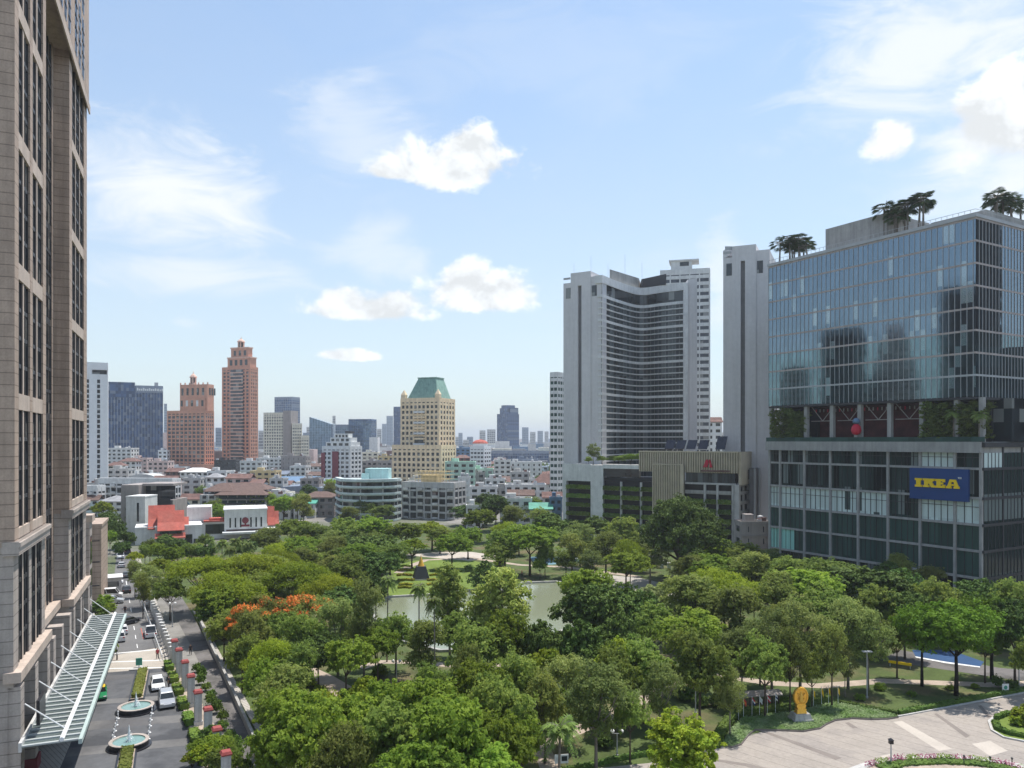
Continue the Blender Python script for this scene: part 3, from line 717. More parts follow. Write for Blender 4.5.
def hotel():
    t = thing('hotel_tower', 'grey slab hotel tower with a concave front of white balcony bands above the podium', 'tower')
    pa = Vector((X(602,285),285)); pm = Vector((X(640,309),309)); pb = Vector((X(683,299),299))
    zt = Z(275,285)
    slab_end(t, X(563,293), 293, X(602,285), 285, 12, zt)
    ctrl = [pa, Vector((X(620,298),298)), pm, Vector((X(662,304),304)), pb]
    pts = smoothpath(ctrl, 6)
    bk = [p + Vector((2,14)) for p in pts]
    body = MB().prism([p[:] for p in [q+Vector((0,1.6)) for q in pts]]+[p[:] for p in bk[::-1]], .02, zt-2)
    body.build('body', K['hotel_groove'], t)
    nfl = 31; z0 = 18; z1 = zt-7.5; h = (z1-z0)/nfl
    pin = [p+Vector((.0,.35)) for p in pts]
    for i in range(nfl):
        za = z0+h*i
        thick = .95 if i % 6 == 3 else .40
        b = band(MB(), pts, 1.6, za-thick/2, za+thick/2).build('balcony_band', K['hotel_white'], t)
        g = band(MB(), pin, .15, za+thick/2, za+h-.36).build('window_band', K['hotel_glass'], t)
        mm = MB(); n = len(pts)
        for j in range(1, n-1):
            p = (pts[j]); d = (pts[j+1]-pts[j-1]).normalized()
            c = p+Vector((.0,.27)); mm.prism([(c.x-d.x*.09,c.y-d.y*.09),(c.x+d.x*.09,c.y+d.y*.09),(c.x+d.x*.09,c.y+d.y*.09+.075),(c.x-d.x*.09,c.y-d.y*.09+.075)], za+thick/2, za+h-.36)
        mm.build('mullion', K['hotel_groove'], g)
    band(MB(), pin, .15, z1+.4, z1+4.6).build('window_band', K['dark_glass'], t)
    band(MB(), pts, 2.0, z1-.6, z1+.5).build('balcony_band', K['hotel_white'], t)
    band(MB(), [p+Vector((0,-.3)) for p in pts], 3, z1+4.6, zt).build('cornice', K['hotel_white'], t)
    # right hand frame and end block
    d = (pb-pm).normalized(); e = pb+d*.1; f = e + d*2.0; g2 = f + d*3.8
    MB().prism([e[:], f[:], (f.x+1,f.y+14), (e.x+1,e.y+14)], .02, zt-.1).build('end_wall', K['hotel_white'], t)
    m2 = MB().prism([(f.x,f.y+.8), (g2.x,g2.y+.8), (g2.x+1,g2.y+13), (f.x+1,f.y+13)], .02, zt+1.2)
    m2.box(f.x+1.9, f.x+2.3, f.y+.3, f.y+.9, .02, zt-3, 1)
    m2.build('end_wall', [K['hotel_grey'], K['hotel_groove']], t)
    rf = MB().prism([(pts[3].x,pts[3].y+4),(pm.x,pm.y+3),(pm.x+2,pm.y+11),(pts[3].x+2,pts[3].y+12)], zt-2, zt+4.5)
    rf.build('plant_room', K['concrete'], t)
    MB().prism([(pm.x+1,pm.y+2.5),(pb.x-6,pb.y+2.5),(pb.x-5,pb.y+10),(pm.x+2,pm.y+11)], zt+.2, zt+4.0).build('roof_lounge', K['dark_metal'], t)
    for i in range(5):
        x = X(574+i*17,300); MB().tube([(x,300,zt-1),(x,300,zt+8+ (i%2)*3)],.045,5).build('aerial', K['grey_metal'], t)
hotel()
def second_slab():
    t = thing('hotel_tower', 'windowless grey end of a second slab tower close behind the glass office block', 'tower')
    zt = Z(252,251)
    slab_end(t, X(723,253), 253, X(769.5,247), 247, 34, zt)
    MB().box(X(728,256),X(745,256),256,262,zt,zt+3).build('plant_room', K['hotel_grey'], t)
    MB().box(X(725,252.5),X(741,252.5),252.4,252.5,zt+1,zt+2.2).build('railing', K['grey_metal'], t)
second_slab()

# ================================================================ hotel podium with planted parking decks
def podium():
    rz = math.atan2(-.552,.834); L = 62.6
    t = thing('parking_podium', 'long parking podium with hedged decks and gold slatted crown below the hotel tower', 'building', (18.2,274.6,0), rz)
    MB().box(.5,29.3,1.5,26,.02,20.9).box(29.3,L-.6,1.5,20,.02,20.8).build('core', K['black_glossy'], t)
    w = MB()
    w.box(0,11.2,-.3,.6,20.6,26.6); w.box(0,1.5,-.32,1.5,.02,20.6); w.box(11.2,16,-.35,.6,.02,26.3)
    w.box(16,29.3,-.3,.6,25.2,26.6); w.box(0,.5,.6,26,.02,26.6)
    w.build('wall', K['white_paint'], t)
    MB().box(.52,29.3,.6,26,25.6,26.0).build('roof', K['concrete'], t)
    MB().box(16.02,29.3,.2,1.4,22.4,25.2).build('window_band', K['dark_glass'], t)
    for x in (22.7,30,52,56.1,61.0): MB().box(x-.35,x+.35,-.1,.5,.02,20.8).build('column', K['pale_concrete'], t)
    MB().box(61.6,63.1,-.4,1.2,.02,21).build('column', K['pale_concrete'], t)
    for k, z in enumerate((2.2,5.3,8.4,11.5,14.6,17.7)):
        MB().box(1.5,61.5,.0,1.45,z,z+.35).build('parking_deck', K['concrete'], t)
        for a, b in ((1.6,11.1),(16.1,22.3),(23.1,29.6),(30.4,34.5),(45.5,51.6),(52.4,55.7),(56.5,60.6)):
            if k == 5 and a > 40: 
                MB().box(a,b,-.2,.0,z+.3,z+1.2).build('parapet', K['concrete'], t); continue
            random.seed(int(a*10)+k)
            m = hedge_mesh(b-a, .8, 1.25, 230 if b-a < 8 else 340, K['leaf_hedge'])
            o = bpy.data.objects.new('deck_hedge', m); COL.objects.link(o); o.parent = t; o.location = ((a+b)/2, -.45, z+.2)
    # side face decks
    for z in (2.2,5.3,8.4,11.5,14.6,17.7,20.4):
        MB().box(L-.55,L+.3,1.3,20,z,z+1.1).build('parapet', K['concrete'], t)
    for y in (6,11,16,20): MB().box(L-.4,L+.2,y-.3,y+.3,.02,20.4).build('column', K['pale_concrete'], t)
    # gold slatted crown
    MB().box(29.31,L+.1,.2,20,24.5,31.0).build('crown', K['gold_back'], t)
    sl = MB(); x = 29.4
    while x < L: sl.box(x,x+.36,-.25,.195,24.6,31.3); x += .8
    sl.box(29.3,L+.2,-.3,.3,31.0,31.4)
    sl.build('slat', K['gold_screen'], t)
    MB().box(L+.105,L+.9,.4,20,20.9,31.3).build('side_cladding', K['gold_screen'], t)
    MB().box(L+.905,L+.96,8,14,22.4,25.5).build('window', K['dark_glass'], t)
    MB().box(45.6,61.6,.3,1.4,21.4,24.45).build('window_band', K['hotel_glass'], t)
    MB().box(45.5,62,-.2,1.45,20.8,21.38).build('floor_slab', K['pale_concrete'], t)
    wb = MB()
    for i in range(9): wb.box(46+i*1.75,46.12+i*1.75,.2,.296,21.4,24.45)
    wb.build('mullion', K['dark_metal'], t)
    # projecting central screen
    MB().box(34.7,45.3,-1.1,.15,10.5,26.7).build('screen', K['gold_back'], t)
    sc = MB(); x = 34.7
    while x < 45.3: sc.box(x,x+.34,-1.5,-1.105,10.3,26.9); x += .8
    sc.box(34.6,45.4,-1.55,-.9,26.9,27.2); sc.box(44.6,45.45,-1.52,-1.1,10.3,26.9)
    sc.build('screen_slat', K['gold_screen'], t)
    def P2(x, y, z): return Matrix.Rotation(rz,4,'Z') @ Vector((x,y,z)) + Vector((18.2,274.6,0))
    # red sign on the crown
    s = thing('wall_logo', 'red angular letter shaped sign on the gold slatted podium crown', 'sign', P2(53.2,-.5,26.9), rz)
    m = MB()
    letters(m, -1.5, -.6, 2.6, [('M',1,[[(0,0),(.22,0),(.62,.80),(.50,1.0),(.34,.86)],[(.30,0),(.52,0),(.70,.62),(.60,.86)],[(.80,0),(1.18,0),(1.0,.55),(.86,1.0),(.70,.88),(.82,.40)]])], y=-.3, d=.25)
    m.build('emblem', K['sign_red'], s)
    MB().box(-2.4,7,.0,.1,-2.0,-1.45).build('backing', K['rust_roof'], s)
    # solar panels
    for i, x in enumerate((37.5,41.2,45,49,55.0)):
        sp = thing('solar_panel', ('first','second','third','fourth','largest fifth')[i]+' dark tilted roof panel counted from the planted end of the podium', 'solar panel', P2(x,6,31.0), rz, 'tilted panels on the podium roof')
        hh = 3.0 if i < 4 else 4.2
        q = MB(); q.add([(-1.6,0,1),(1.6,0,1),(2.0,1.4,1+hh),(-1.2,1.4,1+hh),(-1.6,.1,.95),(1.6,.1,.95),(2.0,1.5,.95+hh),(-1.2,1.5,.95+hh)],[(0,1,2,3),(7,6,5,4),(0,4,5,1),(1,5,6,2),(2,6,7,3),(3,7,4,0)])
        q.build('panel', K['solar'], sp)
        MB().tube([(-1,.3,0),(-.9,1.2,1+hh*.7)],.08,5).tube([(1.2,.3,0),(1.4,1.2,1+hh*.7)],.08,5).build('stand', K['white_metal'], sp)
    # stair tower and box at the podium's side
    MB().box(L+1.2,L+3.0,8,14,.02,26).build('stair_shaft', K['hotel_groove'], t)
    MB().tube([(L+3.5,6,.02),(L+3.5,6,26)],.3,6).tube([(L+3.5,11,.02),(L+3.5,11,26)],.3,6).build('pipe', K['grey_metal'], t)
    return P2
def hedge_mesh(L, W, H, n, mats=None, leaf=.34):
    """trimmed but leafy hedge: a solid core with leaves over it, centred, base at 0"""
    m = MB().box(-L/2+.05,L/2-.05,-W/2+.08,W/2-.08,0,H*.86)
    for i in range(n):
        side = random.random()
        x = random.uniform(-L/2, L/2); z = random.uniform(0,H); y = random.uniform(-W/2,W/2)
        if side < .45: y = -W/2+random.uniform(-.06,.10); nr = Vector((0,-1,.35))
        elif side < .9: z = H+random.uniform(-.15,.10); nr = Vector((0,-.2,1))
        else: y = W/2+random.uniform(-.1,.06); nr = Vector((0,1,.35))
        nr = (nr+Vector((random.gauss(0,.5),random.gauss(0,.5),random.gauss(0,.4)))).normalized()
        u = nr.cross(Vector((random.random()-.5,random.random()-.5,random.random()-.5))).normalized(); v = nr.cross(u); s = leaf*random.uniform(.6,1.2); c = Vector((x,y,z))
        m.add([c+u*s, c+v*s*.55, c-u*s, c-v*s*.55],[(0,1,2,3)])
    return m.mesh('deck_hedge', mats or K['leaf_ivy'])
POD = podium()
# ================================================================ towers of the city behind the park
ITEMS = []      # (object, description, ground point) still to be given a label that singles it out
def block(name, label, px0, pxm, px1, Y, pyt, wall, gl, fh=3.3, bf=.38, bays=8, sbays=4, rot=None, D=None, z0=.02, pier=.28, out=.25, group=None, root=None, roof='grey_roof', loc_only=False, pierm=None):
    """tower: glazed core, a floor band per storey, piers; front from px0 to pxm, flank from pxm to px1"""
    k0, km, k1 = (px0-512)/F, (pxm-512)/F, (px1-512)/F
    th = R(rot) if rot is not None else 0
    if D is not None: th = math.atan(km)            # flank seen edge on
    s_, c_ = math.sin(th), math.cos(th)
    W = (km*Y-k0*Y)/(c_+k0*s_)
    if D is None: D = max(6, (k1*Y-km*Y)/max(.05, s_-k1*c_))
    if root: root.rotation_euler[2] = -th
    zt = Z(pyt, Y)
    t = root or thing(name, label, 'tower' if zt > 45 else 'building', (X(pxm,Y),Y,0), -th, group)
    off = Vector((0,0,0))
    MB().box(-W+out,-out,out,D-out,z0,zt-.5).build('glazing', K[gl], t)
    n = max(1, int(round((zt-z0)/fh))); h = (zt-z0)/n
    for i in range(n+1):
        za = z0+h*i-(h*bf*.5 if i else 0); zb = min(z0+h*i+h*bf*.5, zt)
        if i == n: za, zb = zt-h*.6, zt+.6
        MB().ring(-W,0,0,D,za,zb,out+.35).build('floor_band', K[wall], t)
    if bays:
        pw = W/bays*pier
        for i in range(bays+1):
            x = -W + (W-pw)*i/bays; MB().box(x,x+pw,-.12,.3,z0,zt).build('pier', K[pierm or wall], t)
        pw = D/sbays*pier
        for i in range(sbays+1):
            y = .31+(D-pw-.31)*i/sbays; MB().box(-.3,.12,y,y+pw,z0,zt).build('pier', K[pierm or wall], t)
    MB().box(-W+.7,-.7,.7,D-.7,zt-.4,zt+.1).build('roof', K[roof], t)
    return t, W, D, zt

# white slab with one strip of windows
Y_ = 420
t = thing('apartment_tower', 'white narrow slab tower with one dark window strip beside the brown stone tower', 'tower', (X(86,Y_),Y_,0), R(27))
zt = Z(363,Y_); W_ = 10.6
m = MB(); m.box(0,W_*.14,.4,18,.02,zt-6); m.box(W_*.14,W_*.50,0,18,.02,zt-6); m.box(W_*.64,W_,0,18,.02,zt-6); m.box(W_*.50,W_*.64,.5,18,.02,zt-6)
m.box(0,W_,0,18,zt-3.4,zt+.6); m.box(0,W_*.25,.01,18,zt-6,zt-3.4); m.box(W_*.25,W_,.6,18,zt-6,zt-3.4)
m.build('wall', K['white_clean'], t)
for i in range(24):
    z = 3+i*(zt-11)/24
    MB().box(W_*.505,W_*.635,.35,.49,z,z+1.9).build('window', K['dark_glass'], t)
    MB().box(W_*.01,W_*.13,.25,.39,z,z+1.9).build('window', K['dark_glass'], t)
MB().box(W_*.28,W_*.95,.4,.59,zt-5.8,zt-3.6).build('window', K['dark_glass'], t)

# dark blue hotel block
t, W_, D_, zt = block('hotel_tower', 'wide dark blue hotel block with white lettering along its roof edge', 108, 163, 164.3, 820, 387, 'blue_tower_glass', 'blue_tower_glass', 3.6, .3, 18, 3, rot=3, D=22, pier=.10, pierm='grey_metal')
MB().box(-W_-.2,-W_*.52,-.5,D_,zt-12,zt+4).build('parapet', K['blue_tower_glass'], t)
MB().box(-W_*.50,-W_*.0,-.4,-.13,zt-6.5,zt+1).build('parapet', K['slate_metal_roof'], t)
lt = MB(); random.seed(5)
for i in range(11): 
    x = -W_*.48+i*1.9; lt.box(x,x+1.35,-.8,-.41,zt-4.4,zt-2.4+ (0 if i%3 else .8))
for i in range(3): lt.box(-W_*.10+i*1.9,-W_*.10+i*1.9+1.3,-.8,-.41,zt-4.6,zt-2.0-(i==1)*.7)
lt.build('lettering', K['white_clean'], t)
MB().box(-W_*.16,-W_*.09,6,12,zt,zt+5).build('plant_room', K['grey_metal'], t)

def cupola(t, cx, cy, z, r, h, m='orange_pale'):
    q = MB()
    for k in range(6):
        a = math.pi/3*k; q.box(cx+r*math.cos(a)-r*.14,cx+r*math.cos(a)+r*.14,cy+r*math.sin(a)-r*.14,cy+r*math.sin(a)+r*.14,z,z+h*.62)
    q.lathe([(r*1.3,z-.4),(r*1.3,z)],10,cx=cx,cy=cy); q.lathe([(r*1.35,z+h*.62),(r*1.3,z+h*.7),(r*.9,z+h*.85),(r*.2,z+h),(.05,z+h*1.25)],10,cx=cx,cy=cy)
    q.lathe([(r*.6,z),(r*.6,z+h*.62)],8,1,cx=cx,cy=cy)
    q.build('cupola', [K[m], K['dark_glass']], t)
# shorter orange tower
Y_ = 640
t, W_, D_, zt = block('apartment_tower', 'shorter orange stone tower with cut back shoulder and small cupola', 167, 205, 214, Y_, 411, 'orange_stone', 'far_glass', 3.25, .33, 9, 4, rot=18, pier=.26)
s = F/Y_
for (f0, f1, y0, y1, z0, z1) in ((.30,1.02,2,D_*.9,zt,Z(384,Y_)),(.34,.98,1.2,2,zt,Z(398,Y_))):
    q = MB().box(-W_*(1-f0),-W_*(1-f1),y0,y1,z0,z1); q.build('upper_storeys', K['orange_stone'], t)
zu = Z(384,Y_)
for i in range(5):
    x = -W_*.66+i*W_*.135
    MB().box(x,x+W_*.055,1.85,1.99,zu-9,zu-3).build('window', K['dark_glass'], t)
    MB().box(x,x+W_*.055,1.05,1.19,Z(406,Y_),Z(400,Y_)).build('window', K['white_paint' if i%2 else 'dark_glass'], t)
for i in range(3):
    y = 4+i*D_*.26; MB().box(.021*W_,.021*W_+.14,y,y+2,zu-9,zu-3).build('window', K['dark_glass'], t)
q = MB()
for i in range(7): q.box(-W_*.70+i*W_*.118,-W_*.70+i*W_*.118+1.1,1.9,2.6,zu,zu+1.6)
q.build('battlement', K['orange_pale'], t)
cupola(t, -W_*.40, D_*.4, zu+.4, 2.2, 9)
MB().ring(-W_-2,20,-3,D_+10,.02,Z(464,Y_),3).box(-W_-1,19,-2,D_+9,.02,Z(464,Y_)-1).build('podium', K['orange_stone'], t)
# taller orange tower
Y_ = 690
t, W_, D_, zt = block('apartment_tower', 'taller orange stone tower stepping up to a pointed cupola', 222, 250, 258, Y_, 367, 'orange_stone', 'far_glass', 3.25, .40, 7, 4, rot=20, pier=.36)
MB().box(-W_*.68,-W_*.24,-.6,-.125,.02,zt-2).build('glass_bay', K['far_glass'], t)
for i in range(30): MB().box(-W_*.69,-W_*.23,-.9,-.61,4+i*(zt-6)/30,4.9+i*(zt-6)/30).build('balcony', K['orange_pale'], t)
z1, z2, z3 = Z(357,Y_), Z(347,Y_), Z(345,Y_)
MB().box(-W_*.82,-W_*.02,.8,D_*.85,zt,z1).box(-W_*.74,-W_*.12,2.4,D_*.72,z1,z2).build('upper_storeys', K['orange_stone'], t)
for i in range(4):
    x = -W_*.74+i*W_*.18
    MB().box(x,x+W_*.09,.65,.79,zt+2,z1-2).build('window', K['dark_glass'], t)
    if i < 3: MB().box(x+W_*.10,x+W_*.18,2.25,2.39,z1+2,z2-2.4).build('window', K['dark_glass'], t)
q = MB(); q.ring(-W_*.84,0,.5,D_*.87,z1-.6,z1+.5,1); q.ring(-W_*.76,-W_*.10,2.1,D_*.74,z2-.6,z2+.6,1); q.build('cornice', K['orange_pale'], t)
cupola(t, -W_*.43, D_*.4, z2+.4, 2.6, 8)

# others
block('office_tower', 'dark glass tower standing behind the pale cream tower with brown strip', 274.5, 292, 300, 1300, 397, 'slate_metal_roof', 'blue_tower_glass', 4, .25, 8, 4, rot=18, pier=.12)
Y_ = 800
t, W_, D_, zt = block('apartment_tower', 'pale cream tower with a brown vertical strip and stepped flank', 263.5, 284, 292, Y_, 413, 'cream_pale', 'far_glass', 3.2, .45, 8, 4, rot=14, pier=.40)
MB().box(.14,9,-2,D_*.8,.02,zt+2.4).build('strip', K['taupe'], t)
block('', '', 292, 302, 303, Y_, 424, 'cream_pale', 'far_glass', 3.2, .5, 5, 3, root=thing('apartment_tower','cream stepped block joined to the brown striped pale tower','tower',(X(302,Y_-4),Y_-4,0)), D=22, pier=.4)
block('', '', 301, 309, 310, Y_, 436, 'cream_pale', 'far_glass', 3.2, .5, 4, 3, root=thing('apartment_block','lowest cream block ending the stepped pale tower row','building',(X(309,Y_-8),Y_-8,0)), D=20, pier=.4)
# blue glass wedge
Y_ = 1000
t = thing('office_tower', 'blue glass office block with a roof sloping down to one side', 'building', (X(309.5,Y_),Y_,0))
W_ = (331-309.5)/F*Y_; za, zb = Z(417,Y_), Z(424,Y_)
m = MB(); m.add([(0,0,.02),(W_,0,.02),(W_,0,zb),(0,0,za),(0,26,.02),(W_,26,.02),(W_,26,zb),(0,26,za)],[(0,1,2,3),(5,4,7,6),(1,5,6,2),(4,0,3,7),(3,2,6,7),(0,4,5,1)])
m.build('glazing', K['sky_blue_glass'], t)
q = MB()
for i in range(9):
    x = W_*i/8; q.box(x-.15,x+.15,-.3,-.005,.02,za+(zb-za)*i/8)
for i in range(16): q.box(0,W_*min(1,1.0),-.2,-.006,3+i*3.3,3.2+i*3.3) if 3+i*3.3 < zb else None
q.build('mullion', K['slate_metal_roof'], t)
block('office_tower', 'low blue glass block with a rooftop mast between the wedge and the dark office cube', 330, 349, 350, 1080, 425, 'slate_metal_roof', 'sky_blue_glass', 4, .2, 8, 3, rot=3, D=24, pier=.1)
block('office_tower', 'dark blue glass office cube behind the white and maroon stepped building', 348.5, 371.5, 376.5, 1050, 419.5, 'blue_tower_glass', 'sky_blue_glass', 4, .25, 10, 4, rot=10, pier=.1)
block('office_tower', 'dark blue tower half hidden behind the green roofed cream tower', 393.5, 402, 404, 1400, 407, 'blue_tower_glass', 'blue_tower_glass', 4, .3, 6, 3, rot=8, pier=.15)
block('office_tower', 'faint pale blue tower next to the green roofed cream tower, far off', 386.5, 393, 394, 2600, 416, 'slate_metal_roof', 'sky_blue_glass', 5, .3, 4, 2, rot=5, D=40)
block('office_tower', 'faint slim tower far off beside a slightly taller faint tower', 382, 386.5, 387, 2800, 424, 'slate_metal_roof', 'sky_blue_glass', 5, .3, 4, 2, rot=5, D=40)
# dark blue stepped tower
Y_ = 1500
t, W_, D_, zt = block('office_tower', 'isolated dark blue glass tower with a stepped rounded top', 497, 508, 519, Y_, 414, 'blue_tower_glass', 'blue_tower_glass', 4, .25, 6, 6, rot=45, pier=.12)
MB().box(-W_,-W_*.05,D_*.25,D_*.99,zt,Z(407.5,Y_)).box(-W_*.7,-W_*.12,D_*.1,D_*.75,zt,Z(405,Y_)).build('upper_storeys', K['blue_tower_glass'], t)
block('office_block', 'long low dark blue block in front of the isolated blue tower', 491, 549, 551, 900, 451.5, 'slate_metal_roof', 'blue_tower_glass', 4, .2, 24, 4, rot=4, D=30, pier=.1, roof='slate_metal_roof')
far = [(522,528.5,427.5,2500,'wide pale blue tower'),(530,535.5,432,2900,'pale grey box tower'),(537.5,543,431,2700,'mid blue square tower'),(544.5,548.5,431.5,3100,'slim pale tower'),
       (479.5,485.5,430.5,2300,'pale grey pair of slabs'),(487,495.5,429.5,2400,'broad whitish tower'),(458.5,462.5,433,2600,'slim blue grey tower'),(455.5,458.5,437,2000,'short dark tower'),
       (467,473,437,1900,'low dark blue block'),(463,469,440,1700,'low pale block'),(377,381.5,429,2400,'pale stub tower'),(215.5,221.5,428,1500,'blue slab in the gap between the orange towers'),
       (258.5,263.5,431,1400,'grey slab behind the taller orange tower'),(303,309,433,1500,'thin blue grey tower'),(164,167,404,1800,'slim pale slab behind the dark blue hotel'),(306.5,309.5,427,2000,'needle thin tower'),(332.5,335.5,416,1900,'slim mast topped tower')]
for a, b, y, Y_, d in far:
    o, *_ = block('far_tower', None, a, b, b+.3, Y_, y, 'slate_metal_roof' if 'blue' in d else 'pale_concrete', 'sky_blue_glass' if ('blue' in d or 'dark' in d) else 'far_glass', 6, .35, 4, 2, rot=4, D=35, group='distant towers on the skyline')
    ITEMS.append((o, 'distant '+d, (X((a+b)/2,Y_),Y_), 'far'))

# cream tower with green copper roof
Y_ = 450
t, W_, D_, zt = block('apartment_tower', 'cream apartment tower topped by a big green copper roof', 400.5, 439, 455, Y_, 398.5, 'cream', 'dark_glass', 3.15, .42, 9, 5, rot=22, pier=.36)
xa, xb = -W_*.84, -W_*.06; zr0, zr1 = zt+.2, Z(376,Y_)
m = MB().prism([(xa,1.2),(xb,1.2),(xb,D_-2),(xa,D_-2)], zr0, zr1-.6, top=[(xa+5,5.5),(xb-3.2,5.5),(xb-3.2,D_-6),(xa+5,D_-6)])
m.box(xa+4.6,xb-2.8,5.1,D_-5.6,zr1-.6,zr1)
for i in range(13): 
    x = xa+.4+i*(xb-xa-.8)/12; x2 = xa+5.2+i*(xb-xa-8.6)/12; m.tube([(x,1.15,zr0+.1),(x2,5.45,zr1-.6)],.14,4)
m.build('roof_crown', K['copper_green'], t)
for cx in (-W_+1.6, -1.4):
    MB().box(cx-1.4,cx+1.4,.2,3,zt,zt+2.6).prism([(cx-1.5,.1),(cx+1.5,.1),(cx+1.5,3.1),(cx-1.5,3.1)],zt+2.6,zt+5.6,0,top=[(cx-.1,1.5),(cx+.1,1.5),(cx+.1,1.7),(cx-.1,1.7)]).build('turret', K['cream'], t)
for i in range(15):
    z = 10+i*3.15
    if z < zt-8: MB().box(-W_*.64,-W_*.36,-1.3,-.13,z,z+1.1).build('balcony', K['white_paint' if i%2 else 'cream'], t)
MB().box(-W_*.62,-W_*.40,-.6,-.13,Z(452,Y_)+3,Z(452,Y_)+9).build('window', K['dark_glass'], t)
t2 = thing('apartment_block', 'cream lower block wrapping the foot of the green roofed tower', 'building', (X(441,Y_-9),Y_-9,0), -R(22))
block('', '', 392, 441, 456, Y_-9, 446, 'cream', 'dark_glass', 3.15, .42, 10, 5, rot=22, root=t2, pier=.38, roof='concrete')
# white and maroon stepped building
Y_ = 520
t, W_, D_, zt = block('apartment_block', 'white stepped apartment building with maroon panels on its front', 322, 350, 362, Y_, 447, 'white_paint', 'dark_glass', 3.1, .45, 6, 3, rot=25, pier=.3)
for k, (f0, f1, y, py) in enumerate(((.10,.98,1.5,442),(.20,.92,3,437.5),(.30,.8,4.5,433.5))):
    MB().box(-W_*(1-f0),-W_*(1-f1),y,D_-y,Z(447 if k == 0 else (442,437.5)[k-1],Y_),Z(py,Y_)).build('stepped_storey', K['white_paint'], t)
    for j in range(4): 
        x = -W_*(1-f0)+1+j*(f1-f0)*W_*.24; MB().box(x,x+(f1-f0)*W_*.14,y-.15,y-.01,Z(py,Y_)-2.5,Z(py,Y_)-.8).build('window', K['dark_glass'], t)
MB().box(-W_*.62,-W_*.40,-.5,-.13,2,zt-3).box(-W_-.4,-W_*.88,-.5,-.13,2,zt-4).build('panel', K['maroon'], t)
MB().box(-W_*.4,-W_*.2,7,11,Z(433.5,Y_),Z(431,Y_)).build('plant_room', K['dark_metal'], t)
# white tower beside the podium, white tower behind the hotel
block('apartment_tower', 'slim white tower with green tinted windows squeezed beside the hotel tower', 550, 557.5, 565, 400, 373, 'white_paint', 'shop_green', 3.3, .5, 2, 3, rot=35, pier=.1)
Y_ = 350
t, W_, D_, zt = block('apartment_tower', 'white banded tower rising just behind the concave hotel slab', 660, 710, 713, Y_, 269, 'white_paint', 'far_glass', 3.1, .5, 5, 3, rot=6, D=14, pier=.12)
MB().box(-W_*.78,-W_*.36,1,9,zt,Z(259,Y_)).box(-W_*.82,-W_*.22,.5,10,Z(259,Y_),Z(257.6,Y_)).build('plant_room', K['white_paint'], t)
MB().box(-W_*.6,-W_*.42,.85,.99,Z(264,Y_),Z(260,Y_)).build('window', K['dark_glass'], t)

# white dome building, curved teal flats, grey beige flats
block('apartment_block', 'white balconied building with small red dome beyond the mint flats', 470, 484, 491, 560, 447, 'white_clean', 'far_glass', 3.1, .5, 4, 3, rot=22, pier=.2)
t = thing('roof_dome', 'small red dome capping the white balconied building', 'dome', (X(480,566),566+4,Z(447,560)+.1))
MB().lathe([(5.6,0),(5.6,2.4),(6,2.4)],12).build('drum', K['white_clean'], t)
MB().lathe([(6,2.42),(5.2,3.6),(3.4,4.8),(.2,5.4)],12).build('cap', K['red_roof'], t)

Y_ = 330
t = thing('curved_flats', 'curved low block with pale teal balcony rails at the edge of the park', 'building')
cp = smoothpath([Vector((X(335,346),346)),Vector((X(342,331),331)),Vector((X(365,326),326)),Vector((X(392,330),330)),Vector((X(401,338),338))], 5)
zt = Z(480,Y_); inn = [p+Vector((0,1.6)) for p in cp]
MB().prism([p[:] for p in inn]+[(X(401,352),352),(X(338,352),352)], .02, zt-.4).build('wall', K['teal_pale'], t)
n = 6; h = (zt-.6)/n
for i in range(n):
    band(MB(), cp, 1.6, h*i+.2, h*i+.55).build('balcony_slab', K['teal_pale'], t)
    band(MB(), cp, .14, h*i+.55, h*i+1.05).build('balcony_rail', K['teal_pale'], t)
    band(MB(), [p+Vector((0,-.12)) for p in inn], .1, h*i+.9, h*(i+1)-.35).build('window_band', K['dark_glass'], t)
    for p in inn[1:-1:4]: MB().box(p.x-.3,p.x+.3,p.y-.3,p.y-.13,h*i+.56,h*(i+1)+.15).build('pier', K['pale_concrete'], t)
band(MB(), cp, 2.2, zt-.6, zt+.5).build('parapet', K['teal_pale'], t)
MB().box(X(366,340),X(389,340),338,347,zt-.4,Z(468.5,340)).box(X(363,340),X(370,340),336.5,338,zt-.4,Z(473,340)).build('plant_room', K['teal_room'], t)

def balcony_flats(name, label, px0, pxm, px1, Y, pyt, rot, wall, bays, sb, fh=3.1, gl='dark_glass', extra=None):
    t, W, D, zt = block(name, label, px0, pxm, px1, Y, pyt, wall, gl, fh, .26, bays, sb, rot=rot, pier=.15)
    n = max(1,int(round(zt/fh))); h = zt/n; random.seed(int(px0))
    for i in range(n):
        for b in range(bays):
            if (b+i*0) % 2 == 0:
                x = -W+W*b/bays+W/bays*.24; MB().box(x,x+W/bays*.62,-1.1,-.02,h*i+.1 if i else .5,h*i+1.15).build('balcony', K[wall if (b//2)%2 else 'white_paint'], t)
    return t, W, D, zt
t, W_, D_, zt = balcony_flats('flats', 'grey beige flats with gridded balconies and orange steelwork on the roof', 402, 454, 466, 335, 484, 20, 'pale_concrete', 7, 3)
q = MB(); random.seed(4)
for i in range(9):
    for j in range(3): x = -W_*.80+i*1.75; q.tube([(x,3+j*3,zt),(x,3+j*3,zt+5.2)],.09,4)
for k in (1.8,3.6,5.2):
    for j in range(3): q.tube([(-W_*.82,3+j*3,zt+k),(-W_*.14,3+j*3,zt+k)],.08,4)
q.build('roof_steelwork', K['yellowish'], t)
MB().box(-W_*.7,-W_*.4,4,9,zt,zt+3.4).build('plant_room', K['yellowish'], t)

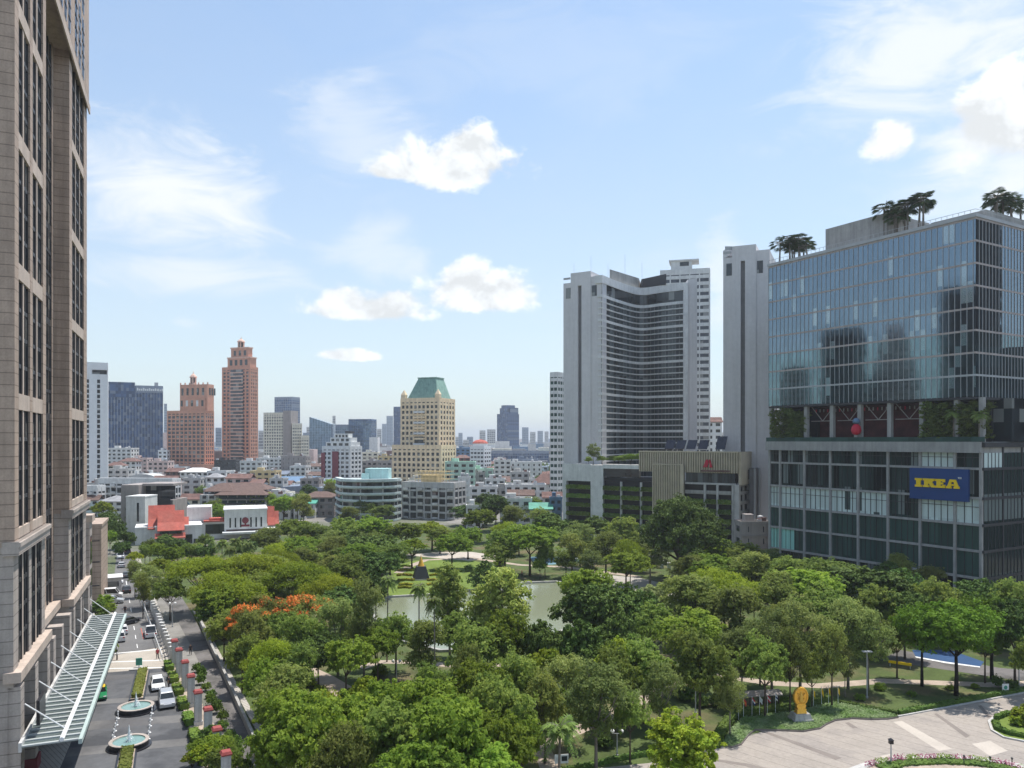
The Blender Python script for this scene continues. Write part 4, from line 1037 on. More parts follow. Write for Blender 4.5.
# hotel with brown layered roofs
Y_ = 328
t, W_, D_, zt = balcony_flats('low_hotel', 'low grey hotel under layered brown hipped roofs behind the red roofed hall', 197, 206, 264, Y_, 494, 40, 'pale_concrete', 4, 8)
t.rotation_euler[2] = R(-6); 
for c in list(t.children): bpy.data.objects.remove(c)
W_ = (264-199)/F*Y_; D_ = 20; zt = Z(495,Y_); t.location = (X(199,Y_),Y_,0); t.rotation_euler[2] = R(2)
MB().box(0,W_,1.6,D_,.02,zt).build('wall', K['pale_concrete'], t)
for i in range(5):
    z = .3+i*(zt-.3)/5; hh = (zt-.3)/5
    MB().box(W_*.27,W_,.2,1.59,z,z+.3).build('balcony_slab', K['taupe'], t)
    for b in range(5):
        x = W_*.28+b*W_*.143
        MB().box(x+.15,x+W_*.143-.35,1.45,1.585,z+.4,z+hh-.2).build('window', K['shop_green' if i > 2 else 'dark_glass'], t)
        MB().box(x+.05,x+W_*.143-.25,.2,.28,z+.32,z+1.1).build('balcony_rail', K['dark_metal'], t)
    for x in (W_*.03,W_*.14): MB().box(x,x+1.9,1.5,1.59,z+.6,z+hh-.5).build('window', K['dark_glass'], t)
for x in (0, W_*.10, W_*.22): MB().box(x,x+.9,.9,1.59,.02,zt).build('pier', K['pale_concrete'], t)
def hip(mb, x0, x1, y0, y1, z, h, ins, m=0, eave=.8):
    x0 -= eave; x1 += eave; y0 -= eave; y1 += eave; ym = (y0+y1)/2
    ins = min(ins, (x1-x0)*.48)
    return mb.add([(x0,y0,z),(x1,y0,z),(x1,y1,z),(x0,y1,z),(x0+ins,ym,z+h),(x1-ins,ym,z+h),(x0,y0,z-.25),(x1,y0,z-.25),(x1,y1,z-.25),(x0,y1,z-.25)],
        [(0,1,5,4),(1,2,5),(2,3,4,5),(3,0,4),(6,9,8,7),(6,7,1,0),(7,8,2,1),(8,9,3,2),(9,6,0,3)], m)
q = MB(); hip(q, W_*.25, W_, .4, D_*.6, zt, 2.2, 4); hip(q, W_*.02, W_*.95, D_*.35, D_, zt+1.8, 2.6, 5); hip(q, W_*.05, W_*.45, D_*.2, D_*.8, zt+1.3, 3.0, 4)
q.build('roof', K['brown_roof'], t)

# long white flats behind, brown faced block
balcony_flats('flats', 'long white balconied flats behind the brown faced block', 98, 172, 181, 352, 480, 10, 'white_paint', 12, 3)
balcony_flats('flats', 'short white flats between the stone tower and the long balconied flats', 82, 97, 99, 346, 487, 8, 'white_paint', 4, 2)
Y_ = 300
t = thing('brown_block', 'brown faced modern house with open black balcony terrace above the white annex', 'house', (X(121,Y_),Y_,0))
W_ = (170-121)/F*Y_
zt = Z(485,Y_)
m = MB().box(0,W_*.36,.0,16,.02,zt).box(W_*.36,W_,2.5,16,.02,zt-6).box(W_*.36,W_,3,16,zt-.5,zt+.4)
m.build('wall', K['taupe'], t)
MB().box(W_*.36,W_*.97,6,6.2,zt-6,zt-.5).build('window', K['dark_glass'], t)
MB().box(W_*.54,W_,1.2,2.49,zt-8.6,zt-6).build('terrace', K['dark_metal'], t)
MB().box(W_*.56,W_*.98,1.0,1.18,zt-8.2,zt-5.2).build('balcony_rail', K['black_glossy'], t)
MB().box(W_*.55,W_*.70,2.2,2.49,zt-12.5,zt-8.7).box(W_*.86,W_,2.2,2.49,zt-12.5,zt-8.7).build('panel', K['white_paint'], t)
t = thing('white_annex', 'plain white cube annex with one dark slot window before the brown faced house', 'house', (X(126,288),288,0))
W_ = (145-126)/F*288; zt = Z(497.5,288)
MB().box(0,W_,0,10,.02,zt).box(-.1,W_+.1,-.1,10,zt,zt+.5).build('wall', K['white_paint'], t)
MB().box(W_*.58,W_*.68,-.1,-.01,zt-9,zt-2).build('window', K['dark_glass'], t)

# red roofed hall
Y_ = 262
t = thing('thai_hall', 'white hall with stepped bright red gabled roofs at the end of the street', 'hall', (X(155,256),256,0), R(24))
W_ = 14.5; zt = Z(526,Y_)
MB().box(0,W_,0,15.5,.02,zt).box(-.1,W_+.1,-.15,15.6,zt,zt+.5).build('wall', K['white_paint'], t)
def gable(mb, x0, x1, y0, y1, z, h, m=0):
    """roof sloping to front and back with its ridge along x, slightly swept"""
    ym = (y0+y1)/2; a = (x0+.3); b = (x1-.3)
    vs = [(x0,y0,z),(x1,y0,z),(x1,y0+(ym-y0)*.5,z+h*.40),(x0,y0+(ym-y0)*.5,z+h*.40),(x1,ym,z+h),(x0,ym,z+h),(x1,y1-(y1-ym)*.5,z+h*.40),(x0,y1-(y1-ym)*.5,z+h*.40),(x1,y1,z),(x0,y1,z)]
    vs2 = [(p[0],p[1],p[2]-.3) for p in vs]
    fs = [(0,1,2,3),(3,2,4,5),(5,4,6,7),(7,6,8,9)]
    mb.add(vs+vs2, fs+[tuple(10+i for i in f[::-1]) for f in fs]+[(0,3,13,10),(3,5,15,13),(5,7,17,15),(7,9,19,17),(1,11,12,2),(2,12,14,4),(4,14,16,6),(6,16,18,8),(0,10,11,1),(8,18,19,9)], m); return mb
def gable_wall(mb, x0, x1, y0, y1, z, h): return mb.add([(x0,y0,z),(x1,y0,z),(x1,y1,z),(x0,y1,z),(x0,(y0+y1)/2,z+h),(x1,(y0+y1)/2,z+h)],[(0,1,5,4),(1,2,5),(2,3,4,5),(3,0,4),(0,3,2,1)])
for a, b, y0, y1, z, h in ((.05,.62,-2.2,9,zt-.8,6.2),(-.15,.42,1.5,13,zt-.4,7.4),(.0,.64,-3,-.2,zt-3.2,1.5),(.60,.72,0,9,zt-.6,3.6)):
    gable(MB(), W_*a, W_*b, y0, y1, z, h).build('roof', K['red_roof'], t)
    gable_wall(MB(), W_*a+.5, W_*b-.5, y0+(y1-y0)*.30, y1-(y1-y0)*.30, z-1.6, h*.55+1.2).build('gable_wall', K['white_paint'], t)
MB().box(-6,0,2,14,.02,zt-.4).box(-6.1,.0,1.9,14.1,zt-.4,zt+.2).build('side_wing', K['white_paint'], t)
MB().box(W_*.10,W_*.56,-2.25,-1.75,zt-1.9,zt-1.0).build('window', K['dark_glass'], t)
for i, x in enumerate((.26,.38,.52,.66,.82)):
    MB().box(W_*x,W_*x+1.1,-.1,-.01,zt-6,zt-4.2).build('window', K['dark_glass'], t)
    if i in (1,3): MB().box(W_*x-.4,W_*x+1.9,-.1,-.01,.1,3.2).build('door', K['dark_glass'], t)
t = thing('white_hall', 'long white hall with red emblem and slot windows beside the red roofed hall', 'hall', (X(186,Y_+6),Y_+6,0), R(20))
W_ = 31.2; zt = Z(512,Y_+6)
m = MB().box(W_*.40,W_*.86,0,16,.02,zt).box(0,W_*.26,5,16,.02,zt+1.2).box(W_*.16,W_*.40,2,16,.02,zt-4.5).box(W_*.38,W_*1.02,-4,0,zt-8,zt-7.3).box(W_*.40,W_*1.0,-.02,16,.02,zt-8)
m.box(W_*.39,W_*.87,-.15,16.2,zt,zt+.5).box(W_*.18,W_*.40,1.5,3,zt-4.5,zt-4.0)
m.build('wall', K['white_paint'], t)
MB().box(W_*.20,W_*.40,1.85,1.99,zt-8.2,zt-4.8).build('window', K['dark_glass'], t)
MB().box(W_*.18,W_*.40,1.0,6,zt-3.9,zt-3.4).box(W_*.24,W_*.39,2.2,6,zt-3.3,zt-2.7).build('roof', K['red_roof'], t)
for i in range(7):
    if i == 3: continue
    x = W_*(.455+.056*i); MB().box(x,x+.5,-.1,-.01,zt-6,zt-2.6).build('window', K['dark_glass'], t)
q = MB(); cx = W_*.626
q.tube([(cx,-.16,zt-3.6),(cx,-.01,zt-3.6)],1.15,12); q.box(cx-1.4,cx+1.4,-.18,-.02,zt-5.8,zt-5.1); q.box(cx-.25,cx+.25,-.2,-.02,zt-5.2,zt-4.5)
q.build('emblem', K['maroon'], t)
MB().box(W_*.42,W_*.82,-.14,-.01,zt-7.2,zt-6.7).build('trim', K['brown_roof'], t)
gable(MB(), W_*.87, W_*.95, 1, 9, zt-5.6, 6.4).build('roof', K['red_roof'], t); gable(MB(), W_*.94, W_*1.0, 2, 9, zt-5.6, 4.6).build('roof', K['red_roof'], t)
for i in range(4): MB().box(W_*(.87+.04*i),W_*(.87+.04*i)+.5,-3.4,-3,.02,zt-8).build('column', K['white_paint'], t)
MB().box(W_*.88,W_*.97,-.2,-.03,zt-11.5,zt-8.6).build('window', K['dark_glass'], t)

# ---------------------------------------------------------------- low buildings
def lowrise(px0, px1, pyt, Y, wall='white_paint', roof='flat', rm='grey_roof', D=None, fh=3.1, bays=None, rot=0, gl='dark_glass', desc=None, rh=2.2, cat='building', tank=None, name='low_building', wf=.55):
    W = (px1-px0)/F*Y; D = D or W*.7; zt = max(3.2, Z(pyt,Y) - (rh if roof != 'flat' else 0))
    t = thing(name, None, cat, (X(px0,Y),Y,0), R(rot), 'low buildings of the old town')
    MB().box(0,W,0,D,.02,zt).build('wall', K[wall], t)
    n = max(1,int(round(zt/fh))); h = zt/n; bays = bays or max(2,int(W/3.4))
    for i in range(n):
        q = MB(); z = h*i; near = Y < 700
        for b in range(bays):
            x = W*b/bays; q.box(x+W/bays*(1-wf)/2, x+W/bays*(1+wf)/2, -.08,-.01, z+h*.32, z+h*.78) if not near else MB().box(x+W/bays*(1-wf)/2, x+W/bays*(1+wf)/2, -.08,-.01, z+h*.32, z+h*.78).build('window', K[gl], t)
        sb = max(1,int(D/4))
        for b in range(sb):
            y = D*b/sb; q.box(W+.01,W+.08,y+D/sb*.25,y+D/sb*.7,z+h*.32,z+h*.78) if px0 < 512 else q.box(-.08,-.01,y+D/sb*.25,y+D/sb*.7,z+h*.32,z+h*.78)
        if q.v: q.build('window_row', K[gl], t)
        if i: MB().box(-.12,W+.12,-.3,-.005,z-.12,z+.12).build('ledge', K[wall], t)
    if roof == 'flat':
        MB().ring(-.12,W+.12,-.12,D+.12,zt-.05,zt+.8,.3).build('parapet', K[wall], t)
        MB().box(.2,W-.2,.2,D-.2,zt,zt+.15).build('roof', K[rm], t)
        q = MB().box(W*.2,W*.2+min(4,W*.3),D*.3,D*.3+3,zt+.15,zt+2.6); q.build('stair_head', K[wall], t)
        for k in range(random.randint(1,3)):
            ux, uy = random.uniform(.5,W-2), random.uniform(.5,max(.6,D*.28)); MB().box(ux,ux+random.uniform(.9,1.8),uy,uy+1,zt+.15,zt+random.uniform(.9,1.9)).build('roof_unit', K[random.choice(('grey_metal','white_paint','grey_roof','rust_roof'))], t)
        if random.random() < .5: MB().tube([(W*.6,D*.6,zt),(W*.6,D*.6,zt+random.uniform(3,6))],.07,4).build('aerial', K['grey_metal'], t)
    elif roof == 'hip': hip(MB(), 0, W, 0, D, zt, rh, min(W,D)*.5).build('roof', K[rm], t)
    elif roof == 'gable':
        gable(MB(), -.5, W+.5, -.6, D+.6, zt, rh).build('roof', K[rm], t)
    elif roof == 'shed':
        MB().add([(-.4,-.5,zt),(W+.4,-.5,zt),(W+.4,D+.5,zt+rh),(-.4,D+.5,zt+rh),(-.4,-.5,zt-.2),(W+.4,-.5,zt-.2),(W+.4,D+.5,zt-.2),(-.4,D+.5,zt-.2)],[(0,1,2,3),(7,6,5,4),(0,4,5,1),(1,5,6,2),(2,6,7,3),(3,7,4,0)]).build('roof', K[rm], t)
    elif roof == 'arch':
        q = MB(); k = 10; vs = []; fs = []
        for i in range(k+1):
            a = math.pi*i/k; x = W/2-math.cos(a)*(W/2+.5)
            vs += [(x,-.6,zt+math.sin(a)*rh),(x,D+.6,zt+math.sin(a)*rh)]
        fs = [(2*i,2*i+2,2*i+3,2*i+1) for i in range(k)] + [tuple(range(2*k,-1,-2)), tuple(range(1,2*k+2,2))]
        q.add(vs, fs); q.build('roof', K[rm], t)
    if tank:
        MB().lathe([(.9,zt+.15),(.9,zt+2),(.2,zt+2.3)],8,cx=W*.75,cy=D*.5).build('water_tank', K['grey_metal'], t)
    ITEMS.append((t, desc or '', (X((px0+px1)/2,Y),Y), 'low'))
    return t
# those one can tell apart in the photograph: (px0, px1, top row, distance, wall, roof, roof material, description)
for a in [
 (270,330,486,425,'pale_concrete','arch','slate_metal_roof','long hall under a grey curved metal roof'),
 (300,345,479,470,'cream_pale','gable','slate_metal_roof','cream hall with a wide grey gabled roof'),
 (262,312,478,500,'yellowish','shed','blue_roof','yellowish shed with blue grey panelled roof'),
 (264,290,496,338,'white_paint','flat','grey_roof','white terraced house with planted balcony'),
 (290,315,498,345,'white_paint','shed','green_roof','white house with green awning roof'),
 (303,334,492,350,'taupe','hip','brown_roof','dark timber house with small pointed roof'),
 (445,475,463,430,'mint','flat','mint','mint green flats'),
 (468,493,470,440,'mint','flat','mint','lower mint green block with many windows'),
 (458,470,478,395,'white_paint','flat','concrete','white windowless party wall block'),
 (494,511,461,520,'white_paint','flat','pale_concrete','white block with dark balconies'),
 (505,542,463,540,'white_paint','flat','pale_concrete','long white block with a row of tiny windows'),
 (514,538,460,560,'slate_metal_roof','flat','slate_metal_roof','dark roofed hall above the tiny windows'),
 (533,562,474,420,'white_paint','hip','rust_roof','white school with big rust red hipped roof'),
 (506,524,478,470,'white_paint','hip','rust_roof','small house with rust red roof'),
 (505,546,486,380,'white_paint','flat','pale_concrete','long low white building with dark window line'),
 (508,534,490,355,'pale_concrete','gable','brown_roof','shed under a dark brown roof'),
 (485,505,480,400,'white_paint','flat','grey_roof','white house with open roof terrace'),
 (500,532,500,320,'white_paint','flat','pale_concrete','low white canopy building'),
 (530,552,503,310,'white_paint','gable','green_roof','shed with a bright green roof'),
 (550,562,499,312,'blue_roof','flat','grey_roof','small blue grey metal cabin'),
 (543,562,492,345,'pale_concrete','gable','rust_roof','old house with weathered brown roof'),
 (466,482,507,305,'white_paint','flat','pale_concrete','small white gatehouse with square windows'),
 (470,497,488,372,'white_paint','flat','concrete','white house behind the dark tree'),
 (281,306,457,560,'taupe','flat','grey_roof','dark grey windowless block'),
 (240,262,462,540,'white_paint','flat','grey_roof','white office with dark window band'),
 (256,283,459,600,'white_paint','flat','pale_concrete','long white block of flats'),
 (214,236,461,585,'dark_metal','flat','grey_roof','low dark block at the foot of the orange towers'),
 (180,208,468,470,'white_paint','hip','white_paint','white villa with white pyramid roof'),
 (207,226,472,450,'white_paint','flat','grey_roof','white house with cluttered roof'),
 (226,250,474,430,'pinkish','gable','rust_roof','pink house with stepped gable'),
 (250,276,472,480,'yellowish','flat','grey_roof','yellow balconied block'),
 (107,131,449,620,'white_paint','flat','pale_concrete','white block with rows of dark windows'),
 (107,122,462,520,'cream_pale','hip','rust_roof','cream house with rust hipped roof'),
 (120,136,458,560,'white_paint','hip','rust_roof','white house with rust roof ridge'),
 (129,147,459,590,'pinkish','flat','pale_concrete','pinkish apartment block'),
 (148,168,462,560,'pinkish','flat','concrete','pink framed block with big square windows'),
 (158,167,451,640,'white_clean','flat','grey_roof','small plain white cube'),
 (107,128,470,450,'pale_concrete','flat','concrete','grey concrete block with open roof'),
 (128,157,474,420,'pale_concrete','arch','pale_concrete','building with pale canvas covered roof'),
 (152,175,476,410,'pinkish','gable','rust_roof','row house with red tiled roof'),
 (166,182,468,500,'rust_roof','gable','rust_roof','brick coloured house'),
 (160,182,500,318,'white_paint','gable','blue_roof','house with steep blue roof'),
 (180,200,494,345,'cream_pale','gable','rust_roof','cream house with rust gabled roof in trees'),
 (362,392,462,560,'taupe','flat','grey_roof','brown flats with long balconies'),
 (362,378,453,640,'cream_pale','flat','grey_roof','cream block with dark windows'),
 (378,394,457,620,'yellowish','flat','grey_roof','ochre flats'),
 (455,470,455,620,'maroon','hip','rust_roof','temple like house with dark red roof'),
 (456,470,449,700,'blue_roof','flat','grey_roof','low blue glass block'),
 (690,724,434,390,'white_paint','flat','pale_concrete','white block with a red roof edge between the slab towers'),
 (706,722,417,385,'white_clean','gable','rust_roof','narrow white building with a red gabled roof between the slab towers'),
 (741,771,524,225,'taupe','flat','concrete','low brown service block at the foot of the mall'),
 ]:
    px0, px1, pyt, Y_, wl, rf, rm, d = a
    kw = {}
    if 'service' in d: kw = dict(wf=.06)
    if 'tiny' in d: kw = dict(wf=.28)
    if 'windowless' in d or 'party' in d: kw = dict(wf=.06)
    random.seed(px0); lowrise(px0, px1, pyt, Y_, wl, rf, rm, desc=d, rh=(5.5 if 'big' in d or 'wide' in d else 3.2 if rf == 'arch' else 2.4), tank=(rf == 'flat' and random.random() < .5), **kw)
# denser rows filling the old town
random.seed(21)
walls = ['white_paint','white_paint','white_paint','white_paint','pale_concrete','pale_concrete','cream_pale','pinkish','taupe','concrete','concrete','teal_pale']
wn = {'white_paint':'white','cream_pale':'cream','pale_concrete':'pale grey','pinkish':'pink','taupe':'brown','concrete':'grey','teal_pale':'pale teal','yellowish':'ochre'}
roofs = [('flat','grey_roof','flat grey roof'),('flat','grey_roof','flat grey roof'),('flat','concrete','bare concrete roof'),('flat','pale_concrete','flat pale roof'),('hip','rust_roof','rust hipped roof'),('gable','rust_roof','rust gabled roof'),('gable','brown_roof','brown gabled roof'),('shed','slate_metal_roof','metal shed roof'),('hip','grey_roof','grey hipped roof'),('flat','concrete','bare concrete roof')]
for Y_, x0, x1, st in ((345,84,300,16),(385,86,560,17),(430,86,560,16),(480,90,562,15),(540,90,562,14),(610,95,562,13),(690,100,562,12),(780,104,556,11)):
    x = x0
    while x < x1:
        wpx = st*random.uniform(.7,1.5); wl = random.choice(walls); rf = random.choice(roofs)
        hh = random.choice((6.5,7,9.5,10,12.5,13,16)) * (1 if Y_ > 400 else .8)
        yy = Y_*random.uniform(.98,1.03)
        py = HY - (hh-HC)*F/yy
        if not (Y_ < 400 and (300 < x < 468 or 120 < x < 186)):
            lowrise(x, x+wpx, py, yy, wl, rf[0], rf[1], desc='%s %s with %s' % (wn[wl], 'town house' if hh < 9 else 'mid rise block', rf[2]), rh=2.2, D=min(14,wpx/F*yy), tank=random.random()<.3, rot=random.uniform(-8,8))
        x += wpx*random.uniform(1.0,1.35)
# beyond that, the roofs run together
random.seed(11); fm = [K[k] for k in ('white_paint','pale_concrete','cream_pale','pinkish','rust_roof','grey_roof','blue_roof','taupe')]
q = MB()
for i in range(5200):
    Y_ = 860*(8.5**(random.random()**.9)); x = X(random.uniform(60,800), Y_); ww = random.uniform(8,26)*(1+Y_/5000); hh = random.choice((6,8,10,12,14,18,22))*random.uniform(.8,1.25)
    if random.random() < .05: hh *= random.uniform(1.3,2.2)
    q.box(x,x+ww,Y_,Y_+random.uniform(8,20),.02,hh,random.choice((0,0,0,1,1,2,3,4,5,5,6,7)))
tag(q.build('city_roofs', fm), kind='stuff')
# buildings out of frame that the glass front mirrors
def mirrored(x, y, w, d, h, wall, gl, label, steps=()):
    t = thing('tower', label, 'tower', (x,y,0), R(90))
    MB().box(-w/2,w/2,0,d,.02,h).build('glazing', K[gl], t)
    for i in range(int(h/3.6)): MB().ring(-w/2-.4,w/2+.4,-.4,d+.4,i*3.6+.3,i*3.6+1.5,.9).build('floor_band', K[wall], t)
    z = h
    for k, (s, hh) in enumerate(steps):
        MB().box(-w/2*s,w/2*s,2,d-2,z,z+hh).build('stepped_storey', K[wall], t); 
        for j in range(int(hh/3.6)): MB().ring(-w/2*s-.4,w/2*s+.4,1.6,d-1.6,z+j*3.6+.2,z+j*3.6+1.2,.8).build('floor_band', K['dark_glass'], t)
        z += hh
mirrored(-170,161,22,20,116,'matte_brown','matte_dark','tall brown tower out of frame, mirrored in the glass front nearest its corner')
mirrored(-190,195,27,26,70,'pinkish','matte_dark','pale stepped tower out of frame, mirrored in the middle of the glass front',((.8,12),(.55,11),(.3,8)))
mirrored(-175,221,21,26,98,'matte_dark','matte_dark','dark tower out of frame, mirrored beside the pale stepped tower in the glass')
mirrored(-200,251,14,20,80,'concrete','matte_dark','low grey tower out of frame, mirrored near the far edge of the glass')
t = thing('tower', 'dark sloping block out of frame beside the glass building, seen only mirrored in its flank', 'tower', (192,165,0), R(-90))
MB().box(-80,0,0,24,.02,64).build('glazing', K['matte_dark'], t)
for i in range(16): MB().ring(-80.4,.4,-.4,24.4,i*4+.3,i*4+1.3,.9).build('floor_band', K['dark_metal'], t)
t = thing('tower', 'slim dark tower out of frame, mirrored as a strip beside the glass corner', 'tower', (189,178,0), R(-90))
MB().box(0,11,0,1.5,64,126).build('glazing', K['matte_brown'], t)
MB().box(0,11,0,1.5,.02,64).build('base', K['dark_metal'], t)
# ================================================================ trees
def leaf_mesh(name, mats, P3, Nr, size, aspect=.55, rng=None, m=None):
    """one small rhombic leaf spray per point"""
    n = len(P3)
    Nr = Nr/np.linalg.norm(Nr,axis=1,keepdims=True)
    t = rng.normal(size=(n,3)); t -= Nr*(t*Nr).sum(1,keepdims=True); t /= np.linalg.norm(t,axis=1,keepdims=True)+1e-9
    b = np.cross(Nr, t); s = size*rng.uniform(.55,1.3,(n,1))
    fold = Nr*s*.18
    V = np.stack([P3+t*s, P3+b*s*aspect+fold, P3-t*s, P3-b*s*aspect+fold],1).reshape(-1,3)
    me = bpy.data.meshes.new(name)
    me.vertices.add(4*n); me.vertices.foreach_set('co', V.astype(np.float32).ravel())
    me.loops.add(4*n); me.loops.foreach_set('vertex_index', np.arange(4*n,dtype=np.int32))
    me.polygons.add(n); me.polygons.foreach_set('loop_start', np.arange(0,4*n,4,dtype=np.int32)); me.polygons.foreach_set('loop_total', np.full(n,4,dtype=np.int32))
    for mt in (mats if isinstance(mats,(list,tuple)) else [mats]): me.materials.append(mt)
    if m is not None: me.polygons.foreach_set('material_index', m.astype(np.int32))
    me.update(calc_edges=True); me.validate(); return me

def crown_points(rng, lobes, n, sub=.27, nsub=34, flat=.75, inner=.10, low=-.35):
    """leaves gathered in sprays over the outside of each lobe"""
    L = np.array([l[:4] for l in lobes]); fl = np.array([l[4] if len(l) > 4 else flat for l in lobes])
    wgt = L[:,3]**2; wgt = wgt/wgt.sum()
    Ps = []; Ns = []
    for (c, r, f, w) in zip(L[:,:3], L[:,3], fl, wgt):
        k = int(n*w); ns = max(5,int(nsub*w*len(lobes)))
        d = rng.normal(size=(ns*3,3)); d /= np.linalg.norm(d,axis=1,keepdims=True); d = d[d[:,2] > low][:ns]
        cen = d*r*rng.uniform(.62,1.36,(len(d),1)); cen[:,2] *= f
        idx = rng.integers(0,len(d),k); rs = r*sub*rng.uniform(.7,1.25,len(d))
        q = rng.normal(size=(k,3)); q /= np.linalg.norm(q,axis=1,keepdims=True); q *= rng.uniform(.25,1,(k,1))**.5*rs[idx][:,None]; q[:,2] *= .55
        p = cen[idx]+q
        ii = rng.random(k) < inner; p[ii] *= rng.uniform(.2,.8,(ii.sum(),1))
        nr = p/(r*np.array([1,1,f])); nr = nr*.55 + rng.normal(size=(k,3))*.55 + np.array([0,0,.55])
        Ps.append(p+c); Ns.append(nr)
    return np.concatenate(Ps), np.concatenate(Ns)

def limbs(mb, rng, base_r, forks, lobes, zfork, n=6, lean=(0,0), wob=.25, m=0):
    """trunk that splits into limbs reaching the lobes of the crown"""
    fx, fy = lean
    pts = [(0,0,-.15),(fx*.3+rng.normal()*wob*.3,fy*.3,zfork*.5),(fx,fy,zfork)]
    mb.tube(pts,[base_r*1.25,base_r*.9,base_r*.72],8,m)
    order = sorted(range(len(lobes)), key=lambda i: -lobes[i][3])[:forks]
    for i in order:
        c = Vector(lobes[i][:3]); s = Vector((fx,fy,zfork-.1)); mid = s.lerp(c,.5)+Vector((rng.normal()*wob,rng.normal()*wob,-.15*abs(c.z-zfork)*rng.random()))
        mb.tube([s,mid,c],[base_r*.5,base_r*.33,base_r*.12],n,m)
        for k in range(2):
            e = c+Vector((rng.normal(),rng.normal(),abs(rng.normal())*.6))*lobes[i][3]*.5
            mb.tube([mid.lerp(c,.5),e],[base_r*.2,base_r*.05],5,m)

KINDS = {}
def defkind(key, desc, D, H, leafkey, n, leaf, seeds, fn, barkk='bark', forks=7, rbase=.24, zf=.42, **kw):
    KINDS[key] = dict(desc=desc, D=D, H=H, protos=[])
    for sd_ in seeds:
        rng = np.random.default_rng(sd_)
        lobes = fn(rng, D, H)
        p, nr = crown_points(rng, lobes, n, **kw)
        cm = leaf_mesh('crown', K[leafkey], p, nr, leaf, rng=rng)
        mb = MB(); limbs(mb, rng, rbase, forks, lobes, H*zf)
        tm = mb.mesh('trunk', K[barkk], True)
        KINDS[key]['protos'].append([('crown',cm),('trunk',tm)])
    return KINDS[key]
def f_round(rng, D, H, k=14, zc=.69, zr=.29, lr=(.15,.25)):
    out = [(0,0,H*zc,D*.27,.9)]
    for i in range(k):
        a = 2*math.pi*i/k*1.62+rng.random(); u = rng.uniform(.25,1)**.6; e = rng.uniform(-.75,1)
        rr = D*.5*.72*math.sqrt(max(0,1-(e*.85)**2))*u
        out.append((math.cos(a)*rr,math.sin(a)*rr,H*(zc+zr*.75*e),D*rng.uniform(*lr),.8))
    return out
def f_umbrella(rng, D, H, k=17):
    out = []
    for i in range(k):
        u = math.sqrt((i+.5)/k); a = i*2.4+rng.normal()*.25; rr = D*.5*.84*u
        out.append((math.cos(a)*rr,math.sin(a)*rr,H*(.90-.20*u*u)+rng.normal()*H*.025,D*rng.uniform(.12,.18),.42))
    return out
def f_feather(rng, D, H, k=16):
    out = []
    for i in range(k):
        a = i*2.4+rng.normal()*.3; e = rng.uniform(0,1); rr = D*.5*.8*math.sin(math.pi*(.15+.75*e))*rng.uniform(.35,1)
        out.append((math.cos(a)*rr,math.sin(a)*rr,H*(.44+.50*e),D*rng.uniform(.11,.19),.8))
    return out
def f_tall(rng, D, H, k=15):
    out = []
    for i in range(k):
        e = i/(k-1); a = i*2.4+rng.random(); rr = D*.5*.7*math.sin(math.pi*(.2+.7*e))*rng.uniform(.3,1)
        out.append((math.cos(a)*rr,math.sin(a)*rr,H*(.40+.54*e),D*rng.uniform(.15,.25),.8))
    return out
def f_cone(rng, D, H, k=14):
    out = [(0,0,H*.93,D*.1,1.2)]
    for i in range(k):
        e = i/k; a = i*2.4; rr = D*.5*.72*(1-e)**.8
        out.append((math.cos(a)*rr,math.sin(a)*rr,H*(.22+.66*e),D*(.24*(1-e)+.08),.7))
    return out
def f_dome(rng, D, H, k=24):
    out = [(0,0,H*.55,D*.3,.6)]
    for i in range(k):
        u = math.sqrt((i+.5)/k); a = i*2.4+rng.normal()*.15; rr = D*.5*.86*u
        out.append((math.cos(a)*rr,math.sin(a)*rr,H*(.90-.52*u**2.4)+rng.normal()*H*.02,D*rng.uniform(.11,.16),.6))
    return out
defkind('broad','leafy mid green tree',10,11,'leaf_broad',9500,.30,(1,2,3),f_round)
defkind('mid','dull green rounded tree',10,11,'leaf_mid',8500,.28,(4,5,6),f_round)
defkind('dark','dense dark green tree',10,11,'leaf_dark',10500,.34,(7,8),f_round, sub=.30)
defkind('rain','wide yellow green umbrella tree',16,10,'leaf_rain',13000,.26,(9,10),f_umbrella, forks=12, zf=.38, sub=.5, nsub=30, low=-.15)
defkind('bigrain','huge dark domed rain tree',26,20,'leaf_bigrain',34000,.36,(11,),f_dome, forks=14, rbase=.7, zf=.25, sub=.36, nsub=30)
defkind('olive','olive tinted spreading tree',10,10,'leaf_olive',7500,.24,(12,13),f_feather, forks=9, sub=.42)
defkind('feather','greyish green airy tree',10,12,'leaf_feather',7500,.22,(14,15,16),f_feather, 'pale_bark', forks=10, sub=.42)
defkind('silver','silvery pale crowned tree',8,9,'leaf_silver',8000,.26,(17,),f_round)
defkind('lime','bright lime green tree',8,8,'leaf_lime',8000,.24,(18,19),f_umbrella, forks=9)
defkind('bright','vivid green tree with black trunk',12,13,'leaf_bright',14000,.24,(20,21),f_round,'black_bark', zf=.42, rbase=.30, sub=.28, nsub=34)
defkind('pale','tall pale leaved tree',9,14,'leaf_pale',8500,.30,(22,23),f_tall,'pale_bark', zf=.4, sub=.36)
defkind('cone','dark conical tree',8,9,'leaf_dark',8000,.26,(24,),f_cone)
defkind('drooping','yellow green drooping tree',8,8,'leaf_lime',14000,.20,(25,),f_round,'pale_bark', sub=.26, nsub=30)
def f_screen(rng, D, H, k=18):
    out = []
    for i in range(k):
        e = i/(k-1); a = i*2.4+rng.random(); rr = D*.5*.62*rng.uniform(.5,1)
        out.append((math.cos(a)*rr,math.sin(a)*rr,H*(.08+.84*e),D*rng.uniform(.18,.26),.9))
    return out
defkind('screen','dense dark green shrub',4.4,8.8,'leaf_ivy',7000,.20,(26,27),f_screen, zf=.2, rbase=.12)
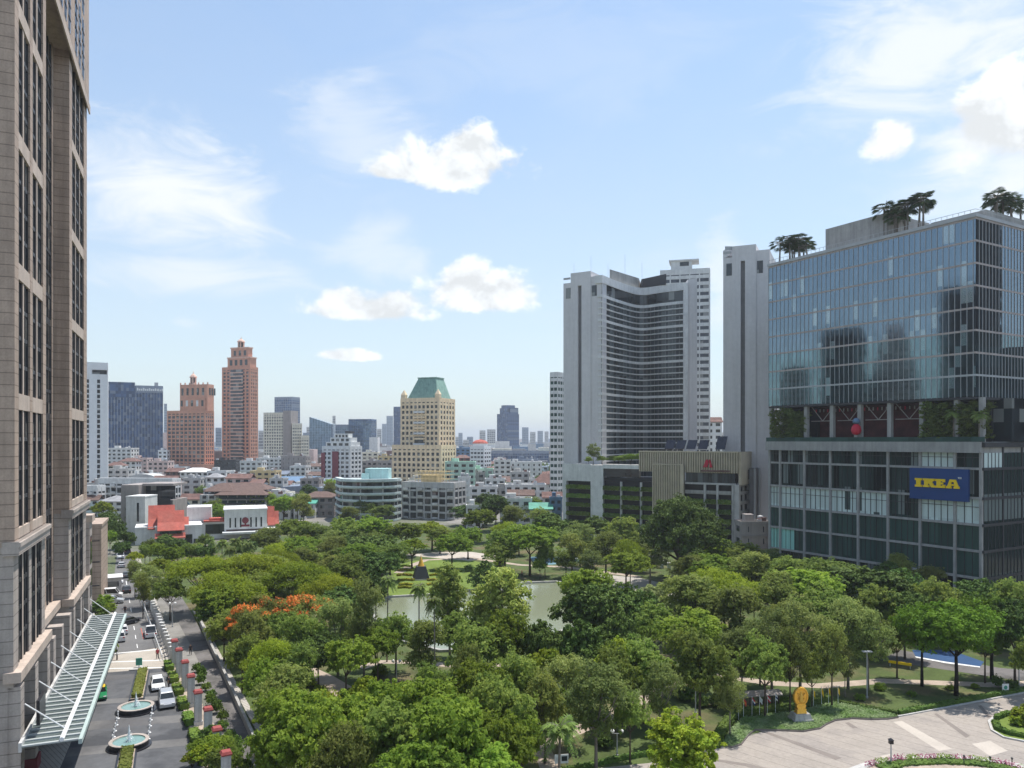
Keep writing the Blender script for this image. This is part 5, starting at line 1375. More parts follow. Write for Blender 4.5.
# flame trees: umbrella crown with orange blossom over its top
KINDS['flame'] = dict(desc='orange blossoming flame tree', D=13, H=9, protos=[])
for sd_ in (31,32):
    rng = np.random.default_rng(sd_); lobes = f_umbrella(rng,13,9,15)
    p, nr = crown_points(rng, lobes, 7000, sub=.45, nsub=28, low=-.2)
    cm = leaf_mesh('crown', K['leaf_olive'], p, nr, .24, rng=rng)
    p, nr = crown_points(rng, [(l[0],l[1],l[2]+.30,l[3]*.95,.45) for l in lobes if rng.random() < .72], 1500, sub=.34, nsub=20, low=.1)
    bm_ = leaf_mesh('blossom', K['blossom_orange'], p, nr, .26, aspect=.8, rng=rng)
    mb = MB(); limbs(mb, rng, .25, 10, lobes, 3.4)
    KINDS['flame']['protos'].append([('crown',cm),('blossom',bm_),('trunk',mb.mesh('trunk',K['bark'],True))])
# palms
def palm(key, desc, D, H, nf, rng, trunk_r, leafkey='leaf_palm', droop=1.0, fan=False):
    mb = MB(); R0 = D/2
    for i in range(nf):
        a = i*2.399+rng.normal()*.1; up = rng.uniform(-.15,1.15) if not fan else rng.uniform(-.5,1.3)
        pts = []; n = 9
        for k in range(n+1):
            s = k/n; r = R0*s*math.cos(max(0,up)*.75); z = R0*(math.sin(up*.8)*s - droop*.75*s*s*(1-.3*up))
            pts.append(Vector((math.cos(a)*r, math.sin(a)*r, z+H)))
        if fan:
            c = pts[5]; side = Vector((-math.sin(a),math.cos(a),0)); fw = (pts[6]-pts[4]).normalized()
            mb.tube([pts[0],c],[.05,.04],4,1)
            for j in range(13):
                b = (j-6)/6*1.35; d = (fw*math.cos(b)+side*math.sin(b)); L = R0*.55*(1-.12*abs(b)); w = d.cross(Vector((0,0,1))).normalized()*.075
                mid = c+d*L*.6+Vector((0,0,-.05)); e = c+d*L+Vector((0,0,-.35*L*.5))
                mb.add([c,mid+w,e,mid-w],[(0,1,2,3)])
            continue
        mb.tube(pts[::2]+[pts[-1]],[.06,.05,.04,.03,.02,.01][:len(pts[::2])+1],4,1)
        for k in range(1,n+1):
            for half in (0,.5):
                p = pts[k-1].lerp(pts[k],half+.5) if half < .5 or k < n else pts[k]
                fw = (pts[k]-pts[k-1]).normalized(); side = fw.cross(Vector((0,0,1)))
                if side.length < .01: side = Vector((1,0,0))
                side.normalize(); L = R0*.42*math.sin(math.pi*min(.93,(k/n)*.8+.2))
                for sg in (-1,1):
                    d = (side*sg+fw*.55+Vector((0,0,-.35+rng.normal()*.15))).normalized(); w = fw*.11
                    e = p+d*L; mb.add([p-w*.5,p+w*.5,p+d*L*.55+w*.9,e,p+d*L*.55-w*.9],[(0,1,2,3,4)])
    tb = MB(); b = rng.normal()*.25
    tb.tube([(b,0,-.1),(b*.5,0,H*.5),(0,0,H+.1)],[trunk_r*1.35,trunk_r,trunk_r*.85],8)
    if key not in KINDS: KINDS[key] = dict(desc=desc, D=D, H=H, protos=[])
    KINDS[key]['protos'].append([('crown',mb.mesh('crown',[K[leafkey],K['pale_bark']])),('trunk',tb.mesh('trunk',K['pale_bark'],True))])
for sd_ in (41,42): palm('tallpalm','slender tall palm',5.2,13,26,np.random.default_rng(sd_),.17)
for sd_ in (43,44): palm('coconut','bushy feather palm',7.0,9,28,np.random.default_rng(sd_),.2)
for sd_ in (45,46,47): palm('fanpalm','fan palm',4.6,6.2,22,np.random.default_rng(sd_),.16,'leaf_fan',.9,True)
KINDS['fanpalm']['desc'] = 'fan palm'

TREES = []
TRUNKN = {'tallpalm':'palm_tree','coconut':'palm_tree','fanpalm':'palm_tree'}
tr_rng = random.Random(99)
def plant(kind, x, y, D, H, z=0., group=None, label=None, desc=None, rz=None):
    k = KINDS[kind]; pr = k['protos'][tr_rng.randrange(len(k['protos']))]
    t = thing(TRUNKN.get(kind,'tree'), label, 'palm' if kind in TRUNKN else 'tree', (x,y,z), tr_rng.uniform(0,6.28) if rz is None else rz, group or 'trees of the park')
    t.scale = (D/k['D'],D/k['D'],H/k['H'])
    for nm, me in pr:
        o = bpy.data.objects.new(nm, me); COL.objects.link(o); o.parent = t
    if not label: ITEMS.append((t, desc or k['desc'], (x,y), 'tree')); TREES.append((x,y,D))
    return t
def tree_at(px, py, wpx, h, kind, cz=None):
    """tree whose crown centre shows at (px, py), wpx pixels wide, h metres tall"""
    cz = cz or {'rain':.80,'lime':.80,'flame':.82,'tallpalm':.97,'coconut':.92,'fanpalm':.97,'pale':.66,'bigrain':.62}.get(kind,.69)
    Y = F*(HC-h*cz)/(py-HY)
    return plant(kind, X(px,Y), Y, wpx/F*Y*(.84 if py > 625 and px > 515 and kind not in ('bright','drooping') else .93), h)
TL = [
 # far edge of the park, before the old town
 (150,547,18,7,'mid'),(160,552,20,7,'broad'),(178,548,24,8,'dark'),(190,553,24,7,'mid'),(172,556,24,7,'broad'),(205,553,20,7,'dark'),(222,546,17,9,'coconut'),(236,544,18,9.5,'coconut'),(248,548,17,9,'coconut'),(230,552,16,8,'coconut'),(210,543,14,8,'coconut'),
 (166,541,20,6,'dark'),(196,550,22,6,'mid'),(205,541,18,6,'mid'),(135,556,16,6,'lime'),(145,552,18,6,'mid'),(122,548,16,6,'dark'),(116,530,18,9,'dark'),(107,520,22,10,'dark'),(103,508,24,12,'lime'),(110,538,14,7,'broad'),(126,538,18,7,'dark'),
 (270,541,44,9,'olive'),(292,530,40,10,'broad'),(318,534,44,10,'mid'),(345,531,40,11,'mid'),(372,530,44,11,'broad'),(300,549,46,9,'broad'),(336,551,44,9,'olive'),(331,541,30,9,'feather'),
 (374,547,46,10,'dark'),(405,533,36,10,'broad'),(432,528,34,9,'lime'),(412,545,30,8,'lime'),(452,546,40,9,'broad'),(468,538,34,9,'broad'),(440,536,28,8,'mid'),(480,520,34,11,'broad'),(496,506,30,14,'dark'),(486,503,28,13,'dark'),(511,520,38,12,'olive'),
 (505,545,44,11,'mid'),(530,541,54,13,'broad'),(552,528,40,13,'dark'),(580,537,40,12,'feather'),(572,550,36,10,'olive'),(606,549,46,11,'olive'),(630,552,36,10,'rain'),(598,528,34,11,'dark'),(622,530,40,11,'mid'),(650,556,40,10,'feather'),
 (680,531,92,20,'bigrain'),(626,566,46,9,'broad'),(640,545,34,10,'mid'),(720,552,40,9,'broad'),(745,556,44,9,'mid'),
 (485,567,30,8,'cone'),(500,553,34,9,'mid'),(545,556,20,8,'mid'),(566,560,26,7,'mid'),(540,566,18,5,'broad'),(590,562,30,8,'feather'),
 # left part, between the lane and the lake
 (150,578,36,9,'feather'),(160,566,36,8,'lime'),(143,590,24,8,'olive'),(170,592,34,8,'mid'),(135,573,22,8,'feather'),
 (205,569,74,11,'rain'),(255,566,72,11,'rain'),(300,576,74,11,'rain'),(228,590,76,10,'rain'),(215,606,50,9,'broad'),(330,588,56,10,'rain'),(345,570,46,10,'mid'),(378,566,44,10,'dark'),(390,556,40,9,'mid'),(356,556,44,9,'broad'),
 (295,592,44,9,'silver'),(262,590,52,9,'mid'),(342,604,46,9,'dark'),(372,592,36,9,'dark'),
 (303,607,66,9,'flame'),(248,618,48,9,'flame'),(273,610,44,8.6,'flame'),
 (224,627,40,8,'mid'),(252,636,48,9,'olive'),(212,612,30,8,'dark'),(276,632,40,8,'mid'),(306,636,50,10,'mid'),(338,625,54,11,'feather'),(364,613,44,14,'feather'),(318,652,44,8,'dark'),
 (388,582,20,13,'tallpalm'),(419,590,22,13.5,'tallpalm'),(434,604,22,13,'tallpalm'),(376,598,20,11,'tallpalm'),
 (450,600,44,14,'pale'),(503,606,58,15,'pale'),(484,620,44,12,'pale'),
 (396,632,48,9,'mid'),(425,646,60,9,'olive'),(378,646,40,8,'broad'),(346,660,50,8,'broad'),(458,634,46,9,'mid'),(484,650,70,11,'mid'),(505,640,50,12,'broad'),
 (586,612,60,12,'dark'),(606,606,66,12,'dark'),(632,612,50,11,'dark'),(545,650,54,11,'dark'),(577,648,60,11,'dark'),(615,638,50,10,'dark'),(586,590,54,12,'broad'),(655,596,36,8,'silver'),
 (272,658,60,9,'rain'),(264,682,46,8,'broad'),(292,668,50,9,'mid'),(242,654,36,8,'mid'),(290,700,84,9,'olive'),(282,718,56,9,'broad'),(318,712,60,9,'rain'),(300,735,90,11,'broad'),(345,740,90,11,'broad'),(275,757,60,9,'broad'),
 (368,690,40,8,'lime'),(402,700,56,9,'lime'),(385,716,60,10,'broad'),(430,716,80,11,'broad'),(395,745,90,11,'mid'),(452,742,96,12,'broad'),(480,700,70,11,'broad'),(436,690,44,9,'mid'),(470,680,50,10,'olive'),(505,716,70,11,'mid'),(500,750,70,10,'broad'),(340,772,80,10,'olive'),(420,778,90,10,'broad'),(480,782,80,9,'broad'),
 (520,682,66,10,'mid'),(548,664,56,9,'lime'),(570,686,70,10,'feather'),(596,700,84,11,'feather'),(545,706,60,9,'olive'),(560,735,56,8,'coconut'),(523,742,50,8,'broad'),(630,712,44,8,'mid'),
 (622,655,56,10,'lime'),(644,668,66,10,'mid'),(615,676,56,10,'mid'),(600,664,50,9,'dark'),(660,690,50,9,'feather'),
 (690,600,84,11,'olive'),(724,588,80,11,'rain'),(655,628,56,10,'mid'),(690,636,78,11,'broad'),(735,616,80,11,'olive'),(700,664,76,12,'mid'),(742,654,60,10,'feather'),(730,690,40,8,'feather'),(712,570,56,10,'broad'),(690,572,46,9,'olive'),(752,572,60,10,'olive'),
 (772,636,64,12,'feather'),(800,630,70,13,'feather'),(765,664,56,10,'mid'),(790,660,44,10,'olive'),(808,590,76,12,'broad'),(780,598,60,11,'olive'),(838,578,80,11,'mid'),(865,588,76,12,'dark'),(822,612,66,11,'mid'),(848,630,66,12,'feather'),(868,636,56,11,'feather'),(845,664,28,6.5,'feather'),(880,610,60,11,'mid'),(795,572,60,10,'mid'),(895,588,50,11,'dark'),(905,612,46,11,'dark'),(832,655,44,10,'olive'),
 (922,628,62,12,'bright'),(956,630,88,13,'bright'),(897,636,40,9,'mid'),(985,640,40,9,'dark'),(992,620,70,12.5,'bright'),(1015,628,60,12,'dark'),(1020,604,60,12,'mid'),(940,600,50,11,'mid'),(975,596,40,10,'dark'),(1030,660,40,8,'mid'),
 (685,750,86,8,'drooping'),
 (760,642,40,9,'mid'),(812,672,30,7,'mid'),
]
for a in TL: tree_at(*a)
# lower trees filling gaps under the canopy, never over lake, lawn, paths or plaza
def inside(p, poly):
    r = False; n = len(poly)
    for i in range(n):
        x1,y1 = poly[i][:2]; x2,y2 = poly[(i+1)%n][:2]
        if (y1 > p[1]) != (y2 > p[1]) and p[0] < (x2-x1)*(p[1]-y1)/(y2-y1)+x1: r = not r
    return r
PARK = P((290,775),(238,690),(205,625),(180,592),(160,570),(170,556),(300,535),(500,532),(600,535),(760,570),(960,606),(880,640),(700,668),(640,690),(560,715),(540,760))
KEEP = [P((355,618),(372,590),(390,560),(560,560),(700,590),(640,620),(560,650),(440,662)), P((300,668),(340,660),(420,700),(350,730))]
OPEN = [(384,575,472,632),(524,580,556,626),(394,552,505,598),(598,568,690,606),(728,672,1024,720),(560,700,730,768),(305,664,352,700),(160,590,232,768),(380,655,430,690)]
n = 0; kk = ['mid','olive','broad','mid','feather','dark','rain']
for i in range(4000):
    if n >= 42: break
    Y_ = tr_rng.uniform(92,245); x = tr_rng.uniform(-75,95)
    if not inside((x,Y_), PARK) or any(inside((x,Y_), k) for k in KEEP): continue
    if min((x-a)**2+(Y_-b)**2 for a,b,_ in TREES) < 5.0**2: continue
    Dn, Hn = tr_rng.uniform(6,9), tr_rng.uniform(6,9); qx = 512+x/Y_*F; hw = Dn/2/Y_*F; q0 = HY+F*(HC-Hn)/Y_; q1 = HY+F*HC/Y_
    if any(qx+hw > a and qx-hw < c and q1 > b and q0 < d for a, b, c, d in OPEN): continue
    plant(tr_rng.choice(kk), x, Y_, Dn, Hn); n += 1
# trees of the old town
for i in range(46):
    Y_ = tr_rng.choice((300,312,330,372,405,455,505,560,640)); px = tr_rng.uniform(100,560)
    x = X(px,Y_); plant(tr_rng.choice(('mid','dark','broad','olive')), x, Y_+tr_rng.uniform(-6,6), tr_rng.uniform(7,12), tr_rng.uniform(7,13), group='trees among the town houses')
for px, py, wpx, h, k in ((500,452,26,10,'dark'),(530,460,20,9,'mid'),(515,459,22,9,'mid'),(545,462,18,8,'mid')):
    plant(k, X(px,620), 620, wpx/F*620, 16, group='trees among the town houses')
# palms on the roof of the glass block
for i, (x, y, h) in enumerate(((1.5,3,6.4),(3,6,5.6),(4.6,3.2,6.8),(6.2,5,6.4),(7.6,3,6.2),(2.2,8,6),(5.6,8,6.3),(9.2,4,4.2),(32.3,4,8.2),(34,7,7),(35.4,4,7.4),(37.2,5,7.6),(38.8,3.4,7.4),(40.2,6,8),(41.6,4,7.8),(36.2,3,5.4),(43,3,7.6),(33,8.6,7))):
    p = mall_pt(x, y, 83.6); plant('fanpalm', p.x, p.y, 6.4, h*1.05, 83.6, 'palms on the roof of the glass block', desc='fan palm on the office roof')
for i, (x, y, h) in enumerate(((56.2,12,6.6),(55.9,15,5.8),(56.2,17.5,6.4),(55,20,6.2),(56.3,22,5.8),(54.8,13.5,6.6))):
    p = mall_pt(x-1.4, y, 83.6); plant('fanpalm', p.x, p.y, 6.2, h*1.05, 83.6, 'palms on the roof of the glass block', desc='fan palm on the office roof')
# planting on the open terrace and the podium roof
for i, (x, y, D, H, k) in enumerate(((1.8,1.0,3.6,8.7,'screen'),(4.8,.8,4.2,8.9,'screen'),(8,.9,4.6,8.6,'screen'),(10.6,1.4,3.6,7.8,'screen'),(45.6,1.0,4.2,8.8,'screen'),(48.6,.9,4.6,8.9,'screen'),(51.6,.2,4.2,6.6,'coconut'),(54.2,1.0,4.6,8.8,'screen'),(57.0,.4,4.4,6.2,'coconut'),(51.2,2.2,4.4,8.2,'screen'),(56.6,2.4,4.4,8.4,'screen'))):
    p = mall_pt(x, y, 34.62); plant(k, p.x, p.y, D*1.05, H, 34.62, 'terrace planting of the glass block', desc='terrace '+KINDS[k]['desc'].replace(' tree','')+' plant')
for i, (x, y, D, H, k) in enumerate(((10,4,5.2,7.6,'feather'),(7,6,3,3,'mid'),(13,5,4,3.4,'mid'),(20,4,4.2,3.6,'mid'),(24,5,4.6,4.2,'broad'),(27.5,4,4.4,4.6,'mid'),(17,6,4,3.4,'dark'))):
    p = POD(x, y, 26.02); plant(k, p.x, p.y, D, H, 26.02, 'roof garden of the podium', desc='roof garden '+KINDS[k]['desc'])
# ================================================================ hedges, beds and furniture
def hedge_path(name, pts, W, H, label, cat='hedge', leaf='leaf_hedge', dens=26, size=.17, group=None, z=.0, core=None, loc=None):
    """trimmed hedge following plan points: solid core dressed with leaves, one mesh"""
    pts = [Vector((p[0],p[1],0)) for p in pts]; o = pts[0].copy(); pts = [p-o for p in pts]
    m = MB(); m.ribbon([p[:2] for p in pts], W*.86, z, z+H*.9)
    rng = random.Random(int(abs(o.x*131+o.y*17))+len(pts))
    for a, b in zip(pts[:-1], pts[1:]):
        d = b-a; L = d.length; d.normalize(); nn = Vector((-d.y,d.x,0))
        for i in range(int(L*(W+H*2)*dens)):
            s = rng.random()*L; u = rng.random()*(W+2*H)
            if u < W: c = a+d*s+nn*(u-W/2)+Vector((0,0,z+H+rng.uniform(-.06,.05))); nr = Vector((0,0,1))
            elif u < W+H: c = a+d*s+nn*(W/2+rng.uniform(-.05,.04))+Vector((0,0,z+u-W)); nr = nn.copy()
            else: c = a+d*s-nn*(W/2+rng.uniform(-.05,.04))+Vector((0,0,z+u-W-H)); nr = -nn
            nr = (nr+Vector((rng.gauss(0,.5),rng.gauss(0,.5),rng.gauss(0,.5)+.3))).normalized()
            t = nr.cross(Vector((rng.random()-.5,rng.random()-.5,rng.random()-.5))).normalized(); b2 = nr.cross(t); q = size*rng.uniform(.6,1.3)
            m.add([c+t*q,c+b2*q*.6,c-t*q,c-b2*q*.6],[(0,1,2,3)])
    return tag(m.build(name, K[leaf], loc=o), label, cat, group)
def g(px, py, z=0): return tuple(G(px,py,z)[:2])

# bushes: crowns that reach the ground
BUSH = {}
for key, lk, sd_ in (('green','leaf_broad',61),('dark','leaf_dark',62),('lime','leaf_lime',63),('hedge','leaf_hedge',64)):
    rng = np.random.default_rng(sd_); lobes = [(0,0,.5,.5,.9)]+[(math.cos(a)*.45,math.sin(a)*.45,.35+.25*(i%2),.36,.85) for i, a in enumerate(np.arange(0,6.28,.9))]
    p, nr = crown_points(rng, lobes, 1800, sub=.4, nsub=18, low=-.5); p[:,2] = np.maximum(p[:,2],.03)
    BUSH[key] = leaf_mesh('bush', K[lk], p, nr, .10, rng=rng)
def bush(kind, x, y, D, H, label=None, group='bushes along lawns and beds', z=0.):
    o = bpy.data.objects.new('bush', BUSH[kind]); COL.objects.link(o); o.location = (x,y,z); o.scale = (D/1.6,D/1.6,H/1.0); o.rotation_euler = (0,0,tr_rng.uniform(0,6.28))
    tag(o, label, 'bush', group)
    if not label: ITEMS.append((o, {'green':'leafy green bush','dark':'dark green bush','lime':'lime green bush','hedge':'clipped green bush'}[kind], (x,y), 'tree'))
    return o

# plaza bed and statue
BED = P((722,746),(730,732),(741.5,720),(765,717),(789,714),(812,709),(833,704),(862,709),(885,713.5),(898,718),(888,719.5),(873,720),(852,719),(835,721),(826,725),(820,729),(803,732),(780,731),(755,730.5),(748,736),(741,745),(732,748))
structure('bed_kerb', MB().ribbon(BED+BED[:1], .16, .0, .20), K['plaza_dark'])
bm = MB().prism(BED, .0, .30)
rng_ = random.Random(3)
xs = [p[0] for p in BED]; ys = [p[1] for p in BED]; n = 0
while n < 5200:
    x, y = rng_.uniform(min(xs),max(xs)), rng_.uniform(min(ys),max(ys))
    if not inside((x,y), BED): continue
    nr = Vector((rng_.gauss(0,.6),rng_.gauss(0,.6),1)).normalized(); t = nr.cross(Vector((rng_.random()-.5,rng_.random()-.5,.1))).normalized(); b2 = nr.cross(t); c = Vector((x,y,.30+rng_.random()*.16)); q = rng_.uniform(.07,.16)
    bm.add([c+t*q,c+b2*q*.6,c-t*q,c-b2*q*.6],[(0,1,2,3)], 1 if rng_.random() < .35 else 0); n += 1
tag(bm.build('ground_cover', [K['leaf_cover'], K['leaf_cover']]), kind='stuff')

sx, sy = g(800.5, 722)
st = thing('statue', 'golden oval emblem statue on a grey stone pedestal in the plaza bed', 'statue', (sx,sy,.2), R(8)); st.scale = (.92,.92,.92)
MB().prism([(-1.35,-1.0),(1.35,-1.0),(1.35,1.0),(-1.35,1.0)],0,.35,0).prism([(-1.25,-.9),(1.25,-.9),(1.25,.9),(-1.25,.9)],.35,1.05,0,top=[(-1.05,-.7),(1.05,-.7),(1.05,.7),(-1.05,.7)]).build('pedestal', K['concrete'], st)
m = MB()
for w0, w1, z0, z1, d in ((.75,.62,1.05,1.35,.45),(.62,.70,1.35,1.6,.38),(.48,.66,1.6,2.0,.32),(.70,.5,2.0,2.35,.3)):
    m.prism([(-w0,-d),(w0,-d),(w0,d),(-w0,d)],z0,z1,0,top=[(-w1,-d*.85),(w1,-d*.85),(w1,d*.85),(-w1,d*.85)])
m.build('plinth', K['gold'], st)
m = MB(); n = 28; vs = []; fs = []
prof = ((1.0,-.16),(1.06,-.08),(1.06,.08),(1.0,.16))
ring_ = lambda s, y, cx=0: [(s*1.0*math.cos(2*math.pi*k/n)*(1+.03*(k%2)), y, 3.25+s*1.22*math.sin(2*math.pi*k/n)*(1+.03*(k%2))) for k in range(n)]
for s, y in ((.80,-.15),(.86,-.24),(.98,-.24),(1.05,-.12),(1.05,.12),(.98,.24),(.86,.24),(.80,.15)): vs += ring_(s,y)
for i in range(7):
    for k in range(n): fs.append((i*n+k,i*n+(k+1)%n,(i+1)*n+(k+1)%n,(i+1)*n+k))
fs += [tuple(range(n-1,-1,-1))[::-1][::-1], tuple(7*n+k for k in range(n))]
m.add(vs,fs); m.build('medallion', K['gold'], st)
m = MB()
m.lathe([(.30,2.55),(.36,2.75),(.26,3.0),(.34,3.3),(.20,3.6),(.10,3.85),(.02,4.1)],10,cy=-.12); m.tube([(-.45,-.2,2.9),(-.2,-.25,3.3),(-.5,-.2,3.75)],.07,6); m.tube([(.45,-.2,2.9),(.2,-.25,3.3),(.5,-.2,3.75)],.07,6)
m.build('relief', K['gold_paint'], st, True)

# flags
def flag(px, py, h, cols, label, group, pole='white_metal', droop=.55):
    x, y = g(px, py)
    t = thing('flag', label, 'flag', (x,y,.0), R(random.uniform(-25,25)), group)
    MB().tube([(0,0,0),(0,0,h)],[.035,.025],6).lathe([(.05,h),(.05,h+.05),(.01,h+.1)],6).build('pole', K[pole], t)
    m = MB(); n = 6; hh = h*.36; w = .5
    for s in range(3):
        for i in range(n):
            u0, u1 = i/n, (i+1)/n
            def pt(u, v): return (.03+w*u*(1-droop*.55), .08*math.sin(u*7), h-.06-hh*v*(.75)-droop*u*hh*.8)
            m.add([pt(u0,s/3),pt(u1,s/3),pt(u1,(s+1)/3),pt(u0,(s+1)/3)],[(0,1,2,3)],s)
    m.build('cloth', [K[c] for c in cols], t)
fl = [(738.5,720,('sign_blue','white_clean','white_clean'),'blue and white flag at the planter end of the flag row'),(743.5,718,('sign_red','cloth_orange','sign_red'),'plain red flag, second in the row'),(752,716.5,('sign_red','white_clean','sign_blue'),'red white and blue flag, third in the row'),
      (759.5,715.5,('white_clean','teal_pale','white_clean'),'pale furled flag, fourth in the row'),(767.5,714.2,('sign_red','white_clean','sign_red'),'red and white striped flag, fifth in the row'),(775.5,713,('white_clean','sign_blue','white_clean'),'white and blue flag nearest the golden statue')]
for a, b, c, l in fl: flag(a,b,2.5,c,l,'national flags beside the statue')
for i, (a, b) in enumerate(((813.5,708.5),(821.5,707),(828.5,706),(838,706))):
    flag(a,b,2.6,('sign_yellow',)*3,('yellow flag closest to the golden statue','second yellow flag out from the golden statue','third yellow flag out from the golden statue','yellow flag standing farthest from the statue')[i],'yellow flags beside the statue',droop=.9)
MB_ = MB
# arbour
ax, ay = g(757, 712)
ab = thing('arbour', 'low arbour with a curved weathered brown roof behind the national flags', 'arbour', (ax,ay+1.2,0), R(10))
m = MB(); vs = []; fs = []
for i in range(13):
    u = i/12; x = -3.5+7*u; zc = 2.25-.9*(u<.2)*(.2-u)
    vs += [(x,-1.0,zc-.25),(x,0,zc+.15),(x,1.0,zc-.25),(x,-1.0,zc-.37),(x,1.0,zc-.37)]
for i in range(12):
    a, b = i*5, i*5+5
    fs += [(a,b,b+1,a+1),(a+1,b+1,b+2,a+2),(a+3,a+4,b+4,b+3),(a,a+3,b+3,b),(a+2,b+2,b+4,a+4)]
m.add(vs,fs); m.build('roof', K['taupe'], ab)
for x in (-3,-1,1,3):
    for y in (-.8,.8): MB().tube([(x,y,0),(x,y,1.95)],.08,6).build('post', K['bark'], ab)
MB().box(-2.8,2.8,.3,.7,.40,.48).box(-2.7,-2.5,.35,.65,0,.4).box(2.5,2.7,.35,.65,0,.4).build('bench', K['bark'], ab)

# hedges of the plaza edge
hedge_path('hedge', [g(715,748),g(722,734),g(734,716.5),g(764,712.5),g(789,709.5),g(830,701.5)], 1.1, .9, 'dark clipped hedge curving behind the national flags', leaf='leaf_dark')
hedge_path('hedge', [g(836,703),g(866,709),g(897,714.5)], .6, .5, 'low dark hedge behind the tip of the plaza bed', leaf='leaf_dark')
hedge_path('hedge', [g(899,714.5),g(940,707),g(985,698),g(1030,690.5),g(1080,683)], .7, .55, 'long straight hedge along the plaza edge below the vivid trees', leaf='leaf_dark')
hedge_path('hedge', [g(560,774),g(590,767),g(625,759),g(655,754)], .6, .5, 'low hedge behind the white information board', leaf='leaf_dark')
structure('plaza_kerb', MB().ribbon([g(898,716.8),g(940,709),g(1030,692),g(1090,684)], .25, .0, .14), K['kerb'])
# front round bed with flowers
RB = P((842,772),(862,764.5),(886,759),(915,757),(943,756.5),(975,758),(1010,763),(1050,772),(1040,840),(900,840))
structure('round_bed', MB().prism(RB, .0, .16), K['kerb'])
RB2 = P((856,774),(875,767),(893,762),(916,760),(943,759.5),(974,761),(1006,766),(1040,776),(1030,840),(905,840))
structure('round_bed_soil', MB().prism(RB2, .1, .22), K['dirt'])
hedge_path('hedge', [g(880,770.5),g(905,765.5),g(940,764),(g(975,765.5)),g(1010,771),g(1045,782)], 1.4, .22, 'thick hedge inside the round flower bed at the bottom edge', leaf='leaf_dark', z=.2)
m = MB(); rng_ = random.Random(8); line = [g(868,768.5),g(890,763.5),g(915,761.5),g(943,761),g(973,762.5),g(1004,767),g(1035,776)]
for a, b in zip(line[:-1],line[1:]):
    for i in range(330):
        s = rng_.random(); c = Vector((a[0]+(b[0]-a[0])*s+rng_.gauss(0,.22), a[1]+(b[1]-a[1])*s+rng_.gauss(0,.22), .26+rng_.random()*.5)); q = rng_.uniform(.05,.12)
        nr = Vector((rng_.gauss(0,.6),rng_.gauss(0,.6)-.3,1)).normalized(); t = nr.cross(Vector((rng_.random()-.5,rng_.random()-.5,.1))).normalized(); b2 = nr.cross(t)
        m.add([c+t*q,c+b2*q*.7,c-t*q,c-b2*q*.7],[(0,1,2,3)], 0 if math.sin(c.x*1.7)+rng_.random() > .35 else 1)
tag(m.build('flowers', [K['blossom_pink'], K['leaf_hedge']]), kind='stuff')
for i, px in enumerate((964,990,1012)):
    x, y = g(px, 766+i*1.3); b = thing('light_stake', ('first','second','third')[i]+' short dark garden light counted along the pink flower border', 'garden light', (x,y,.2), 0, 'garden lights in the flower border')
    MB().tube([(0,0,0),(0,0,.8)],.05,6).build('stake', K['dark_metal'], b); MB().lathe([(.1,.8),(.13,.95),(.02,1.02)],8).build('lamp_head', K['dark_metal'], b)
# island by the frame's edge
IS = P((989,722),(997,716),(1012,712.5),(1040,711),(1085,720),(1085,748),(1030,743),(1004,738),(992,731))
structure('island_kerb', MB().ribbon(IS+IS[:1], .3, 0, .18), K['kerb'])
structure('island_lawn', MB().prism(IS, .0, .12), K['lawn'])
hedge_path('hedge', [g(996,720.5),g(1003,717),g(1014,715),g(1040,714)], .6, .5, 'low hedge along the back of the small plaza island', z=.1)
hedge_path('hedge', [g(995,724),g(998,731),g(1008,735),g(1030,739.5),g(1070,744)], .7, .5, 'low hedge along the front of the small plaza island', z=.1)
for px, py, D, H in ((1020,722,2.2,1.6),(1030,727,2.4,1.8),(1016,726,1.6,1.1),(1026,717,1.8,1.4)):
    x, y = g(px,py); bush('lime',x,y,D,H,z=.1)
for px, py, k, D, H in ((684,700,'dark',2.6,1.8),(700,706,'dark',2.2,1.5),(720,706,'dark',2.6,1.4),(664,712,'green',2,1.2),(880,690,'green',1.6,1.0),(860,700,'green',1.4,.8),(786,706,'green',1.8,1.2),(604,748,'dark',2.0,1.4),(560,700,'green',2.6,1.6),(345,700,'green',2.4,1.4),(320,694,'lime',2,1.2),(308,686,'green',2.4,1.4),(366,700,'dark',2.4,1.4),(380,676,'green',2.4,1.6),
                         (470,571,'dark',3,1.6),(500,566,'green',3.4,2),(388,566,'green',3,1.8),(400,560,'dark',3,1.8),(950,690,'green',1.2,.7),(975,688,'green',1.1,.6),(912,696,'green',1.2,.7),(985,652,'dark',3,1.6),(1000,650,'dark',3,2),(1012,690,'dark',1.6,1.4),(997,687,'dark',1.4,1.6)):
    x, y = g(px,py); bush(k,x,y,D,H)
# formal hedges on the lawn around the pyramid
lawn_h = [(398,413,571,'y'),(397,412,576,'y'),(398,414,581,'y'),(399,413,585.5,'y'),(399,411,567,'g'),(430,446,571.5,'g'),(430,441,576,'y'),(428,437,581,'y'),(427,436,585.5,'y'),(444,456,577,'y'),(446,462,572,'g'),(398,412,588.5,'y')]
for i, (a, b, py, c) in enumerate(lawn_h):
    o = hedge_path('low_hedge', [g(a,py),g((a+b)/2,py-.7),g(b,py)], .9, .5, None, leaf='leaf_yellow' if c == 'y' else 'leaf_hedge', dens=14, size=.2, group='formal hedges around the pyramid')
    o['category'] = 'hedge'; ITEMS.append((o, 'low curved %s hedge on the lawn' % ('yellow' if c == 'y' else 'green'), g((a+b)/2,py), 'tree'))
x, y = g(421, 579)
py_ = thing('pyramid_sculpture', 'black truncated pyramid with a golden spire on the lakeside lawn', 'sculpture', (x,y,0), R(12))
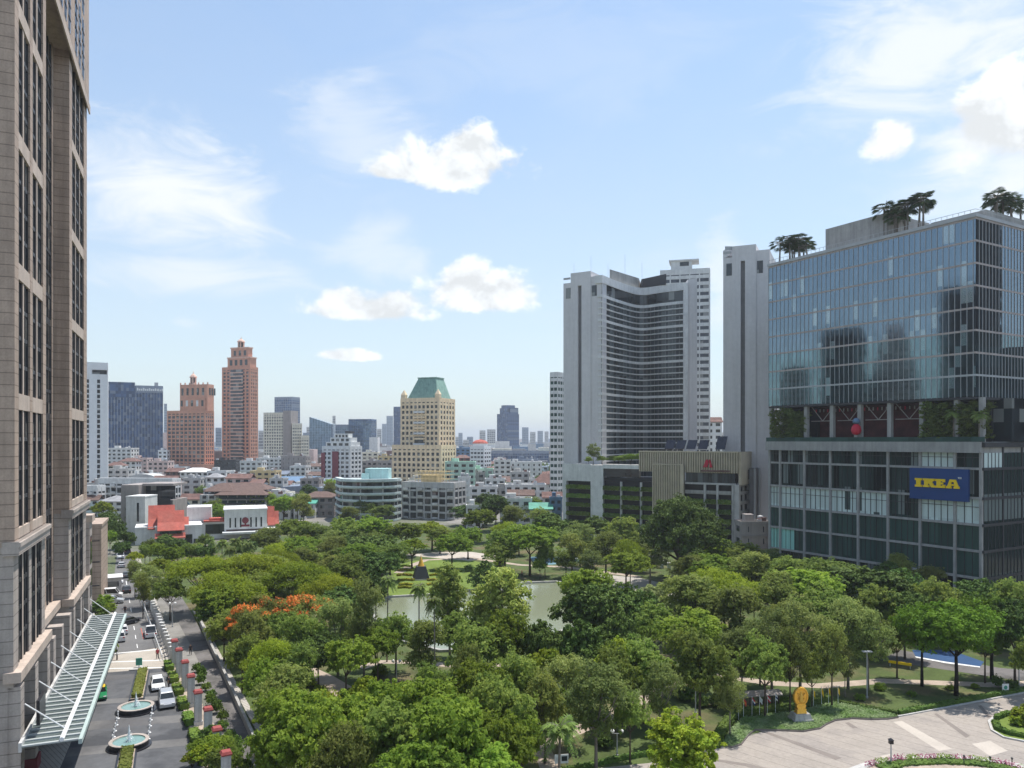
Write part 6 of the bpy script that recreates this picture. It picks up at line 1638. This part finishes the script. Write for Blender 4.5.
MB().prism([(-2.0,-2.0),(2.0,-2.0),(2.0,2.0),(-2.0,2.0)],.3,3.3,0,top=[(-1.15,-1.15),(1.15,-1.15),(1.15,1.15),(-1.15,1.15)]).build('skirt', K['dark_metal'], py_)
MB().box(-2.1,2.1,-2.1,2.1,0,.3).build('base', K['concrete'], py_)
MB().lathe([(.85,3.3),(.6,4.0),(.36,4.8),(.14,5.5),(.03,6.1)],12).build('spire', K['gold_paint'], py_)

# lamps
def lamp(px, py, h, label, kind='arm'):
    x, y = g(px,py); t = thing('street_lamp', label, 'lamp', (x,y,0), 0, 'lamp posts')
    MB().lathe([(.16,0),(.16,.25),(.09,.3)],8).tube([(0,0,.3),(0,0,h)],[.085,.055],7).build('pole', K['grey_metal'], t)
    if kind == 'arm':
        MB().tube([(-.9,0,h),(.9,0,h)],.05,5).build('arm', K['grey_metal'], t)
        for s in (-1,1): MB().box(s*.95-.35,s*.95+.35,-.14,.14,h-.06,h+.08).build('lamp_head', K['white_metal'], t)
    elif kind == 'globe':
        MB().tube([(-.5,0,h),(.5,0,h)],.04,5).build('arm', K['grey_metal'], t)
        for s in (-.5,.5): MB().lathe([(.05,h),(.22,h+.15),(.24,h+.3),(.15,h+.45),(.02,h+.5)],10).build('lamp_head', K['lamp_white'], t).location = (s,0,0)
    elif kind == 'flat': MB().box(-.65,.65,-.22,.22,h-.05,h+.08).build('lamp_head', K['grey_metal'], t)
    else:
        MB().box(-.2,.2,-.2,.2,h,h+.42).prism([(-.26,-.26),(.26,-.26),(.26,.26),(-.26,.26)],h+.42,h+.6,0,top=[(-.04,-.04),(.04,-.04),(.04,.04),(-.04,.04)]).build('lamp_head', K['black_glossy'], t)
lamp(867,698,6.3,'tall grey lamp post on the grass behind the tip of the plaza bed','flat')
lamp(1019,688,5.9,'pale lamp post by the hedge at the far side of the plaza','plain' if False else 'flat')
lamp(695.5,714,4.7,'lamp post with flat head among trees behind the arbour','flat')
lamp(617,757,2.6,'white twin globe lamp on the grass near the information board','globe')
lamp(523,740,3.2,'slim lamp post in the shade of the trees near the bottom edge','flat')
lamp(172.5,627,4.2,'white lamp post in the dark service lane behind the fence','globe')
lamp(396.5,682,2.8,'short white lamp post in the glade by the lake','globe')
lamp(891,765,2.3,'short black lantern post rising from the round flower bed','lantern')
# boards
def board(px, py, w, h, z, label, art):
    x, y = g(px,py); t = thing('notice_board', label, 'sign', (x,y,0), R(8))
    MB().box(-w/2,w/2,-.03,.03,z,z+h).build('panel', K['white_clean'], t)
    for s in (-.8,.8): MB().box(s*w/2-.04,s*w/2+.04,.031,.10,0,z+h*.8).build('post', K['grey_metal'], t)
    art(t, w, h, z)
def art1(t, w, h, z): MB().box(.0,w*.42,-.04,-.031,z+h*.25,z+h*.8).build('photo', K['car_dark'], t); MB().box(-w*.42,-w*.08,-.04,-.031,z+h*.6,z+h*.66).box(-w*.42,-w*.08,-.04,-.031,z+h*.45,z+h*.5).box(-w*.42,-w*.12,-.04,-.031,z+h*.3,z+h*.35).build('printed_lines', K['grey_metal'], t)
def art2(t, w, h, z): MB().tube([(0,-.045,z+h*.55),(0,-.031,z+h*.55)],h*.25,10).build('symbol', K['green_roof'], t)
board(561.5,768,1.5,.95,.5,'white information board with a dark photo beside the path',art1)
board(1005.5,694,1.0,1.1,.3,'white notice board with green symbol at the plaza edge',art2)
# yellow barrier rail by the court
x, y = g(900,668); t = thing('barrier', 'yellow barrier rail on the grass beside the blue court', 'barrier', (x,y,0), R(-35))
MB().box(-1.6,1.6,-.06,.06,.55,.95).build('rail', K['sign_yellow'], t)
for s in (-1.4,1.4): MB().box(s-.06,s+.06,.061,.15,0,.9).build('leg', K['grey_metal'], t)

# ================================================================ street side
# white pillars with red caps
pil = [(179,649),(185,661),(191,675),(198,691),(208,708),(217,728),(226,752),(174.5,640)]
ordn = ['first','second','third','fourth','fifth','sixth','seventh','eighth','ninth','tenth','eleventh','twelfth','thirteenth','fourteenth','fifteenth','sixteenth','seventeenth','eighteenth','nineteenth','twentieth']
proto = None
for i, (a, b) in enumerate(sorted(pil, key=lambda p: -p[1])):
    Y_ = F*(HC-4.2)/(b-HY)
    if proto is None:
        proto = thing('pillar', None, 'pillar', (0,0,0), R(29), 'white pillars with red caps beside the forecourt')
        MB().box(-.42,.42,-.42,.42,0,3.85).box(-.5,.5,-.5,.5,0,.5).build('shaft', K['pillar_white'], proto)
        MB().prism([(-.48,-.48),(.48,-.48),(.48,.48),(-.48,.48)],3.85,4.0).prism([(-.54,-.54),(.54,-.54),(.54,.54),(-.54,.54)],4.0,4.25,0,top=[(-.4,-.4),(.4,-.4),(.4,.4),(-.4,.4)]).build('cap', K['red_cap'], proto)
        o = proto
    else: o = copy_tree(proto)
    o.location = (X(a,Y_),Y_,.09); o['label'] = '%s white pillar with red cap counted from the near fountain side' % ordn[i] if i else 'white red capped pillar nearest the bottom edge'
# boundary fence of white posts
def LN(Y): return -49.1-.556*(Y-113.5)
t = thing('boundary_fence', 'white post and rail fence running along the street beyond the red capped pillars', 'fence', (0,0,0))
Y_ = 120.0; ys_ = []
while Y_ < 205: ys_.append(Y_); Y_ += 2.3
for y in ys_: MB().box(LN(y)-.26,LN(y)+.26,y-.26,y+.26,.0,2.05).box(LN(y)-.36,LN(y)+.36,y-.36,y+.36,2.05,2.25).build('post', K['pillar_white'], t)
m = MB()
for a, b in zip(ys_[:-1],ys_[1:]):
    for z in (.5,1.0,1.5): m.tube([(LN(a),a,z),(LN(b),b,z)],.06,4)
m.build('rail', K['white_metal'], t)
t = thing('boundary_fence', 'low white kerbside railing between the street and the pavement', 'fence', (0,0,0))
m = MB(); Y_ = 122.0
while Y_ < 190:
    m.tube([(LN(Y_)-1.6,Y_,.1),(LN(Y_)-1.6,Y_,1.0)],.07,5); Y_ += 1.6
m.tube([(LN(122)-1.6,122,.95),(LN(190)-1.6,190,.95)],.05,5); m.build('railing', K['white_metal'], t)
# low wall of the lane
t = tag(MB().ribbon([g(290,800,.9),g(264,757,.9),g(240,705,.9),g(223,668,.9),g(210,641,.9),g(198,614,.9)], .35, 0, .9).build('low_wall', K['concrete']), 'low grey wall between the service lane and the park trees', 'wall')
# clipped hedge blocks and shrubs along the pillars
for i in range(8):
    Y_ = 118-5.6*i; x0 = LN(Y_)-1.0
    hedge_path('hedge', [(x0+.9,Y_-1.6),(x0-.9,Y_+1.6)], 1.2, .8, '%s clipped hedge block along the pillar row counted from the crosswalk' % ordn[i], group='hedge blocks along the pillars', z=.09, dens=16)
for i in range(15):
    Y_ = 116-2.9*i; o = bush('hedge', LN(Y_)+3.0+.3*math.sin(i*2.1), Y_, 1.3, 1.3+.3*math.sin(i*1.3), z=.09, group='upright shrubs behind the pillars', label=None)
for px, py, w_, h, k in ((209,737,24,3.2,'dark'),(217,749,28,4.0,'broad'),(206,757,32,3.6,'lime'),(198,750,20,2.6,'broad'),(218,764,28,3.8,'mid'),(192,762,20,2.6,'lime'),(229,747,14,3.0,'mid'),(233,764,18,3.6,'mid')):
    Y_ = F*(HC-h*.64)/(py-HY); plant(k, X(px,Y_), Y_, w_/F*Y_, h, .09, group='planting at the near end of the pillars')
# fountains
def fountain(px, py, r, label, other):
    x, y = g(px,py); t = thing('fountain', label, 'fountain', (x,y,.01), R(24))
    q = MB()
    def ell(rr, z): return [(rr*1.0*math.cos(2*math.pi*k/28), rr*1.0*math.sin(2*math.pi*k/28), z) for k in range(28)]
    vs = ell(r*1.06,0)+ell(r*1.02,.55)+ell(r*1.08,.62)+ell(r*1.08,.72)+ell(r*.88,.72)+ell(r*.86,.5); n = 28
    q.add(vs,[(i*n+k,i*n+(k+1)%n,(i+1)*n+(k+1)%n,(i+1)*n+k) for i in range(5) for k in range(n)]+[tuple(5*n+k for k in range(n))],0)
    q.f[-1] = q.f[-1]
    q.m = [1 if i < 56 else 0 for i in range(len(q.f))]; q.build('basin', [K['grey_stone'],K['black_glossy']], t)
    MB().lathe([(r*1.22,0.),(r*1.22,.12),(r*1.1,.14)],28).build('plinth', K['black_glossy'], t)
    MB().sheet([(r*.87*math.cos(2*math.pi*k/28),r*.87*math.sin(2*math.pi*k/28)) for k in range(28)],.60).build('water', K['fountain_water'], t)
    j = MB().lathe([(.26,.6),(.18,1.0),(.12,1.7),(.05,2.3),(.01,2.5)],9); rng = random.Random(px)
    for i in range(60):
        a = rng.uniform(0,6.28); rr = rng.uniform(.05,.5); z = .62+rng.uniform(0,1.5)*(1-rr*1.4); j.lathe([(.005,z-.05),(.05,z),(.005,z+.05)],5,cx=rr*math.cos(a),cy=rr*math.sin(a))
    j.build('jet', K['spray'], t)
fountain(136,711,2.0,'round fountain with white jet at the planted end of the far median',0)
fountain(129,746.5,1.95,'round fountain with white jet nearest the bottom edge',0)
def median(a, b, w, label):
    p0, p1 = Vector(g(*a)), Vector(g(*b))
    tag(MB().ribbon([p0,p1],w,0,.35).build('planter', K['black_glossy']), label[0], 'planter')
    tag(MB().ribbon([p0+(p1-p0)*.02,p1-(p1-p0)*.02],w*.80,.351,.40).build('planter_soil', K['dirt']), kind='structure')
    hedge_path('hedge', [p0+(p1-p0)*.04,p1-(p1-p0)*.04], w*.62, .55, label[1], z=.40, leaf='leaf_olive')
median((136.5,702),(143,672.5),1.9,('dark stone planter running from the far fountain to the crosswalk','clipped hedge filling the planter beyond the far fountain'))
median((122,790),(128,752),1.9,('dark stone planter at the bottom edge before the near fountain','clipped hedge filling the planter before the near fountain'))
bl = [(118,719),(116.7,725.5),(115.2,731.5),(113.9,737.5),(112.6,743.6)]; br_ = [(152,714),(151,720.5),(150.2,726.5),(149.4,733),(148.6,739.5)]
proto = None
for side, L in (('tower',bl),('pillar',br_)):
    for i, (a, b) in enumerate(L):
        x, y = g(a,b)
        if proto is None:
            proto = thing('bollard', None, 'bollard', (0,0,0), 0, 'white bollards between the fountains')
            MB().lathe([(.2,0),(.2,.08),(.07,.1),(.06,.85),(.11,.9),(.09,1.0),(.01,1.05)],10).build('post', K['white_clean'], proto)
            MB().box(-.32,.32,-.03,.03,.62,.70).build('chain', K['white_clean'], proto); o = proto
        else: o = copy_tree(proto)
        o.location = (x,y,.01); o.rotation_euler = (0,0,R(110)); o['label'] = '%s white bollard from the far fountain on the %s side' % (ordn[i], side)
x, y = g(139,668); t = thing('guard_sign', 'small green board on a pale traffic island at the crosswalk', 'sign', (x,y,.02), R(15))
MB().prism([(-1.2,-1.2),(1.2,-1.2),(0,1.4)],0,.12).build('island', K['kerb'], t); MB().box(-.45,.45,-.08,.08,.4,1.5).build('panel', K['green_roof'], t); MB().box(-.05,.05,-.05,.05,.12,.4).build('post', K['grey_metal'], t)
x, y = g(117,660); t = thing('barrier_post', 'black and white barrier post at the canopy end of the crosswalk', 'barrier', (x,y,.0)); MB().tube([(0,0,0),(0,0,.9)],.11,8).tube([(0,0,1.3),(0,0,1.7)],.11,8).build('dark_band', K['dark_metal'], t); MB().tube([(0,0,.9),(0,0,1.3)],.115,8).tube([(0,0,1.7),(0,0,2.1)],.115,8).build('pale_band', K['white_clean'], t)
for i, (px, py) in enumerate(((638,562),(646,564),(655,566.5),(662,568),(669,570))):
    x, y = g(px,py); t = thing('gate_pillar', '%s white gate pillar counted from the lake under the huge dark rain tree' % ordn[i], 'pillar', (x,y,0), 0, 'white gate pillars near the podium')
    MB().box(-.4,.4,-.4,.4,0,1.7).build('shaft', K['white_paint'], t); MB().box(-.5,.5,-.5,.5,1.7,1.95).build('cap', K['pale_concrete'], t)
# planting and parked things by the brown wing
for px, py, k, D, H in ((98,612,'dark',3,2.2),(105,606,'green',3,2.4),(110,612,'green',2.4,1.8),(103,618,'dark',2.6,2.0),(113,652,'green',1.6,1.6)):
    x, y = g(px,py); bush(k,x,y,D,H)
x, y = g(107,590); t = thing('white_kiosk', 'low white guard house beside the street behind the brown wing', 'kiosk', (x,y,0), R(28))
MB().box(-3,3,-2,3,0,2.9).box(-3.3,3.3,-2.3,3.3,2.9,3.15).build('wall', K['white_paint'], t); MB().box(-2.4,2.4,-2.07,-2.01,1.0,2.2).build('window', K['dark_glass'], t)

# ================================================================ cars
def car(px, py, toward, paint, kind, label, rz=None, roofm=None):
    x, y = g(px,py); a = math.atan2(1,-.53) if rz is None else R(rz)
    if toward: a += math.pi
    t = thing('parked_car' if 'parked' in label else 'car', label, 'van' if kind == 'van' else 'car', (x,y,.02), a, 'cars on the street and forecourt')
    L, W, Ht = {'sedan':(4.5,1.78,1.45),'hatch':(4.0,1.7,1.5),'suv':(4.6,1.88,1.72),'van':(5.2,1.95,2.2),'pickup':(5.3,1.85,1.8)}[kind]
    hl = L/2; belt = {'sedan':.92,'hatch':.95,'suv':1.08,'van':1.15,'pickup':1.05}[kind]
    nose = {'sedan':.70,'hatch':.74,'suv':.88,'van':.98,'pickup':.85}[kind]
    tailz = {'sedan':.90,'hatch':.98,'suv':1.08,'van':1.15,'pickup':1.05}[kind]
    prof = [(-hl,.28),(-hl+.05,tailz*.92),(-hl+.15,tailz),(-hl*.3,belt),(hl*.36,belt),(hl*.9,nose),(hl-.02,nose*.75),(hl,.32),(hl*.92,.24),(-hl*.94,.24)]
    m = MB(); n = len(prof); vs = []
    for yy, k in ((-W/2,.90),(-W/2+.07,1.0),(W/2-.07,1.0),(W/2,.90)):
        vs += [(p[0]*(.985 if k < 1 else 1), yy, .24+(p[1]-.24)*k) for p in prof]
    fs = [(i*n+j,i*n+(j+1)%n,(i+1)*n+(j+1)%n,(i+1)*n+j) for i in range(3) for j in range(n)]+[tuple(range(n-1,-1,-1)),tuple(3*n+j for j in range(n))]
    m.add(vs,fs); m.build('body', K[paint], t)
    c0, c1, t0, t1 = {'sedan':(-hl*.72,hl*.42,-hl*.42,hl*.12),'hatch':(-hl*.93,hl*.46,-hl*.70,hl*.14),'suv':(-hl*.95,hl*.42,-hl*.80,hl*.14),'van':(-hl*.97,hl*.74,-hl*.94,hl*.46),'pickup':(-hl*.18,hl*.42,-hl*.10,hl*.14)}[kind]
    wi = W/2-.06; wt = W/2-.22
    MB().prism([(c0,-wi),(c1,-wi),(c1,wi),(c0,wi)],belt-.02,Ht-.06,0,top=[(t0,-wt),(t1,-wt),(t1,wt),(t0,wt)]).build('window', K['car_glass'], t)
    MB().prism([(t0-.04,-wt-.03),(t1+.05,-wt-.03),(t1+.05,wt+.03),(t0-.04,wt+.03)],Ht-.09,Ht,0,top=[(t0+.08,-wt+.08),(t1-.08,-wt+.08),(t1-.08,wt-.08),(t0+.08,wt-.08)]).build('roof', K[roofm or paint], t)
    pl = MB()
    for s in (-1,1):
        for xa, xb in ((c0,t0),(c1,t1),((c0+c1)/2-.1,(t0+t1)/2-.1)): pl.tube([(xa,s*(wi+.005),belt-.02),(xb,s*(wt+.005),Ht-.07)],.05,4)
    pl.build('window_pillar', K[paint], t)
    if kind == 'pickup': MB().box(-hl+.1,-hl*.2,-W/2+.12,W/2-.12,belt+.005,belt+.05).build('load_bed', K['car_dark'], t)
    for sx_ in (-.31*L,.31*L):
        for s in (-1,1):
            w = MB().tube([(sx_,s*(W/2-.16),.31),(sx_,s*(W/2+.02),.31)],.31,14).build('wheel', K['rubber'], t)
            MB().tube([(sx_,s*(W/2+.021),.31),(sx_,s*(W/2+.035),.31)],.19,10).build('rim', K['car_silver'], w)
    for s in (-1,1):
        MB().box(hl-.14,hl+.012,s*W*.36-.18,s*W*.36+.18,nose*.78,nose*.93).build('headlight', K['lamp_white'], t)
        MB().box(-hl-.012,-hl+.10,s*W*.38-.13,s*W*.38+.13,tailz*.72,tailz*.9).build('tail_light', K['tail_red'], t)
    if kind == 'sedan' and roofm: MB().box(-.25,.15,-.35,.35,Ht,Ht+.16).build('roof_sign', K['lamp_white'], t)
car(157.5,688,True,'car_white','hatch','white hatchback waiting beside the far planter on the forecourt')
car(166.5,704.5,True,'car_silver','suv','silver white sport utility car behind the white hatchback on the forecourt')
car(99.5,697,True,'taxi_green','sedan','green and yellow taxi half hidden under the glass canopy',None,'taxi_yellow')
car(150.5,635.5,False,'car_white','pickup','white pickup truck driving along the fence side of the street')
car(126,624.5,True,'car_dark','sedan','black car turning beside the far end of the canopy',60)
car(122.5,633,False,'car_white','hatch','white hatchback parked at the far canopy corner')
car(119,640,False,'car_white','suv','white car parked tight against the canopy edge')
car(126.5,592,False,'car_dark','sedan','dark sedan on the street level with the brown wing')
car(126.7,577,False,'car_grey','sedan','grey sedan farther up the street than the dark one')
car(121.5,567,False,'car_silver','hatch','silver hatchback in the shade near the street end')
car(120.3,558,True,'car_white','van','white van coming down at the end of the street')
car(127.5,553,False,'car_dark','sedan','small dark car under the trees at the street end')
car(109.5,598,False,'car_white','van','white van parked across the drive beside the brown wing',20)
car(112,603.5,False,'car_silver','suv','silver car parked across the drive beside the white van',20)
car(114,584,False,'car_white','hatch','white hatchback parked by the white guard house',20)
car(168,592,False,'car_dark','sedan','dark car parked in the service lane under the rain trees')
car(654,559,False,'car_dark','sedan','dark car parked behind the white gate pillars',200)

# ================================================================ people
def person(px, py, shirt, legs, label, rz, stride=.28, z=.02):
    x, y = g(px,py)
    V = [(0,0,.95),(0,0,1.15),(0,0,1.38),(0,0,1.50),(.02,0,1.62),(.02,0,1.74),
         (0,.11,.90),(stride*.5,.10,.50),(stride*.55,.10,.10),(stride*.55+.14,.10,.04),
         (0,-.11,.90),(-stride*.2,-.10,.50),(-stride*.9,-.10,.12),(-stride*.9+.13,-.10,.05),
         (0,.20,1.40),(-.08,.25,1.14),(.04,.24,.92),(.08,.24,.83),
         (0,-.20,1.40),(.10,-.25,1.14),(.20,-.23,.94),(.24,-.23,.85)]
    E = [(0,1),(1,2),(2,3),(3,4),(4,5),(0,6),(6,7),(7,8),(8,9),(0,10),(10,11),(11,12),(12,13),(2,14),(14,15),(15,16),(16,17),(2,18),(18,19),(19,20),(20,21)]
    Rd = [.16,.15,.16,.065,.105,.10,.10,.07,.05,.05,.10,.07,.05,.05,.065,.05,.04,.045,.065,.05,.04,.045]
    me = bpy.data.meshes.new('person'); me.from_pydata(V,E,[]); o = bpy.data.objects.new('person', me); COL.objects.link(o)
    md = o.modifiers.new('s','SKIN'); 
    for i, r in enumerate(Rd): me.skin_vertices[0].data[i].radius = (r*.8 if i < 3 else r, r*1.15 if i < 3 else r)
    me.skin_vertices[0].data[0].use_root = True
    o.modifiers.new('b','SUBSURF').levels = 1
    dg = bpy.context.evaluated_depsgraph_get(); m2 = bpy.data.meshes.new_from_object(o.evaluated_get(dg)); o.modifiers.clear(); o.data = m2
    m2.materials.clear()
    for k in (shirt, legs, 'skin', 'hair'): m2.materials.append(K[k])
    for p in m2.polygons:
        c = p.center
        p.material_index = 3 if (c.z > 1.66 and c.x < .09) else 2 if (c.z > 1.46 or (abs(c.y) > .17 and c.z < 1.15)) else 0 if c.z > .95 else 1
        p.use_smooth = True
    o.location = (x,y,z); o.rotation_euler = (0,0,R(rz))
    return tag(o, label, 'person', 'people walking')
person(157.5,659,'cloth_red','cloth_dark','person in a red shirt at the fence end of the crosswalk',120)
person(125,614,'cloth_dark','cloth_dark','person in dark clothes walking in the street beyond the canopy',-60)
person(142.5,601,'cloth_dark','cloth_blue','person in dark clothes on the pavement by the fence',120)
person(147,609,'cloth_white','cloth_dark','person in a white shirt on the pavement by the fence',110)
person(168.8,688,'cloth_dark','cloth_dark','person in dark clothes standing between the white hatchback and the hedge',190,.05)
person(522,577,'cloth_orange','cloth_dark','person in an orange shirt on the grass beside the lake',200)
person(190.5,655,'cloth_dark','cloth_dark','person in dark clothes walking in the service lane',120)

# ================================================================ labels that single each thing out
LM_T = [((35.8,95.6),'the golden statue'),((-23,194),'the black pyramid'),((-110,255),'the red roofed hall'),((35,255),'the parking podium'),((98,170),"the glass block's corner"),((72,214),"the glass block's far end"),
        ((70,122),'the blue court'),((-47,96),'the fountains'),((-58,325),'the curved flats'),((5.5,83),'the information board'),((-12,158),'the lake'),((-104,215),'the street end'),((-25,330),'the beige flats'),((30,185),'the lakeside paving'),((-46,170),'the flame trees'),((-25,112),'the park glade'),((22,118),'the arbour')]
LM_C = [((-200,640),'the shorter orange tower'),((-245,690),'the taller orange tower'),((-52,450),'the green roofed tower'),((-118,520),'the maroon panelled building'),((-100,328),'the brown roofed hotel'),((-58,325),'the curved flats'),((-25,330),'the beige flats'),((0,540),'the long dark block'),((-228,420),'the white slab tower'),((-175,352),'the long white flats'),((-22,560),'the red domed building'),((20,400),'the slim white tower'),((-210,800),'the pale cream tower'),((-360,820),'the dark blue hotel')]
def lab(items, LMS):
    rows = {}
    for o, d, p, k in items:
        q, nm = min(LMS, key=lambda l: (l[0][0]-p[0])**2+(l[0][1]-p[1])**2)
        dx, dy = p[0]-q[0], p[1]-q[1]
        # compare bearings as they show in the picture
        rel = ('beyond' if dy > 0 else 'before') if abs(dy) > abs(dx) else ('right of' if dx > 0 else 'left of')
        rows.setdefault((d, rel, nm), []).append((dx*dx+dy*dy, o))
    for (d, rel, nm), v in rows.items():
        v.sort(key=lambda r: r[0])
        for i, (_, o) in enumerate(v):
            o['label'] = '%s %s %s' % (' '.join(d.split()[:8]), rel, nm) + ('' if len(v) == 1 else ', %s closest' % (ordn[i] if i else 'the') if i < len(ordn) else '')
used = {}
lab([i for i in ITEMS if i[3] == 'tree' and i[2][1] < 285], LM_T)
lab([i for i in ITEMS if i[3] == 'tree' and i[2][1] >= 285], LM_C)
known = {}
for i in ITEMS:
    if i[3] in ('low','far'): known.setdefault(i[1], []).append(i)
for d, v in known.items():
    if len(v) == 1: v[0][0]['label'] = d + (' in the old town' if len(d.split()) < 5 else '')
    else: lab(v, LM_C)
